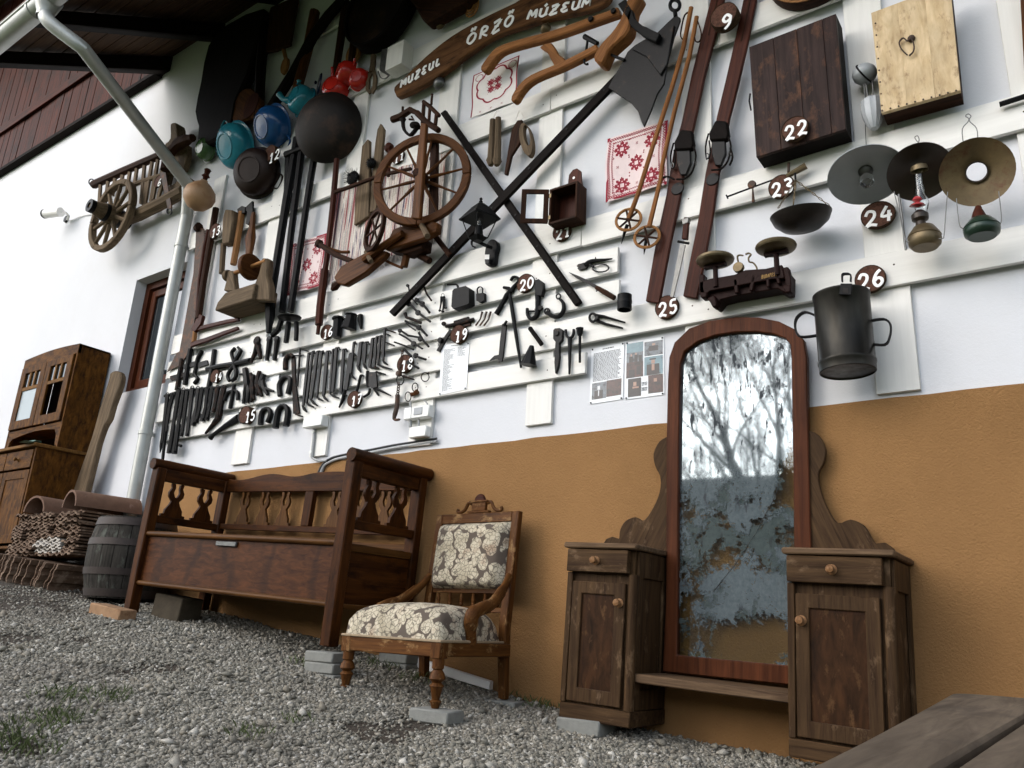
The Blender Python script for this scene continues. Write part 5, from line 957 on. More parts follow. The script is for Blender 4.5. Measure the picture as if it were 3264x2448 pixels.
for p in ([(435, 400), (330, 362), (255, 415), (245, 505), (290, 572), (435, 560)], [(860, 440), (1000, 422), (1055, 470), (1050, 570), (1005, 640), (860, 628)]): Ch.part('handle', tub('n', smoothpts(p, 4), 20, .17, 6, flat=2.6), M['iron'])
lat = Ch.part('latch_plate', ply('n', [(628, 115), (728, 115), (722, 215), (612, 210)], .285, .008), M['iron'], bev=.002); Ch.part('latch_hole', ply('n', [(650, 155), (692, 155), (692, 195), (650, 195)], .2935, .001), M['soot'], sub=lat); Ch.part('lug', tub('n', smoothpts([(645, 100), (645, 45), (680, 35), (716, 45), (716, 100)], 3), 16, .20, 6, flat=3), M['iron']); Ch.done()
# ------------------------------------------------------------------ small iron tools on the lower boards
M['iron3'] = plain('brown_rusted_iron', '1a1512', .65, .5, 45, .35, .05, .15, '38241a', .5)
def tool(name, label, cat, key, parts, group=None, mat='iron'):
    t = T(name, label, cat, group); rv = random.random()
    if mat == 'iron' and rv < .42: mat = 'iron2' if rv < .24 else 'iron3'
    for pn, kind, pts, w, *ex in parts:
        m_ = M[ex[0]] if ex and isinstance(ex[0], str) and ex[0] != 'iron' else M[mat]; d = ex[1] if len(ex) > 1 else None
        if kind == 't': g = tub(key, pts, w, d or .058)
        elif kind == 's': g = tub(key, smoothpts(pts, 3), w if not hasattr(w, '__len__') else list(np.interp(np.linspace(0, 1, (len(pts)-1)*3+1), np.linspace(0, 1, len(w)), w)), d or .058)
        elif kind == 'b': g = bar(key, pts, w, d or .046, .012)
        elif kind == 'p': g = ply(key, pts, d or .046, w)
        elif kind == 'o': c, rx, ry = pts; g = G().tube([P(*K(key, (c[0]+rx*math.cos(a), c[1]+ry*math.sin(a))), d or .058) for a in [6.283*i/14 for i in range(14)]], w*mpp(key, c)/2, 6, True)
        elif kind == 'd': g = disc(key, pts, w, d or .05, .014, 12)
        t.part(pn, g, m_)
    return t.done()
tool('cross_iron', 'black iron cross bar beside the downpipe', 'cross iron', 'k1', [('shaft', 't', [(322, 588), (295, 750), (270, 905)], 28), ('cross_arm', 'b', [(200, 785), (372, 738)], 46)])
tool('cross_iron', 'black iron cross with a thin pointed shaft', 'cross iron', 'k1', [('shaft', 't', [(405, 488), (375, 680), (350, 848)], 28), ('cross_arm', 'b', [(330, 668), (452, 632)], 46)])
tool('iron_hook', 'black S-shaped hook on a square bar', 'hook', 'k1', [('hook', 's', [(524, 508), (482, 580), (458, 690), (452, 745), (478, 790), (448, 836)], 24), ('bar', 'b', [(478, 652), (576, 620)], 48)])
tool('door_bolt', 'long knobbly iron bolt bar above number 14', 'bolt', 'k1', [('bar', 't', [(575, 692), (720, 660), (860, 640), (1012, 602)], [40, 46, 50, 44]), ('pin', 't', [(650, 495), (625, 690), (590, 882)], 28)])
tool('iron_scroll', 'wavy double iron scroll like an open figure eight', 'scroll iron', 'k1', [('curl', 's', [(858, 482), (825, 525), (840, 595), (852, 650), (812, 700), (785, 762), (802, 812)], 24, 'iron', .066), ('curl', 's', [(888, 470), (915, 508), (880, 580), (850, 650), (872, 715), (862, 780), (830, 808)], 26, 'iron', .066)])
tool('iron_dividers', 'black iron dividers with two spread legs', 'dividers', 'k1', [('head', 'd', (1088, 405), 42), ('leg', 't', [(1095, 430), (1060, 530), (1020, 628)], [40, 26, 20]), ('leg', 't', [(1085, 430), (1108, 510), (1118, 582)], [40, 32, 24])])
for x, lab in ((1212, 'round-headed iron bolt on the paper sheet, next to the dividers'), (1288, 'round-headed iron bolt on the paper sheet, farther from the dividers')):
    tool('iron_bolt', lab, 'bolt', 'k1', [('shank', 't', [(x, 395), (x-28, 600)], [34, 26]), ('head', 'd', (x+2, 390), 32)], 'round-headed bolts')
M['iron_s'] = M['iron']
tool('hanging_rail', 'narrow iron rail carrying the row of long tongs', 'rail', 'k1', [('rail', 't', [(145, 965), (300, 915), (500, 890), (765, 868)], 22)])
TG = [([(172, 955), (140, 1200), (108, 1470), (95, 1545)], [34, 22, 26, 6]), ([(228, 950), (190, 1080), (150, 1350), (120, 1640)], [36, 26, 26, 24]), ([(290, 900), (240, 1200), (188, 1545)], [34, 28, 40]), ([(335, 905), (290, 1200), (242, 1550)], [32, 28, 44]), ([(372, 915), (345, 1130), (312, 1372)], [30, 26, 24]), ([(424, 885), (400, 1100), (368, 1372)], [38, 24, 28]),
      ([(482, 890), (460, 1080), (430, 1262)], [30, 24, 44]), ([(522, 898), (495, 1090), (462, 1232)], [30, 26, 36]), ([(578, 888), (555, 1080), (528, 1222)], [32, 24, 40]), ([(626, 888), (600, 1060), (570, 1210)], [30, 24, 34]), ([(682, 878), (660, 1010), (640, 1125)], [40, 30, 36]), ([(745, 878), (710, 1060), (690, 1190), (630, 1260), (558, 1345)], [44, 52, 60, 36, 20])]
for i, (p, w) in enumerate(TG):
    w = [k*.72 for k in w]
    lab = ('long black smith tongs hanging full length from the narrow rail' if i < 6 else 'shorter black smith tongs with a broad jaw hanging from the narrow rail') if i < 11 else 'big black tongs with a bent lower arm at the end of the narrow rail'
    x, y = p[0]
    tool('smith_tongs', lab, 'tongs', 'k1', [('arm', 't', p, w), ('arm', 't', [(a+9, b+2) for a, b in p[:2]]+[(p[2][0]+14, p[2][1]-30)], 12, 'iron', .07), ('hanging_eye', 'o', ((x, y-5), 16, 18), 9, 'iron', .064)], 'smith tongs on the rail' if i < 11 else None)
tool('iron_key', 'small crossed bolt at the foot of the long tongs', 'bolt', 'k1', [('bar', 't', [(222, 1438), (310, 1472)], [20, 30])])
tool('iron_anchor', 'black anchor-shaped iron fork', 'fork', 'k1', [('stem', 't', [(852, 848), (832, 960), (808, 1092)], 24), ('arms', 's', [(752, 1012), (785, 935), (850, 908), (885, 930), (888, 1002)], 24)])
tool('pincers', 'black pincers with a side beak left of the paper sheet', 'pincers', 'k1', [('arm', 's', [(962, 690), (985, 850), (962, 940), (944, 1042)], [40, 50, 30, 20]), ('arm', 's', [(965, 800), (1002, 900), (985, 1035)], [30, 40, 20]), ('beak', 't', [(892, 742), (985, 738)], [8, 36])])
tool('pliers', 'slim black pliers with straight closed arms', 'pliers', 'k1', [('arm', 's', [(1018, 732), (1045, 900), (1022, 1028)], [20, 36, 16]), ('arm', 's', [(1050, 748), (1030, 890), (1055, 995)], [20, 34, 18])])
tool('pliers', 'black pliers with curved outward handles', 'pliers', 'k1', [('arm', 's', [(1106, 712), (1092, 850), (1132, 965)], [24, 44, 22]), ('arm', 's', [(1090, 760), (1100, 860), (1085, 962)], [20, 40, 16])])
tool('pliers', 'black pliers with handles spread wide across the paper sheet', 'pliers', 'k1', [('arm', 's', [(1152, 740), (1130, 860), (1252, 916)], [30, 44, 18]), ('arm', 's', [(1138, 790), (1150, 870), (1190, 950)], [26, 40, 26])])
tool('wheel_wrench', 'long black wrench reaching down left from number 15', 'wrench', 'k1', [('shaft', 't', [(608, 1392), (640, 1358), (760, 1270), (900, 1185)], [34, 26, 34, 56]), ('head', 'p', [(895, 1130), (940, 1118), (972, 1150), (965, 1215), (905, 1240), (882, 1190)], .03), ('lug', 't', [(945, 1090), (955, 1150)], 34)])
for lab, p, w in (('small black horseshoe touching number 15', [(1118, 1255), (1135, 1130), (1195, 1092), (1222, 1150), (1192, 1235)], 36), ('large black horseshoe on the lowest board', [(1272, 1292), (1300, 1120), (1355, 1062), (1398, 1120), (1378, 1272)], 42), ('black horseshoe beside the long flat clamp bar', [(1318, 962), (1312, 850), (1368, 772), (1425, 800), (1398, 945)], 36)):
    tool('horseshoe', lab, 'horseshoe', 'k1', [('shoe', 's', p, w)])
tool('hoof_scraper', 'hooked black iron with a long flat foot', 'hook iron', 'k2', [('hook', 's', [(32, 1012), (38, 910), (85, 865), (112, 890)], 34), ('blade', 'b', [(105, 880), (115, 1150), (140, 1460)], [34, 36, 62]), ('foot', 't', [(135, 1470), (205, 1492)], 16)])
tool('thin_staple', 'tall thin black wire staple', 'staple', 'k2', [('wire', 's', [(155, 1185), (180, 830), (195, 808), (268, 828)], 15), ('wire', 't', [(110, 872), (218, 868)], 12)])
CL = [([(262, 850), (205, 1380), (248, 1446)], 42), ([(302, 832), (240, 1350), (320, 1396)], 36), ([(352, 830), (285, 1310), (362, 1386)], 50), ([(395, 830), (345, 1290), (416, 1332)], 34), ([(452, 830), (412, 1270), (466, 1336)], 56), ([(508, 812), (478, 1255), (576, 1306)], 34), ([(545, 795), (505, 1240), (560, 1262)], 52), ([(618, 810), (590, 1240), (660, 1282)], 52), ([(690, 855), (640, 1220), (578, 1402)], 72),
      ([(722, 738), (690, 1050), (745, 1112)], 36), ([(792, 740), (765, 970), (800, 1042)], 62), ([(842, 738), (825, 950), (862, 1012)], 52), ([(912, 700), (880, 985), (960, 1002)], 56), ([(952, 682), (930, 985), (985, 1002)], 38), ([(990, 672), (965, 960), (1118, 1012)], 40), ([(1035, 600), (1018, 920), (1072, 966)], 38)]
for i, (p, w) in enumerate(CL):
    w *= .52
    m_ = ((p[0][0]+p[1][0])/2, (p[0][1]+p[1][1])/2)
    lab = 'long black timber clamp with a bent foot in the close row' if i < 9 else 'shorter black timber clamp in the close row above number 17'
    tool('timber_clamp', lab, 'clamp', 'k2', [('blade', 'b', [p[0], m_, p[1]], [w*.8, w, w*.85], 'iron2', .055), ('foot', 't', [p[1], ((p[1][0]*.6+p[2][0]*.4), p[1][1]*.45+p[2][1]*.55), p[2]], [w*.7, 26, 12]), ('spike', 't', [p[0], (p[0][0]+w*1.1, p[0][1]-4), (p[0][0]+w*1.6, p[0][1]+18)], [w*.6, 20, 14])], 'row of timber clamps, long' if i < 9 else 'row of timber clamps, short')
for lab, p in (('thin black spike reaching right from the tallest clamp', [(1032, 602), (1152, 640)]), ('thin black peg under the top of the tallest clamp', [(1042, 645), (1102, 672)]), ('thin black peg half way down the tallest clamp', [(1052, 738), (1142, 772)])): tool('iron_spike', lab, 'spike', 'k2', [('spike', 't', p, [18, 12])])
tool('clevis_shackle', 'broad black clevis with curled legs near number 17', 'shackle', 'k2', [('plate', 'p', [(878, 1040), (950, 1038), (962, 1190), (905, 1205), (875, 1180)], .012, 'iron2', .06), ('arm', 't', [(868, 1030), (862, 1110), (872, 1192)], 24), ('arm', 't', [(955, 1040), (1050, 1064)], [26, 14]), ('spike', 't', [(930, 1195), (1105, 1280)], [34, 12]), ('leg', 's', [(890, 1208), (878, 1260), (828, 1292)], 20), ('leg', 't', [(930, 1210), (978, 1276)], 18)])
tool('hook_rod', 'slim black hook standing behind number 17', 'hook', 'k2', [('rod', 's', [(826, 1080), (800, 1076), (780, 1150), (755, 1245)], 20)])
tool('wheel_bushing', 'short black pipe with a flange beside number 16', 'bushing', 'k2', [('tube', 't', [(568, 505), (555, 690)], [62, 58], 'iron', .075), ('flange', 't', [(570, 488), (569, 505)], [84, 84], 'iron', .075)])
tool('cow_bell', 'dark iron cow bell right of the flanged pipe', 'bell', 'k2', [('bell', 't', [(700, 460), (690, 530), (672, 600)], [66, 80, 104], 'iron', .085), ('rim', 't', [(702, 455), (701, 462)], [86, 84], 'iron', .085)])
tool('iron_peg', 'short tapering dark peg beside the cow bell', 'peg', 'k2', [('peg', 't', [(795, 458), (794, 520), (802, 596)], [34, 38, 18])])
BT = [('square-headed bolt with a collar below the black bar tip', [(1290, 340), (1385, 440), (1505, 527)], 24, (1290, 348), 26, (1385, 440)), ('short square-headed bolt with a collar', [(1370, 308), (1430, 350), (1498, 436)], 24, (1372, 308), 18, (1428, 350)), ('thin T-headed nail crossing under the black bar', [(1282, 165), (1300, 270), (1372, 352)], 13, (1282, 165), 14, None), ('curved forged spike under the black bar', [(1435, 155), (1468, 245), (1516, 312)], 18, None, 0, None), ('flat hooked bolt with an upturned end', [(1248, 440), (1262, 485), (1330, 505), (1410, 540)], 30, None, 0, None),
      ('bolt with a round collar and bent shank', [(1250, 520), (1300, 545), (1395, 590), (1472, 670)], 24, None, 0, (1395, 590)), ('thin nail below the bent bolt', [(1258, 545), (1300, 580), (1355, 615)], 14, None, 0, None), ('long bolt with a flat eye end above the hinge bolt', [(1200, 615), (1280, 668), (1400, 690)], 22, (1202, 622), 20, None), ('bolt with a collar pointing down right, longest of the fan', [(1188, 652), (1260, 690), (1345, 755), (1424, 802)], 20, None, 0, (1342, 755)), ('bolt with a flanged collar beside the hinge tool', [(1388, 640), (1425, 710), (1488, 782)], 22, None, 0, (1410, 705)), ('plain straight nail under the fan of bolts', [(1138, 735), (1240, 770), (1335, 812)], 18, None, 0, None), ('short thick bolt above number 18', [(1238, 808), (1312, 882)], 26, None, 0, None), ('bolt with a ball-shaped collar right of number 18', [(1345, 868), (1400, 895), (1460, 912)], 24, (1362, 875), 26, None), ('small bolt crossing number 18', [(1285, 942), (1388, 1002)], 24, (1290, 945), 22, None), ('tapered pin under number 18', [(1228, 1080), (1342, 1118)], [26, 12], None, 0, None)]
for lab, p, w, hd, hr, colr in BT:
    ps = [('shank', 't', p, w, 'iron', .075)]
    if hd: ps.append(('head', 'd', hd, hr, 'iron', .066))
    if colr: ps.append(('collar', 'd', colr, 26, 'iron', .066))
    tool('forged_bolt', lab, 'bolt', 'k2', ps)
t = T('trace_chain', 'iron chain with a long bent hook hanging past number 18', 'chain')
t.part('links', chain(P(*K('k2', (1225, 820)), .075), P(*K('k2', (1182, 1075)), .085), 9, .003, .012), M['rust'], kind='stuff'); t.part('links', chain(P(*K('k2', (1186, 1150)), .08), P(*K('k2', (1172, 1275)), .07), 5, .0036, .016), M['rust'], kind='stuff')
t.part('ring', G().tube([P(*K('k2', (1198+36*math.cos(a), 1120+50*math.sin(a))), .075) for a in [6.283*i/14 for i in range(14)]], .004, 6, True), M['iron']); t.part('knot', disc('k2', (1195, 1060), 28, .07, .02, 12), M['rust']); t.part('toggle', tub('k2', [(1195, 812), (1225, 835), (1255, 808)], 10, .07), M['rust']); t.part('hook', tub('k2', smoothpts([(1172, 1272), (1165, 1390), (1138, 1500), (1150, 1525), (1196, 1522)], 3), [34]*6+[28]*6+[16], .065), M['rust']); t.done()
tool('iron_ring', 'thin plain iron ring on the board', 'ring', 'k2', [('ring', 'o', ((1452, 1090), 40, 46), 10), ('staple', 't', [(1470, 1055), (1492, 1048)], 14)])
tool('bridle_bit', 'two iron rings joined by a brown roller', 'bit', 'k2', [('ring', 'o', ((1350, 1195), 30, 44), 11), ('ring', 'o', ((1278, 1290), 30, 48), 11), ('roller', 't', [(1312, 1268), (1340, 1262), (1375, 1238)], [40, 34, 44], 'wbr', .06)])
t = T('key_bunch', 'small bunch of iron keys on a ring', 'keys'); t.part('ring', G().tube([P(*K('k2', (1632+14*math.cos(a), 258+18*math.sin(a))), .06) for a in [6.283*i/12 for i in range(12)]], .002, 5, True), M['steel'])
for p, b in (([(1622, 275), (1612, 350), (1598, 425)], (1592, 415)), ([(1642, 275), (1638, 360), (1630, 435)], (1622, 425)), ([(1640, 275), (1650, 340), (1655, 395)], (1648, 388))): t.part('key', tub('k2', p, [24, 12, 11], .06)+tub('k2', [b, (b[0]+22, b[1])], 16, .06), M['iron'])
t.done()
tool('lock_case', 'square black iron lock case with a bent bolt arm', 'lock', 'k2', [('case', 'p', [(1728, 215), (1745, 192), (1862, 162), (1895, 185), (1898, 335), (1872, 352), (1735, 395), (1718, 372)], .055), ('bolt_arm', 's', [(1678, 150), (1760, 148), (1782, 165), (1792, 200)], 20)])
tool('padlock', 'small dark padlock with a closed shackle', 'padlock', 'k3', [('body', 'p', [(374, 562), (452, 552), (455, 628), (410, 650), (376, 632)], .025), ('shackle', 's', [(390, 560), (388, 515), (415, 492), (442, 510), (440, 556)], 12)])
tool('sliding_bolt', 'black sliding door bolt on a riveted plate above number 19', 'bolt', 'k2', [('plate', 'p', [(1742, 520), (1890, 475), (1912, 560), (1735, 612)], .01), ('bar', 't', [(1665, 575), (1800, 548), (1945, 505)], 34), ('knob', 'd', (1648, 552), 20, 'iron', .05)])
tool('hinge_tool', 'small black hinge strap with a round pivot', 'hinge', 'k2', [('strap', 'b', [(1712, 610), (1650, 700), (1580, 828)], [28, 30, 32]), ('pivot', 'd', (1612, 718), 26, 'iron', .06)])
for i, x in enumerate((0, 44, 86)): tool('square_nail', 'thin rusty forged nail in the row of three', 'nail', 'k3', [('nail', 't', [(438+x, 745), (418+x, 820), (370+x*.98, 888)], [18, 11, 14], 'rust')], 'three forged nails')
tool('farrier_tongs', 'long thin tongs with a hooked jaw beside number 20', 'tongs', 'k3', [('jaw', 's', [(728, 432), (752, 395), (795, 398), (808, 440), (760, 495), (735, 540)], [22, 26, 28, 28, 34, 40]), ('long_arm', 't', [(708, 500), (742, 720), (790, 1040), (832, 1312)], [26, 36, 30, 20]), ('short_arm', 't', [(735, 520), (690, 580), (640, 670), (580, 772)], [36, 44, 36, 40]), ('spur', 't', [(655, 498), (708, 508)], [30, 34])])
tool('hay_knife', 'grey flat blade bar ending in a small curved scythe foot', 'blade', 'k3', [('blade', 'b', [(660, 870), (640, 1040), (622, 1215)], [40, 46, 40], 'iron2'), ('tang', 't', [(688, 838), (655, 890)], [18, 26]), ('foot', 'p', [(640, 1190), (640, 1245), (605, 1258), (598, 1220), (560, 1222), (508, 1242), (560, 1192), (600, 1184)], .01, 'iron2')])
tool('iron_cone', 'small black funnel-shaped horn with its mouth down', 'funnel', 'k3', [('cone', 't', [(942, 1092), (930, 1160), (908, 1290)], [36, 70, 138], 'iron', .09)])
tool('wooden_tube', 'short dark tube with a split end', 'tube', 'k3', [('tube', 't', [(922, 912), (1042, 1078)], [46, 46], 'wblk', .07)])
tool('leaf_spear', 'black iron blade with a spoon-shaped head and pointed tip', 'blade', 'k3', [('blade', 'p', [(1160, 932), (1175, 915), (1225, 910), (1252, 928), (1245, 1030), (1216, 1062), (1218, 1200), (1205, 1300), (1180, 1372), (1170, 1260), (1182, 1052), (1158, 1020)], .02), ('boss', 'd', (1203, 970), 26, 'iron2', .06)])
tool('iron_fork', 'black two-pronged iron fork on a tapering stem', 'fork', 'k3', [('prongs', 's', [(1286, 928), (1295, 990), (1328, 1012), (1360, 990), (1370, 925)], 26), ('stem', 't', [(1328, 1008), (1328, 1150), (1324, 1380)], [40, 32, 20])])
tool('iron_punch', 'black cup-headed punch on a straight stem', 'punch', 'k3', [('head', 't', [(1428, 915), (1430, 985)], [72, 42], 'iron', .07), ('stem', 't', [(1430, 980), (1430, 1262)], [26, 22], 'iron', .07)])
tool('nail_pincers', 'black nail pincers with two straight handles', 'pincers', 'k3', [('jaw', 'o', ((1562, 805), 34, 42), 26), ('handle', 't', [(1590, 782), (1680, 795), (1892, 856)], [36, 28, 16]), ('handle', 't', [(1585, 828), (1690, 870), (1866, 912)], [36, 28, 18]), ('rivet', 'd', (1612, 812), 18, 'iron2', .066)])
t = T('iron_sleeve', 'short ribbed black iron sleeve at the end of the boards', 'sleeve'); o = P(*K('k3', (1884, 720)), .12); k = mpp('k3', (1884, 640), .12); t.part('sleeve', G().lathe([(60*k, 0), (68*k, 0), (68*k, 148*k), (60*k, 148*k), (60*k, 0)], o+Vector((0, 0, -6*k)), (0, 0, 1), 22), M['iron']); t.part('strap', G().lathe([(68*k, 62*k), (71*k, 62*k), (71*k, 84*k), (68*k, 84*k)], o, (0, 0, 1), 22), M['iron2']); t.done()
tool('hunting_knife', 'knife with a dark pointed blade and brown grip', 'knife', 'k3', [('blade', 'b', [(1320, 345), (1400, 390), (1520, 448), (1612, 502)], [4, 30, 34, 32], 'iron2', .05), ('grip', 't', [(1598, 498), (1680, 545), (1782, 606)], [44, 56, 54], 'wd', .07), ('guard', 't', [(1635, 492), (1595, 540)], 14, 'steel', .07)])
tool('pruning_shears', 'old black pruning shears with a looped handle', 'shears', 'k3', [('jaw', 'p', [(1396, 282), (1412, 262), (1475, 245), (1512, 270), (1490, 302), (1418, 320), (1404, 300), (1432, 288)], .014), ('arm', 's', [(1480, 275), (1550, 232), (1680, 218), (1760, 206)], [40, 40, 26, 12]), ('loop', 'o', ((1640, 300), 84, 42), 15), ('link', 't', [(1530, 262), (1570, 292)], 26), ('spur', 't', [(1588, 190), (1595, 235)], [8, 22])])
tool('harness_hook', 'heavy black strap hook hanging right of number 20', 'hook', 'k3', [('strap', 'p', [(975, 425), (1010, 412), (1045, 440), (1052, 520), (1035, 580), (975, 570), (968, 500)], .03), ('hook', 's', [(1005, 560), (1005, 690), (990, 790), (935, 818), (902, 780), (896, 712)], [56, 46, 44, 40, 34, 26]), ('cross_pin', 't', [(888, 742), (1000, 738), (1040, 715)], 18), ('scroll', 'd', (1038, 712), 24, 'iron', .06)])
tool('meat_hook', 'curved black hook with a ring eye at each end', 'hook', 'k3', [('hook', 's', [(1220, 610), (1262, 660), (1262, 740), (1215, 795), (1150, 788), (1098, 748)], [26, 34, 36, 38, 44, 40]), ('eye', 'o', ((1213, 590), 22, 26), 16), ('eye', 'o', ((1098, 742), 26, 28), 18)])
# ------------------------------------------------------------------ sheets of paper
M['paper'] = plain('white_paper', 'eef0f2', .7, .03, 10); M['ink'] = plain('grey_ink', '4a4c50', .8, .1, 10)
def sheet(name, label, key, cs, d, draw):
    t = T(name, label, 'paper'); c = [P(*K(key, p), d) for p in cs]; p_ = t.part('sheet', G().prism(c, (0, .0008, 0)), M['paper'], frame='id', smooth=0)
    def rect(g, u0, v0, u1, v1, o=.0004): g.prism([bil(c, u0, v0)+Vector((0, -o, 0)), bil(c, u1, v0)+Vector((0, -o, 0)), bil(c, u1, v1)+Vector((0, -o, 0)), bil(c, u0, v1)+Vector((0, -o, 0))], (0, .0002, 0))
    draw(t, p_, rect, c)
    g = G()
    for u, v in ((.04, .02), (.96, .02), (.04, .98), (.96, .98)): g.lathe([(0, .004), (.004, .003), (.0045, 0)], bil(c, u, v)+Vector((0, -.0008, 0)), YN, 8)
    t.part('pins', g, M['iron'], sub=p_, kind='stuff'); t.done()
def textlines(rect, u0, u1, v0, v1, n, h, rnd, ragged=.5):
    g = G()
    for i in range(n):
        v = v0+(v1-v0)*i/n; u = u0
        e = u0+(u1-u0)*(rnd.uniform(1-ragged, 1))
        while u < e: w = rnd.uniform(.02, .07); rect(g, u, v, min(u+w, e), v+h); u += w+.012
    return g
def list_page(seed, two=False):
    def f(t, p_, rect, c):
        rnd = random.Random(seed); g = textlines(rect, .1, .5, .1, .95, 44, .008, rnd, .6)
        if two: h = textlines(rect, .6, .9, .08, .28, 10, .008, rnd, .6); g = g+h
        g = g+textlines(rect, .35, .8, .03, .05, 1, .012, rnd, .1); t.part('printed_lines', g, M['ink'], sub=p_, kind='stuff', frame='id', smooth=0)
    return f
sheet('paper_sheet', 'printed list sheet behind the round-headed bolts', 'k1', [(1160, 480), (1348, 470), (1288, 872), (1115, 925)], .024, list_page(1))
sheet('paper_sheet', 'printed list sheet pinned beneath number 19', 'k2', [(1622, 765), (1902, 738), (1872, 1212), (1592, 1275)], .047, list_page(2, True))
M['ph_d'] = plain('photo_dark', '201c20', .3, .5, 60); M['ph_g'] = plain('photo_grey', '6f7880', .3, .5, 50, col2='2c3036', thr=.5); M['ph_r'] = plain('photo_brown', '4a2a28', .3, .6, 45, col2='1c1416', thr=.48); M['ph_b'] = plain('photo_blue', '6f8f9a', .3, .4, 40, col2='39484e', thr=.55); M['ph_s'] = plain('photo_skin', 'a98878', .4, .2, 60); M['ph_w'] = plain('photo_white', 'd8dadc', .4, .1, 60)
def person_pic(t, ph, rect, u0, v0, u1, v1, hat):
    W2, H2 = u1-u0, v1-v0; a = lambda m, *q: (lambda g: (rect(g, u0+W2*q[0], v0+H2*q[1], u0+W2*q[2], v0+H2*q[3], q[4]), t.part('printed_shape', g, M[m], sub=ph, frame='id', smooth=0))[1])(G())
    a('ph_d', .2, .5, .85, 1, .0008); a('ph_s', .42, .2, .62, .46, .0009); a('ph_w', .47, .46, .57, .8, .001)
    if hat: a('ph_d', .38, .1, .66, .22, .0011)
def photo(t, p_, rect, m, u0, v0, u1, v1, man=False, hat=False):
    g = G(); rect(g, u0, v0, u1, v1, .0006); ph = t.part('photo', g, M[m], frame='id', smooth=0)
    if man: pass
    return ph
def page1(t, p_, rect, c):
    rnd = random.Random(5); t.part('printed_lines', textlines(rect, .08, .93, .1, .62, 24, .011, rnd, .12)+textlines(rect, .35, .7, .035, .05, 1, .018, rnd, .05), M['ink'], sub=p_, kind='stuff', frame='id', smooth=0)
    photo(t, p_, rect, 'ph_g', .06, .64, .5, .93); photo(t, p_, rect, 'ph_r', .505, .63, .95, .92)
    t2 = G(); rect(t2, .14, .78, .4, .93, .0008); t.part('printed_shape', t2, M['ph_d'], sub=p_, frame='id', smooth=0); t3 = G(); rect(t3, .23, .7, .31, .77, .0009); rect(t3, .255, .78, .285, .88, .001); t.part('printed_shape', t3, M['ph_w'], sub=p_, kind='stuff', frame='id', smooth=0)
def page2(t, p_, rect, c):
    for m, q in (('ph_b', (.03, .03, .47, .2)), ('ph_g', (.03, .2, .47, .37)), ('ph_r', (.03, .37, .47, .64)), ('ph_g', (.5, .05, .97, .3)), ('ph_b', (.5, .315, .97, .635)), ('ph_d', (.08, .655, .42, .97)), ('ph_r', (.6, .64, .97, .95))): photo(t, p_, rect, m, *q)
    g = G()
    for q in ((.56, .45, .88, .635), (.63, .35, .8, .375), (.1, .27, .2, .37), (.24, .25, .32, .37), (.36, .26, .44, .37), (.62, .13, .85, .22), (.1, .5, .25, .64), (.3, .45, .42, .6)): rect(g, *q, .0009)
    t.part('printed_shapes', g, M['ph_d'], sub=p_, kind='stuff', frame='id', smooth=0); g = G()
    for q in ((.69, .45, .76, .56), (.68, .38, .77, .44), (.14, .23, .18, .265), (.26, .215, .30, .248), (.7, .09, .78, .125), (.22, .72, .3, .79), (.2, .8, .36, .83), (.74, .7, .82, .76)): rect(g, *q, .0012)
    t.part('printed_shapes', g, M['ph_s'], sub=p_, kind='stuff', frame='id', smooth=0)
    for tx, v in (('1937', .80), ('2022', .89)):
        for i, ch in enumerate(tx):
            g = G()
            for st in GL[ch]: g.tube([bil(c, .435+.037*i+.028*x, v-.06*y)+Vector((0, -.001, 0)) for x, y in st], .0011, 5)
            t.part('figure', g, M['ink'], sub=p_)
sheet('paper_sheet', 'laminated text page with two small photographs at its foot', 'm', [(228, 300), (508, 245), (495, 728), (212, 772)], .004, page1)
sheet('paper_sheet', 'laminated page of seven photographs dated 1937-2022', 'm', [(520, 245), (846, 195), (850, 690), (512, 732)], .004, page2)
# ------------------------------------------------------------------ electrical fittings
M['plastic'] = plain('white_plastic', 'dfe0dc', .35, .04, 6); M['plastic_g'] = plain('grey_plastic', '8d9296', .4, .05, 6); M['cable_g'] = plain('grey_conduit', '9a9c9c', .5, .1, 10); M['cable_b'] = plain('black_cable', '1b1c1e', .5, .2, 10)
def ebox(name, label, key, q, d, t_, extra=None):
    t = T(name, label, 'electrical box'); a, b = P(*K(key, q[0]), d+t_), P(*K(key, q[1]), d+t_); t.part('case', G().box(a.x, b.x, -d-t_, -d, b.z, a.z), M['plastic'], bev=.006)
    if extra: extra(t, a, b)
    t.done()
ebox('junction_box', 'plain white junction box under the timber clamps', 'k2', ((212, 1500), (395, 1580)), .023, .06)
def sw(t, a, b): t.part('rocker', G().box(a.x+(b.x-a.x)*.42, a.x+(b.x-a.x)*.75, a.y-.004, a.y, b.z+(a.z-b.z)*.25, a.z-(a.z-b.z)*.15), M['plastic_g'], bev=.002); t.part('cover_joint', G().box(a.x+(b.x-a.x)*.31, a.x+(b.x-a.x)*.325, a.y-.002, a.y, b.z+.002, a.z-.002), M['plastic_g'])
ebox('switch_box', 'white surface switch with a grey rocker below the bridle bit', 'k2', ((1235, 1405), (1485, 1490)), .023, .05, sw)
ebox('junction_box', 'white junction box directly below the grey-rocker switch', 'k2', ((1290, 1600), (1455, 1690)), .023, .045)
t = T('conduit', 'thin grey conduit dropping from the plain junction box', 'conduit'); t.part('tube', tub('k1', smoothpts([(1668, 1275), (1662, 1400), (1645, 1560), (1655, 1600), (1720, 1625), (1790, 1620)], 3), 22, .03), M['cable_g'])
for p in ((1672, 1330), (1645, 1540)): t.part('clip', disc('k1', p, 20, .022, .02, 10), M['plastic'])
t.done()
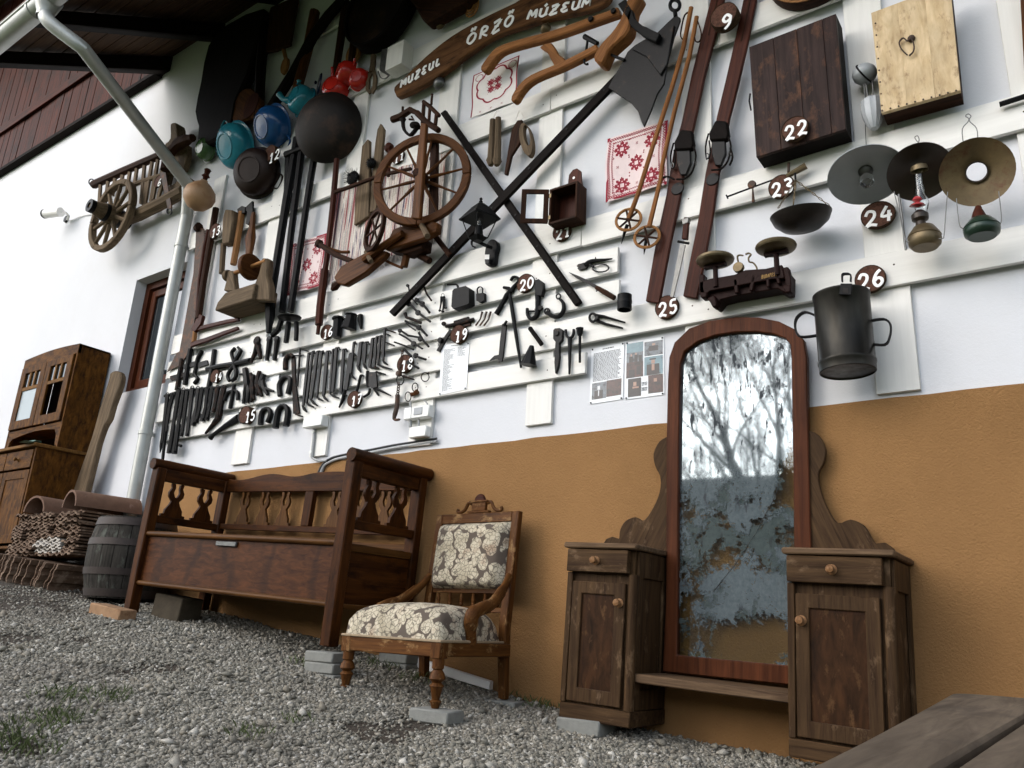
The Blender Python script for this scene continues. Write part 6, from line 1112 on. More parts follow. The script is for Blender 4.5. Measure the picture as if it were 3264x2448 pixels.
t = T('power_cable', 'pair of black and grey cables sagging towards the bench back', 'cable'); pts = [(1392, 1398), (1313, 1410), (1250, 1420), (1190, 1432), (1085, 1452), (1047, 1466), (1023, 1492), (1010, 1530)]
t.part('cable', tub('p', smoothpts(pts, 3), 7, .022), M['cable_b']); t.part('cable', tub('p', smoothpts([(x, y+9) for x, y in pts[:-2]]+[(1030, 1490), (1018, 1530)], 3), 7, .02), M['cable_g']); t.done()
for i, p in enumerate(([(1300, 1345), (1306, 1405)], [(1440, 1325), (1475, 1360), (1470, 1400)], [(1300, 1490), (1302, 1600)], [(1385, 1490), (1388, 1600)])): one('cable_stub', ['short grey cable entering the switch top from the bridle bit', 'short twisted cable at the switch corner', 'thick grey cable between switch and lower box', 'thin grey cable between switch and lower box'][i], 'cable', tub('k2', p, [18, 12, 26, 16][i], .05), M['cable_g'])
# ------------------------------------------------------------------ furniture standing along the wall
CROP['t'] = (1740, 1000, .84364)
def frame_(xc, th): return Matrix.Translation((xc, 0, ZC)) @ Matrix.Rotation(th, 4, 'Y')
def bx(F, x0, x1, d0, d1, z0, z1): return G().box(x0, x1, -d1, -d0, z0, z1).xf(F)
def knob(F, x, d, z, r=.016): return G().lathe([(0, 0), (r*1.15, 0), (r*1.15, .004), (r*.5, .008), (r*.5, .014), (r*.9, .02), (r, .028), (r*.8, .036), (0, .04)], (x, -d, z), (0, -1, 0), 16).xf(F)
M['tru'] = wood('weathered_brown_wood', '281a10', '55402a', 45, .06, .6, .3, '6a5540', .2, 6)
M['tru_p'] = wood('blotchy_veneer', '20140c', '452c19', 26, .3, .5, .25, '5a4028', .22, 9)
M['tru_f'] = wood('red_brown_frame', '371c0f', '5e341e', 45, .05, .42, .15)
M['tru_top'] = wood('worn_top_wood', '3f2f23', '78614a', 50, .06, .65, .3)
M['knob'] = wood('turned_knob_wood', '6b4a30', '9a7450', 60, .3, .45)
Tr = T('mirror_dresser', 'tall brown mirror dresser with two small cupboards and a worn arched mirror', 'dresser')
outer = [(440, 1352), (452, 1100), (455, 800), (455, 470), (460, 250), (465, 165), (485, 108), (540, 55), (620, 25), (720, 12), (800, 13), (880, 28), (940, 58), (975, 100), (985, 160), (990, 440), (998, 800), (1010, 1100), (1015, 1412)]
inner = [(494, 1290), (496, 1100), (498, 800), (501, 470), (505, 250), (508, 188), (522, 142), (572, 105), (640, 80), (720, 68), (795, 67), (862, 76), (905, 92), (924, 118), (928, 170), (932, 440), (937, 800), (940, 1100), (944, 1332)]
Tr.part('mirror_frame', G().ring([P(*K('t', p), .075) for p in outer], [P(*K('t', p), .075) for p in inner], (0, .035, 0)), M['tru_f'], bev=.004)
Tr.part('side_scroll', ply('t', smoothpts([(462, 462), (428, 482), (406, 528), (412, 575), (430, 612), (432, 655), (415, 712), (372, 780), (338, 768), (300, 783), (280, 815), (276, 850)], 3)+[(250, 842), (228, 850), (216, 868), (216, 905), (465, 915)], .04, .022), M['tru'], bev=.003)
Tr.part('side_scroll', ply('t', [(978, 900)]+[(978, 442)]+smoothpts([(990, 438), (1030, 458), (1056, 510), (1050, 562), (1030, 602), (1036, 662), (1062, 732), (1102, 790), (1150, 777), (1202, 800), (1232, 850)], 3)+[(1245, 868), (1282, 864), (1312, 885), (1328, 912), (1328, 960), (978, 940)], .04, .022), M['tru'], bev=.003)
# worn mirror: silvering where it has not flaked away
mm = N_('flaked_mirror'); tc = mm.n('TexCoord'); sp = mm.n('SeparateXYZ'); mm.l(tc.outputs['Generated'], sp.inputs[0])
mp = mm.n('Mapping'); mp.inputs['Scale'].default_value = (1, 1, 2.6); mm.l(tc.outputs['Generated'], mp.inputs[0]); vv = mp.outputs[0]
mp2 = mm.n('Mapping'); mp2.inputs['Scale'].default_value = (1, 1, .75); mm.l(tc.outputs['Generated'], mp2.inputs[0]); vs_ = mp2.outputs[0]
big = mm.noise(vv, 3.0, 8, .62, .4); streak = mm.noise(vs_, 16, 6, .7, .3); fine = mm.noise(vv, 26, 4, .7)
h_ = sp.outputs['Z']; x_ = sp.outputs['X']
bias = mm.ramp(h_, [(0, (.2, .2, .2)), (.08, (.2, .2, .2)), (.15, (.1, .1, .1)), (.3, (.13, .13, .13)), (.46, (.10, .10, .10)), (.62, (0, 0, 0)), (1, (0, 0, 0))])
side = mm.math('MULTIPLY', mm.ramp(x_, [(.80, B4), (.97, W4)]), mm.ramp(h_, [(.40, B4), (.47, W4), (.62, W4), (.66, B4)]))
miss = mm.math('ADD', mm.math('ADD', big, bias), mm.math('MULTIPLY', side, .35)); miss = mm.math('ADD', miss, mm.math('MULTIPLY', mm.math('SUBTRACT', fine, .5), .42))
miss = mm.math('ADD', miss, mm.ramp(h_, [(.62, B4), (.7, (.0, .0, .0, 1))])); topkeep = mm.ramp(h_, [(.5, B4), (.66, (.2, .2, .2, 1))])
miss = mm.math('SUBTRACT', miss, topkeep); mk_ = mm.ramp(miss, [(.585, B4), (.64, W4)])
spk = mm.math('ADD', streak, mm.math('MULTIPLY', mm.ramp(h_, [(.45, (.0, .0, .0)), (.75, (.04, .04, .04)), (1, (.09, .09, .09))]), 1.0)); spk = mm.ramp(mm.math('ADD', spk, mm.math('MULTIPLY', fine, .25)), [(.72, B4), (.765, W4)])
gl = mm.n('BsdfGlossy', Roughness=.03); gl.inputs['Color'].default_value = (.31, .35, .375, 1)
dk = mm.n('BsdfDiffuse'); dk.inputs['Color'].default_value = (.05, .055, .06, 1)
hz = mm.n('BsdfDiffuse'); mm.l(mm.ramp(fine, [(.3, lin('5c686c')), (.7, lin('7f898b'))]), hz.inputs['Color'])
s1 = mm.n('MixShader'); mm.l(mm.ramp(h_, [(0, (.5, .5, .5)), (.5, (.42, .42, .42)), (.7, (.2, .2, .2)), (.9, (.14, .14, .14))]), s1.inputs[0]); mm.l(gl.outputs[0], s1.inputs[1]); mm.l(hz.outputs[0], s1.inputs[2])  # hazy silvering, painted thicker low down to brighten the dark reflection
s2 = mm.n('MixShader'); mm.l(spk, s2.inputs[0]); mm.l(s1.outputs[0], s2.inputs[1]); mm.l(dk.outputs[0], s2.inputs[2])
trn = mm.n('BsdfTransparent'); trn.inputs['Color'].default_value = (.82, .84, .8, 1); gl2 = mm.n('BsdfGlossy', Roughness=.02); s3 = mm.n('MixShader'); s3.inputs[0].default_value = .07; mm.l(trn.outputs[0], s3.inputs[1]); mm.l(gl2.outputs[0], s3.inputs[2])
s4 = mm.n('MixShader'); mm.l(mk_, s4.inputs[0]); mm.l(s2.outputs[0], s4.inputs[1]); mm.l(s3.outputs[0], s4.inputs[2]); mm.l(s4.outputs[0], mm.out.inputs['Surface'])
Tr.part('mirror_glass', G().prism([P(*K('t', p), .052) for p in inner], (0, .003, 0)), mm.m, frame='id', smooth=0, label='old mirror glass with flaking silvering and a diagonal crack')
Tr.part('crack', tub('t', [(632, 1050), (720, 940), (790, 830), (860, 700), (885, 640)], 1.2, .0535, 4), M['steel'])
Tr.part('lower_rail', ply('t', [(480, 1288), (1010, 1338), (1012, 1412), (440, 1352)], .045, .022), M['tru_f'])
FT = frame_(-1.257, R(2.25))
for s, x0, x1, kx in (('l', -.655, -.325, .28), ('r', .298, .660, .09)):
    w = x1-x0
    Tr.part('carcass', bx(FT, x0+.012, x1-.012, .012, .315, -.30, .333), M['tru']); Tr.part('top_slab', bx(FT, x0-.012, x1+.014, .008, .362, .334, .358), M['tru_top'], bev=.006)
    Tr.part('plinth', bx(FT, x0, x1, .01, .335, -.362, -.301), M['tru'], bev=.004)
    dw_ = Tr.part('drawer', bx(FT, x0+.004, x1-.03, .316, .352, .235, .330), M['tru'], bev=.003); Tr.part('knob', knob(FT, (x0+x1)/2-.015, .352, .283), M['knob'], sub=dw_)
    xa, xb, za, zb = x0+.03, x1-.045, -.292, .195
    dr = Tr.part('door', G().ring([(xa, -.336, za), (xb, -.336, za), (xb, -.336, zb), (xa, -.336, zb)], [(xa+.048, -.336, za+.055), (xb-.048, -.336, za+.055), (xb-.048, -.336, zb-.05), (xa+.048, -.336, zb-.05)], (0, .02, 0)).xf(FT), M['tru'], bev=.003)
    Tr.part('door_panel', bx(FT, xa+.044, xb-.044, .317, .326, za+.05, zb-.045), M['tru_p'], sub=dr)
    Tr.part('knob', knob(FT, xb-.022 if s == 'l' else xa+.022, .336, .115 if s == 'l' else .10), M['knob'], sub=dr)
    Tr.part('corner_column', G().tube([(x1-.016, -.316, -.30), (x1-.016, -.316, .233)], .021, 12).xf(FT), M['tru'])
    Tr.part('stile', bx(FT, x0, x0+.026, .316, .334, -.30, .233), M['tru'], bev=.003)
    sp_ = Tr.part('side_frame', G().ring([(x1-.0115, -.30, -.298), (x1-.0115, -.02, -.298), (x1-.0115, -.02, .33), (x1-.0115, -.30, .33)], [(x1-.0115, -.255, -.22), (x1-.0115, -.065, -.22), (x1-.0115, -.065, .225), (x1-.0115, -.255, .225)], (.012, 0, 0)).xf(FT), M['tru'], bev=.002)
Tr.part('shelf', bx(FT, -.3245, .2975, .008, .31, -.19, -.155), M['tru_top'], bev=.005); Tr.done()
# ---- wooden bench with lyre splats
M['ben'] = wood('walnut_bench_wood', '271205', '553011', 36, .07, .5, .2, '1a0d06', .5, 5)
M['ben2'] = wood('polished_bench_rail', '331d0b', '684522', 50, .05, .45, .2)
mv = N_('flamed_walnut_veneer'); v = mv.coord((1, 1, .25), rnd=False); f = mv.noise(v, 34, 6, .65, .8)
c = mv.ramp(f, [(.3, lin('2a1407')), (.7, lin('553117'))]); wv = mv.n('TexWave', Scale=.95, Distortion=5.0, Detail=3.0, _bands_direction='Z'); wv.inputs['Detail Scale'].default_value = 2.2; mv.l(mv.coord((1, 1, 1), rnd=False), wv.inputs['Vector'])
c = mv.mix(mv.ramp(wv.outputs['Fac'], [(.0, (.5, .5, .5)), (.13, B4)]), c, lin('1c0f08')); mv.base(c); mv.rough(.5); mv.b.inputs['Specular IOR Level'].default_value = .1; mv.bump(f, .15, .003); M['ben_v'] = mv.m
FB = frame_(-4.01, R(2.9)); Bn = T('settle_bench', 'long brown wooden settle with scrolled arms and lyre-shaped splats', 'bench')
LY = [(-.5, 0), (-.5, .07), (-.38, .08), (-.36, .2), (-.22, .36), (-.16, .47), (-.3, .6), (-.32, .72), (-.22, .86), (-.26, .97), (-.2, 1), (-.1, .97), (-.09, .84), (-.13, .72), (-.06, .6), (0, .57)]
LY = LY+[(-x, z) for x, z in reversed(LY[:-1])]
for sx in (-1, 1):
    xo, xi = sx*.945, sx*.872; a, b = min(xo, xi), max(xo, xi)
    Bn.part('front_leg', G().prism([(a, -.605, -.075), (b, -.605, -.075), (b, -.61, .2), (b, -.61, .80), (b, -.61, .845), (a, -.61, .845), (a, -.61, .2)], (0, .065, 0)).xf(FB), M['ben'], bev=.006)
    Bn.part('back_leg', bx(FB, a, b, .045, .10, -.02 if sx < 0 else -.06, .845), M['ben'], bev=.005)
    Bn.part('arm_scroll', G().tube([(sx*.925, -.625, .868), (sx*.925, -.02, .868)], .036, 14).xf(FB), M['ben'])
    ar = Bn.part('arm_rail', bx(FB, a+.012, b-.012, .1005, .544, .765, .845), M['ben'], bev=.004)
    Bn.part('arm_lower_rail', bx(FB, a+.012, b-.012, .1005, .544, .50, .545), M['ben'], bev=.004); Bn.part('side_rail', bx(FB, a+.008, b-.008, .1005, .544, .385, .425), M['ben2'], bev=.004)
    Bn.part('side_panel', bx(FB, a+.02, b-.02, .1005, .544, .13, .384), M['ben']); Bn.part('side_bottom_rail', bx(FB, a+.006, b-.006, .1005, .544, .105, .129), M['ben2'], bev=.004)
    for yc in (.215, .43): Bn.part('arm_splat', G().prism([(a+.028, -(yc+x*.17), .5455+z*.219) for x, z in LY], (.018, 0, 0)).xf(FB), M['ben'])
Bn.part('front_panel', bx(FB, -.8715, .8715, .555, .575, .13, .408), M['ben_v'])
fp = Bn.ps[-1][0]
Bn.part('bottom_moulding', G().tube([(-.871, -.583, .122), (.871, -.583, .122)], .015, 10).xf(FB), M['ben2']); Bn.part('seat_moulding', G().tube([(-.871, -.585, .424), (.871, -.585, .424)], .017, 10).xf(FB), M['ben2'])
Bn.part('lock_plate', bx(FB, -.14, .05, .576, .592, .372, .400), M['steel'], bev=.004); Bn.part('seat_lid', bx(FB, -.8715, .8715, .1005, .57, .409, .43), M['ben'], bev=.003)
cr = [(-.8715+1.743*i/40) for i in range(41)]
cz = [.868+.022*math.cos((x+.42)*9.0)*(1-abs(x)*.3)+.035*math.exp(-((x-.0)/.16)**2) for x in cr]
Bn.part('crest_rail', G().prism([(-.8715, -.085, .77)]+[(x, -.085, z) for x, z in zip(cr, cz)]+[(.8715, -.085, .77)], (0, .03, 0)).xf(FB), M['ben'], bev=.003)
Bn.part('back_lower_rail', bx(FB, -.8715, .8715, .058, .088, .515, .552), M['ben'], bev=.003); Bn.part('back_base_rail', bx(FB, -.8715, .8715, .058, .09, .4305, .47), M['ben2'], bev=.003); Bn.part('centre_stile', bx(FB, -.035, .04, .055, .092, .5525, .769), M['ben'], bev=.003)
for xc_ in (-.66, -.45, -.24, .24, .45, .66): Bn.part('back_splat', G().prism([(xc_+x*.15, -.078, .5525+z*.217) for x, z in LY], (0, .016, 0)).xf(FB), M['ben2'])
Bn.done()
# ---- upholstered chair
mf = N_('floral_tapestry'); v = mf.coord(rnd=False); nz = mf.n('TexNoise', Scale=14.0, Detail=3.0); mf.l(v, nz.inputs['Vector'])
ad = mf.n('VectorMath', _operation='MULTIPLY_ADD'); ad.inputs[1].default_value = (.045, .045, .045); mf.l(nz.outputs['Color'], ad.inputs[0]); mf.l(v, ad.inputs[2])
vo = mf.n('TexVoronoi', Scale=21.0, _feature='F1'); mf.l(ad.outputs[0], vo.inputs['Vector']); vo2 = mf.n('TexVoronoi', Scale=46.0, _feature='DISTANCE_TO_EDGE'); mf.l(ad.outputs[0], vo2.inputs['Vector'])
big_ = mf.ramp(vo.outputs['Distance'], [(.60, W4), (.66, B4)]); pet = mf.ramp(vo2.outputs['Distance'], [(.02, (.35, .35, .35)), (.09, W4)])
cc = mf.mix(big_, lin('564b41'), mf.mix(1.0, mf.ramp(mf.noise(v, 9, 4, .6), [(.35, lin('a1967f')), (.55, lin('c4b9a2')), (.68, lin('9c8872'))]), pet, 'MULTIPLY'))
mf.base(cc); mf.rough(.9); mf.bump(mf.noise(v, 300, 3, .6), .4, .003); M['floral'] = mf.m
M['chw'] = wood('worn_walnut_chair', '3e2311', '6e4723', 55, .07, .45, .2, '9b7a52', .25, 8); M['braid'] = plain('cream_braid', 'a08c70', .9, .3, 60, .5)
Cr = T('upholstered_armchair', 'low walnut armchair upholstered in faded floral tapestry', 'armchair')
XL, XR, DF, DB = -2.885, -2.285, .70, .15
def CZ(z): return z+ZC
Cr.part('front_rail', G().box(XL+.045, XR-.045, -DF, -DF+.03, CZ(-.125), CZ(-.062)), M['chw'], bev=.004)
for a, b in ((XL+.012, XL+.04), (XR-.04, XR-.012)): Cr.part('side_rail', G().box(a, b, -DF+.045, -DB-.03, CZ(-.122), CZ(-.063)), M['chw'], bev=.004)
Cr.part('back_rail', G().box(-2.83, -2.34, -DB-.03, -DB, CZ(-.12), CZ(-.063)), M['chw'])
prof = [(.026, 0), (.026, -.05), (.02, -.055), (.03, -.075), (.035, -.1), (.02, -.118), (.026, -.125), (.032, -.135), (.026, -.145), (.018, -.19), (.016, -.2), (.026, -.207), (.022, -.216), (.015, -.24), (0, -.24)]
for x, zt, zb in ((XL+.03, -.062, -.305), (XR-.03, -.062, -.325)):
    k = (zt-zb)/.24; Cr.part('front_leg', G().box(x-.028, x+.028, -DF-.003, -DF+.052, CZ(-.13), CZ(-.0615)), M['chw'], bev=.003); Cr.part('turned_leg', G().lathe([(r, h*(zt-.066-zb)/.24) for r, h in prof], (x, -DF+.025, CZ(-.128)), (0, 0, 1), 18), M['chw'])
for x in (-2.842, -2.345):
    Cr.part('back_post', G().prism([(x-.022, -DB-.02, CZ(-.31)), (x-.022, -DB+.012, CZ(-.31)), (x-.022, -DB-.0, CZ(-.1)), (x-.022, -DB-.0, CZ(.0)), (x-.022, -.095, CZ(.572)), (x-.022, -.13, CZ(.572)), (x-.022, -DB-.045, CZ(.02)), (x-.022, -DB-.045, CZ(-.1))], (.044, 0, 0)), M['chw'], bev=.004)
yb = lambda z: -(DB+.045-(.065)*(z+.0)/.572)
def brail(nm, z0, z1, o=0): Cr.part(nm, G().prism([(-2.8195, yb(z0)+.006-o, CZ(z0)), (-2.8195, yb(z1)+.006-o, CZ(z1)), (-2.8195, yb(z1)+.03, CZ(z1)), (-2.8195, yb(z0)+.03, CZ(z0))], (.452, 0, 0)), M['chw'], bev=.003)
brail('top_rail', .52, .571, .006); brail('back_middle_rail', .165, .19); brail('back_spindle_rail', .075, .1)
for i in range(6):
    x = -2.78+.075*i*1.0; Cr.part('back_spindle', G().lathe([(.006, 0), (.01, .012), (.006, .02), (.011, .035), (.006, .05), (.008, .064)], (x, yb(.13)+.018, CZ(.1005)), (0, 0, 1), 8), M['chw'])
def pillow(nx, ny, fn): 
    g = G(); g.v = [tuple(fn(i/nx, j/ny)) for j in range(ny+1) for i in range(nx+1)]; g.f = [[j*(nx+1)+i, j*(nx+1)+i+1, (j+1)*(nx+1)+i+1, (j+1)*(nx+1)+i] for j in range(ny) for i in range(nx)]
    b = [i for i in range(nx)]+[i*(nx+1)+nx for i in range(ny)]+[ny*(nx+1)+nx-i for i in range(nx)]+[(ny-i)*(nx+1) for i in range(ny)]; g.f.append(b[::-1]); return g
def seat(u, v):
    e = (max(0, 1-(2*u-1)**8)*max(0, 1-(2*v-1)**8))**.45; x = XL+.004+(XR-XL-.008)*u; x = x+(.5-u)*.10*v; d = DF+.004+(DB+.06-DF)*v; bl = .012*(1-abs(2*v-1)**4)
    return (x+(u-.5)*.02*e, -d-(.012*e if v < .2 else 0), CZ(-.062+.125*e+.04*e*math.cos((u-.5)*2.6)*math.cos((v-.5)*2.4)))
Cr.part('seat_cushion', pillow(26, 22, seat), M['floral'], frame='id', smooth=1.2)
def backc(u, v):
    e = (max(0, 1-(2*u-1)**8)*max(0, 1-(2*v-1)**8))**.45; z = .185+.335*v; return (-2.82+.453*u, yb(z)+.012-.065*e-.012*e*math.cos((u-.5)*2.5), CZ(z))
Cr.part('back_cushion', pillow(20, 18, backc), M['floral'], frame='id', smooth=1.2)
Cr.part('seat_braid', G().tube([(XL, -DF-.002, CZ(-.058)), (XR, -DF-.002, CZ(-.060)), (XR-.002, -DF+.1, CZ(-.059)), (XR-.045, -DB-.05, CZ(-.058))], .006, 6), M['braid'])
for s, xa, xb in ((-1, -2.85, XL+.02), (1, -2.338, XR-.012)):
    pts = smoothpts([(xa, yb(.27)-.0, CZ(.25)), (xa+s*.012, yb(.2)-.05, CZ(.19)), ((xa+xb)/2+s*.02, -.34, CZ(.115)), (xb+s*.012, -.44, CZ(.085)), (xb+s*.005, -.49, CZ(.06)), (xb, -.495, CZ(.01)), (xb-s*.01, -.47, CZ(-.07))], 4)
    Cr.part('arm', G().tube(pts, [.016]*5+[.02]*5+[.022]*5+[.026]*6+[.02]*4, 12, flat=1.35), M['chw'])
cz0 = CZ(.572); yk = -.112
Cr.part('crest', G().box(-2.66, -2.52, yk-.014, yk+.012, cz0+.0005, cz0+.012)+G().box(-2.635, -2.545, yk-.012, yk+.01, cz0+.0125, cz0+.055)+G().box(-2.65, -2.53, yk-.016, yk+.012, cz0+.0555, cz0+.066), M['chw'], bev=.002)
Cr.part('crest_shell', G().lathe([(.034, -.006), (.036, .0), (.03, .008), (0, .01)], (-2.59, yk, cz0+.066), (0, -1, 0), 14, math.pi, 2*math.pi)+G(), M['wred'])
for s in (-1, 1): Cr.part('crest_scroll', G().tube(smoothpts([(-2.59+s*.05, yk, cz0+.05), (-2.59+s*.075, yk, cz0+.055), (-2.59+s*.095, yk, cz0+.022), (-2.59+s*.125, yk, cz0+.008), (-2.59+s*.145, yk, cz0+.014), (-2.59+s*.14, yk, cz0+.026)], 3), .009, 8), M['chw'])
Cr.done()
# ---- old kitchen cupboard
M['cup'] = wood('peeling_brown_paint', '3a200b', '754c1c', 26, .3, .65, .35, '20130a', .55, 9)
M['cup_e'] = wood('worn_cupboard_edge', '5a3c1e', '8a6436', 40, .1, .7, .3)
Cu = T('kitchen_cupboard', 'tall worn brown kitchen cupboard with glazed doors above an open niche', 'cupboard')
FC = frame_(0, 0); X0, X1 = -8.0, -6.985; zb, zm, zn, zt = .372, 1.275, 1.50, 2.20
Cu.part('lower_side', bx(FC, X1-.025, X1, .02, .455, zb, zm-.03), M['cup'], bev=.003); Cu.part('lower_side', bx(FC, X0, X0+.025, .02, .455, zb, zm-.03), M['cup'])
Cu.part('worktop', bx(FC, X0-.02, X1+.025, .02, .485, zm-.029, zm), M['cup_e'], bev=.005); Cu.part('lower_bottom', bx(FC, X0+.026, X1-.026, .02, .45, zb+.05, zb+.07), M['cup'])
for i in range(2):
    a = X0+.03+i*.48; b = a+.47
    dwr = Cu.part('drawer', bx(FC, a, b, .435, .462, zm-.20, zm-.045), M['cup'], bev=.004); Cu.part('knob', knob(FC, (a+b)/2, .462, zm-.12), M['cup_e'], sub=dwr)
    dr = Cu.part('lower_door', G().ring([(a, -.458, zb+.09), (b, -.458, zb+.09), (b, -.458, zm-.215), (a, -.458, zm-.215)], [(a+.07, -.458, zb+.16), (b-.07, -.458, zb+.16), (b-.07, -.458, zm-.285), (a+.07, -.458, zm-.285)], (0, .02, 0)).xf(FC), M['cup'], bev=.003); Cu.part('door_panel', bx(FC, a+.065, b-.065, .44, .45, zb+.155, zm-.28), M['cup'], sub=dr)
Cu.part('front_leg', bx(FC, X1-.06, X1-.026, .40, .455, zb-.0, zb+.049), M['cup'])
Cu.part('upper_side', bx(FC, X1-.025, X1, .02, .30, zm+.001, zt), M['cup'], bev=.003); Cu.part('upper_side', bx(FC, X0, X0+.025, .02, .30, zm+.001, zt), M['cup'], bev=.003); Cu.part('back', bx(FC, X0+.026, X1-.026, .005, .018, zb, zt), M['wd'])
hd = [(X0+(X1-X0)*i/16) for i in range(17)]; Cu.part('arched_head', G().prism([(X0, -.302, zt-.09)]+[(x, -.302, zt+.085*math.sin(math.pi*i/16)*.25) for i, x in enumerate(hd)]+[(X1, -.302, zt-.09)], (0, .03, 0)).xf(FC), M['cup'], bev=.003)
top_pts = [(x, -.30, zt+.085*math.sin(math.pi*i/16)*.25) for i, x in enumerate(hd)]
Cu.part('arched_roof', G().prism([(x, -.27, z-.001) for x, _, z in top_pts]+[(x, -.27, z-.02) for x, _, z in reversed(top_pts)], (0, .25, 0)).xf(FC), M['cup'])
Cu.part('niche_floor', bx(FC, X0+.026, X1-.026, .02, .298, zn-.02, zn), M['cup'])
nv = [(X0+.05+(X1-X0-.1)*i/14) for i in range(15)]; Cu.part('niche_valance', G().prism([(X0+.026, -.298, zm+.02), (X0+.06, -.298, zm+.02), (X0+.075, -.298, zm+.12)]+[(x, -.298, zm+.15+.035*math.sin(math.pi*i/14)) for i, x in enumerate(nv[1:-1])]+[(X1-.075, -.298, zm+.12), (X1-.06, -.298, zm+.02), (X1-.026, -.298, zm+.02), (X1-.026, -.298, zn-.021), (X0+.026, -.298, zn-.021)], (0, .02, 0)).xf(FC), M['cup'])
M['frost'] = plain('ribbed_glass', '8b979b', .3, .1, 10, .3)
for i in range(2):
    a = X0+.03+i*.48; b = a+.472; z0, z1 = zn+.01, zt-.095
    dr = Cu.part('glazed_door', G().ring([(a, -.318, z0), (b, -.318, z0), (b, -.318, z1), (a, -.318, z1)], [(a+.09, -.318, z0+.08), (b-.09, -.318, z0+.08), (b-.09, -.318, z1-.06), (a+.09, -.318, z1-.06)], (0, .02, 0)).xf(FC), M['cup'], bev=.003)
    Cu.part('glazing_bar', bx(FC, a+.0905, b-.0905, .30, .316, z1-.23, z1-.20), M['cup_e'], sub=dr)
    for kx in (1, 2): x = a+.09+(b-a-.18)*kx/3; Cu.part('glazing_bar', bx(FC, x-.014, x+.014, .30, .315, z1-.1995, z1-.0605), M['cup_e'], sub=dr)
    if i == 0: Cu.part('pane', bx(FC, a+.088, b-.088, .303, .307, z0+.078, z1-.231), M['frost'], sub=dr)
    Cu.part('pane', bx(FC, a+.088, b-.088, .3005, .3025, z1-.19, z1-.07), M['glassd'], sub=dr)
Cu.done()
M['rag_t'] = plain('pale_green_rag', '8fb0a4', .9, .2, 30, .3)
g = G(); rx = P(85, 1430, .50); rgp = pillow(8, 5, lambda u, v: (rx.x-.09+.17*u+.01*math.sin(v*7), rx.y+.07-.12*v, Z_(zm)+.004+.018*abs(math.sin(u*7+v*4))*math.sin(math.pi*min(1, v+.2)))); one('cleaning_rag', 'crumpled pale green rag lying on the cupboard worktop', 'rag', rgp, M['rag_t'], frame='id')
# ---- rough plank, barrel, tile pile, stones and blocks
one('rough_plank', 'rough grey-brown slab plank leaning against the wall by the cupboard', 'plank', ply('p', smoothpts([(352, 1188), (372, 1182), (385, 1195), (380, 1230), (358, 1290), (345, 1335), (330, 1360), (312, 1410), (305, 1440), (290, 1500), (280, 1540), (262, 1600), (228, 1590), (255, 1500), (290, 1400), (318, 1300), (345, 1215)], 3, True), .10, .05), M['wgrey'], bev=.008)
M['stave'] = wood('weathered_stave', '211f1d', '48443e', 40, .07, .75, .3, '5d6058', .35, 5); M['hoop'] = plain('brown_hoop', '3a302b', .65, .35, 20, .2, .3)
Ba = T('wooden_barrel', 'weathered dark wooden barrel with broad iron hoops', 'barrel'); bc = Vector((-5.48, -.315, gz(-5.48, -.315)+.01)); br, bh = .285, .54
def bprof(h): return br*(.86+.14*math.sin(math.pi*min(max(h/bh, 0), 1)))
for i in range(20):
    a0, a1 = 2*math.pi*i/20+.006, 2*math.pi*(i+1)/20-.006; hs_ = [bh*k/8 for k in range(9)]; vs2, fs2 = [], []
    for h in hs_:
        for a, o_ in ((a0, 0), ((a0+a1)/2, .0035), (a1, 0), (a1, -.03), (a0, -.03)): r = bprof(h)+o_; vs2.append(bc+Vector((math.cos(a)*r, math.sin(a)*r, h)))
    for k in range(8):
        for j in range(5): fs2.append([k*5+j, k*5+(j+1) % 5, (k+1)*5+(j+1) % 5, (k+1)*5+j])
    fs2 += [[0, 1, 2, 3, 4], [40, 41, 42, 43, 44]]; Ba.part('stave', G().add(vs2, fs2), M['stave'])
for h0, h1 in ((.01, .06), (.15, .195), (.345, .39), (.48, .53)): Ba.part('hoop', G().lathe([(bprof(h0)+.005, h0), (bprof(h0)+.009, h0), (bprof(h1)+.009, h1), (bprof(h1)+.005, h1)], bc, (0, 0, 1), 40), M['hoop'])
Ba.part('lid', G().lathe([(0, bh-.03), (br*.85, bh-.03), (br*.85, bh-.05), (0, bh-.05)], bc, (0, 0, 1), 32), M['stave']); Ba.done()
M['tile'] = plain('clay_roof_tile', '66503f', .85, .35, 25, .4, 0, .3, '84705e', .5); M['tile_w'] = plain('limed_roof_tile', 'b9b2a8', .85, .25, 25, .4, 0, .3)
def tile_mesh():
    pr = [(0, 0), (.02, .014), (.045, .014), (.06, 0), (.1, 0), (.115, .012), (.14, .012), (.155, 0), (.19, .002)]
    top_ = [(x, z+.012) for x, z in reversed(pr)]; return G().prism([(x-.095, 0, z) for x, z in pr+top_], (0, .36, 0))
tm = tile_mesh(); first = {}
def place_tile(mat, Wm, lab, grp):
    if mat not in first:
        o = mesh_obj('clay_pantile', tm, M[mat], frame='id', smooth=.5); first[mat] = o; o.data.materials[0] = M[mat]; base = wmat(o); o['_b'] = [x for r in base for x in r]
    else: o = first[mat].copy(); COL.objects.link(o)
    a = first[mat]['_b']; base = Matrix([a[0:4], a[4:8], a[8:12], a[12:16]])
    o.matrix_basis = Wm @ base; tag(o, lab, 'pantile', grp)
pz = gz(-6.3, -.5)
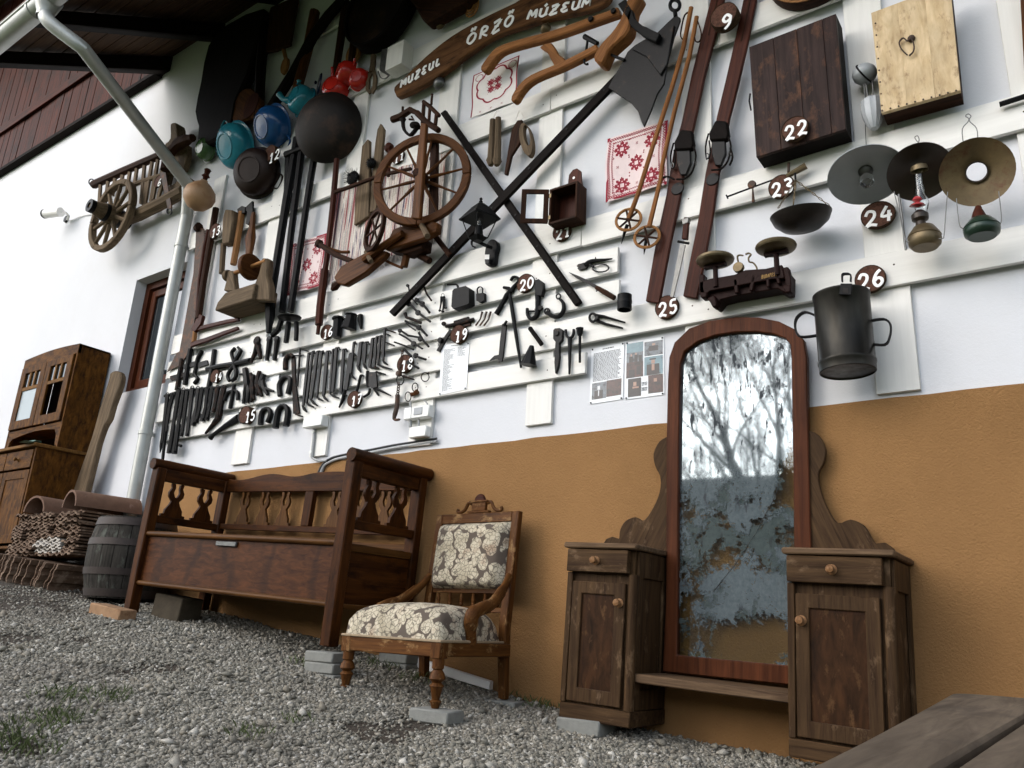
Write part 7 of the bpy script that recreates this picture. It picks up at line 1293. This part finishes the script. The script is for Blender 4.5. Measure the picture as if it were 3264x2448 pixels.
for c in range(5):
    for r in range(15):
        x = -6.80+c*.202+random.uniform(-.015, .015); z = pz+.225+r*.0215; y = -.52+random.uniform(-.03, .02)-.0*r
        wht = c in (2, 3) and 1 <= r <= 5; Wm = Matrix.Translation((x+.03*r/14, y, z)) @ Matrix.Rotation(random.uniform(-.04, .04), 4, 'Z') @ Matrix.Rotation(random.uniform(-.05, .05), 4, 'Y')
        place_tile('tile_w' if wht else 'tile', Wm, 'limed white roof tile lying in the tile pile' if wht else 'brown clay roof tile lying flat in the tile pile', 'limed tiles in the pile' if wht else 'roof tiles lying in the pile')
for i in range(18):
    x = -7.0+i*.062; Wm = Matrix.Translation((x, -.60+random.uniform(-.03, .03), gz(x, -.55)+.10)) @ Matrix.Rotation(R(-76+i*.9+random.uniform(-6, 6)), 4, 'Y')
    place_tile('tile', Wm, 'brown clay roof tile set on edge at the foot of the pile', 'roof tiles set on edge')
M['ridge'] = plain('ridge_tile_clay', '755948', .85, .3, 14, .4, 0, .3, '94786a', .6)
for i, (x, zz, ln, yw_) in enumerate(((-6.55, .0, .42, 8), (-6.02, .015, .48, -6))):
    c0 = Vector((x-.0, -.56, pz+.225+15*.0215+.005+zz)); rot = Matrix.Translation(c0) @ Matrix.Rotation(R(yw_), 4, 'Z')
    n = 12; pr = [(math.cos(math.pi*k/n)*.13, math.sin(math.pi*k/n)*.125) for k in range(n+1)]; pi = [(math.cos(math.pi*k/n)*.113, math.sin(math.pi*k/n)*.108) for k in range(n, -1, -1)]
    one('ridge_tile', ['rounded clay ridge tile with its open end out on the tile pile', 'rounded clay ridge tile lying towards the barrel on the tile pile'][i], 'ridge tile', G().prism([(a, 0, b) for a, b in pr+pi], (0, ln, 0)).xf(rot), M['ridge'])
M['brick'] = plain('pale_brick', '9a7a5c', .9, .25, 30, .5, 0, .2, '7d5a42', .55); M['paver'] = plain('grey_concrete_paver', '84847e', .9, .2, 35, .5, 0, .2); M['stone'] = plain('yellowish_stone', '4a4236', .9, .35, 14, .6, 0, .2)
def block(name, label, cat, c, size, rz, mat, group=None, tilt=0): return one(name, label, cat, G().box(-size[0]/2, size[0]/2, -size[1]/2, size[1]/2, 0, size[2]).xf(Matrix.Translation(c) @ Matrix.Rotation(rz, 4, 'Z') @ Matrix.Rotation(tilt, 4, 'Y')), M[mat], group, bev=.006)
bz_ = Z_(-.119)
for i in range(3): block('paver_block', ['uppermost of three grey pavers under the bench leg', 'middle of three grey pavers under the bench leg', 'lowest of three grey pavers under the bench leg'][i], 'paver', (-3.105+.006*i, -.575, bz_-.032-(i+1)*.05+.008), (.20, .12, .049), .03*i, 'paver')
block('paver_block', 'grey paver with chalk marks under the chair front leg', 'paver', (-2.305, -.675, Z_(-.326)-.052), (.20, .12, .052), .06, 'paver')
block('paver_block', 'grey paver under the chair back leg beside the wall', 'paver', (-2.345, -.15, Z_(-.313)-.05), (.18, .12, .05), .1, 'paver')
block('paver_block', 'grey paver under the left cupboard of the dresser', 'paver', (-1.83, -.27, Z_(-.335)-.062), (.2, .16, .062), .05, 'paver')
for i in range(2): block('paver_block', ['upper of two pavers under the bench back leg', 'lower of two pavers under the bench back leg'][i], 'paver', (-3.08, -.10, Z_(-.145)-.05*(i+1)), (.2, .1, .049), 0, 'paver')
block('brick', 'pale orange brick lying in front of the barrel', 'brick', (-4.83, -.74, gz(-4.83, -.74)+.0), (.34, .11, .065), .02, 'brick', None, .10)
block('stone_block', 'squared yellowish stone under the bench seat', 'stone', (-4.68, -.42, gz(-4.68, -.42)-.01), (.26, .16, .15), .1, 'stone', None, .1)
block('stone_block', 'flat grey-brown stone under the cupboard front', 'stone', (-7.16, -.42, gz(-7.16, -.42)-.02), (.36, .2, Z_(.372)-gz(-7.16, -.42)+.018), .0, 'paver')
a0 = Vector((-3.16, -.035, 0)); b0 = Vector((-2.50, -.035, 0))
one('white_board_offcut', 'narrow white board lying along the wall behind the chair', 'board', G().prism([(a0.x, -.06, gz(a0.x, 0)+.01), (b0.x, -.06, gz(b0.x, 0)+.01), (b0.x, -.06, gz(b0.x, 0)+.05), (a0.x, -.06, gz(a0.x, 0)+.06)], (0, .03, 0)), M['white'], bev=.003)
# ---- grey plank table close to the lens
M['tab'] = wood('grey_weathered_plank', '4a4036', '786a5a', 30, .08, .75, .35, '463e36', .4, 3)
Tb = T('plank_table', 'weathered grey-brown plank table in the near corner', 'table'); tz = Z_(-.08)
Tb.part('plank', G().prism([(x, y, tz) for x, y in smoothpts([(-.14, -4.3), (-.165, -3.2), (-.185, -2.75), (-.225, -2.2), (-.272, -1.6), (-.285, -1.42), (-.27, -1.36), (-.22, -1.345), (-.16, -1.35)], 3)]+[(-.1175, -1.35, tz), (-.1175, -4.3, tz)], (0, 0, -.035)), M['tab'], bev=.004)
for i in range(4): Tb.part('plank', G().prism([(-.1085+i*.15, -4.3, tz-.002*(i % 2)), (.0325+i*.15, -4.3, tz-.002*(i % 2)), (.0325+i*.15, -1.35-.01*i, tz-.002*(i % 2)), (-.1085+i*.15, -1.35-.01*i, tz-.002*(i % 2))], (0, 0, -.035)), M['tab'], bev=.005)
for y in (-1.7, -3.9):
    for x in (-.12, .38): Tb.part('leg', G().box(x-.03, x+.03, y-.03, y+.03, gz(x, y)-.01, tz-.0755), M['tab'])
    Tb.part('cross_bearer', G().box(-.17, .46, y-.035, y+.035, tz-.075, tz-.0375), M['tab'])
Tb.done()
for o in bpy.data.objects:
    for k_ in ('_w', '_b'):
        if k_ in o: del o[k_]
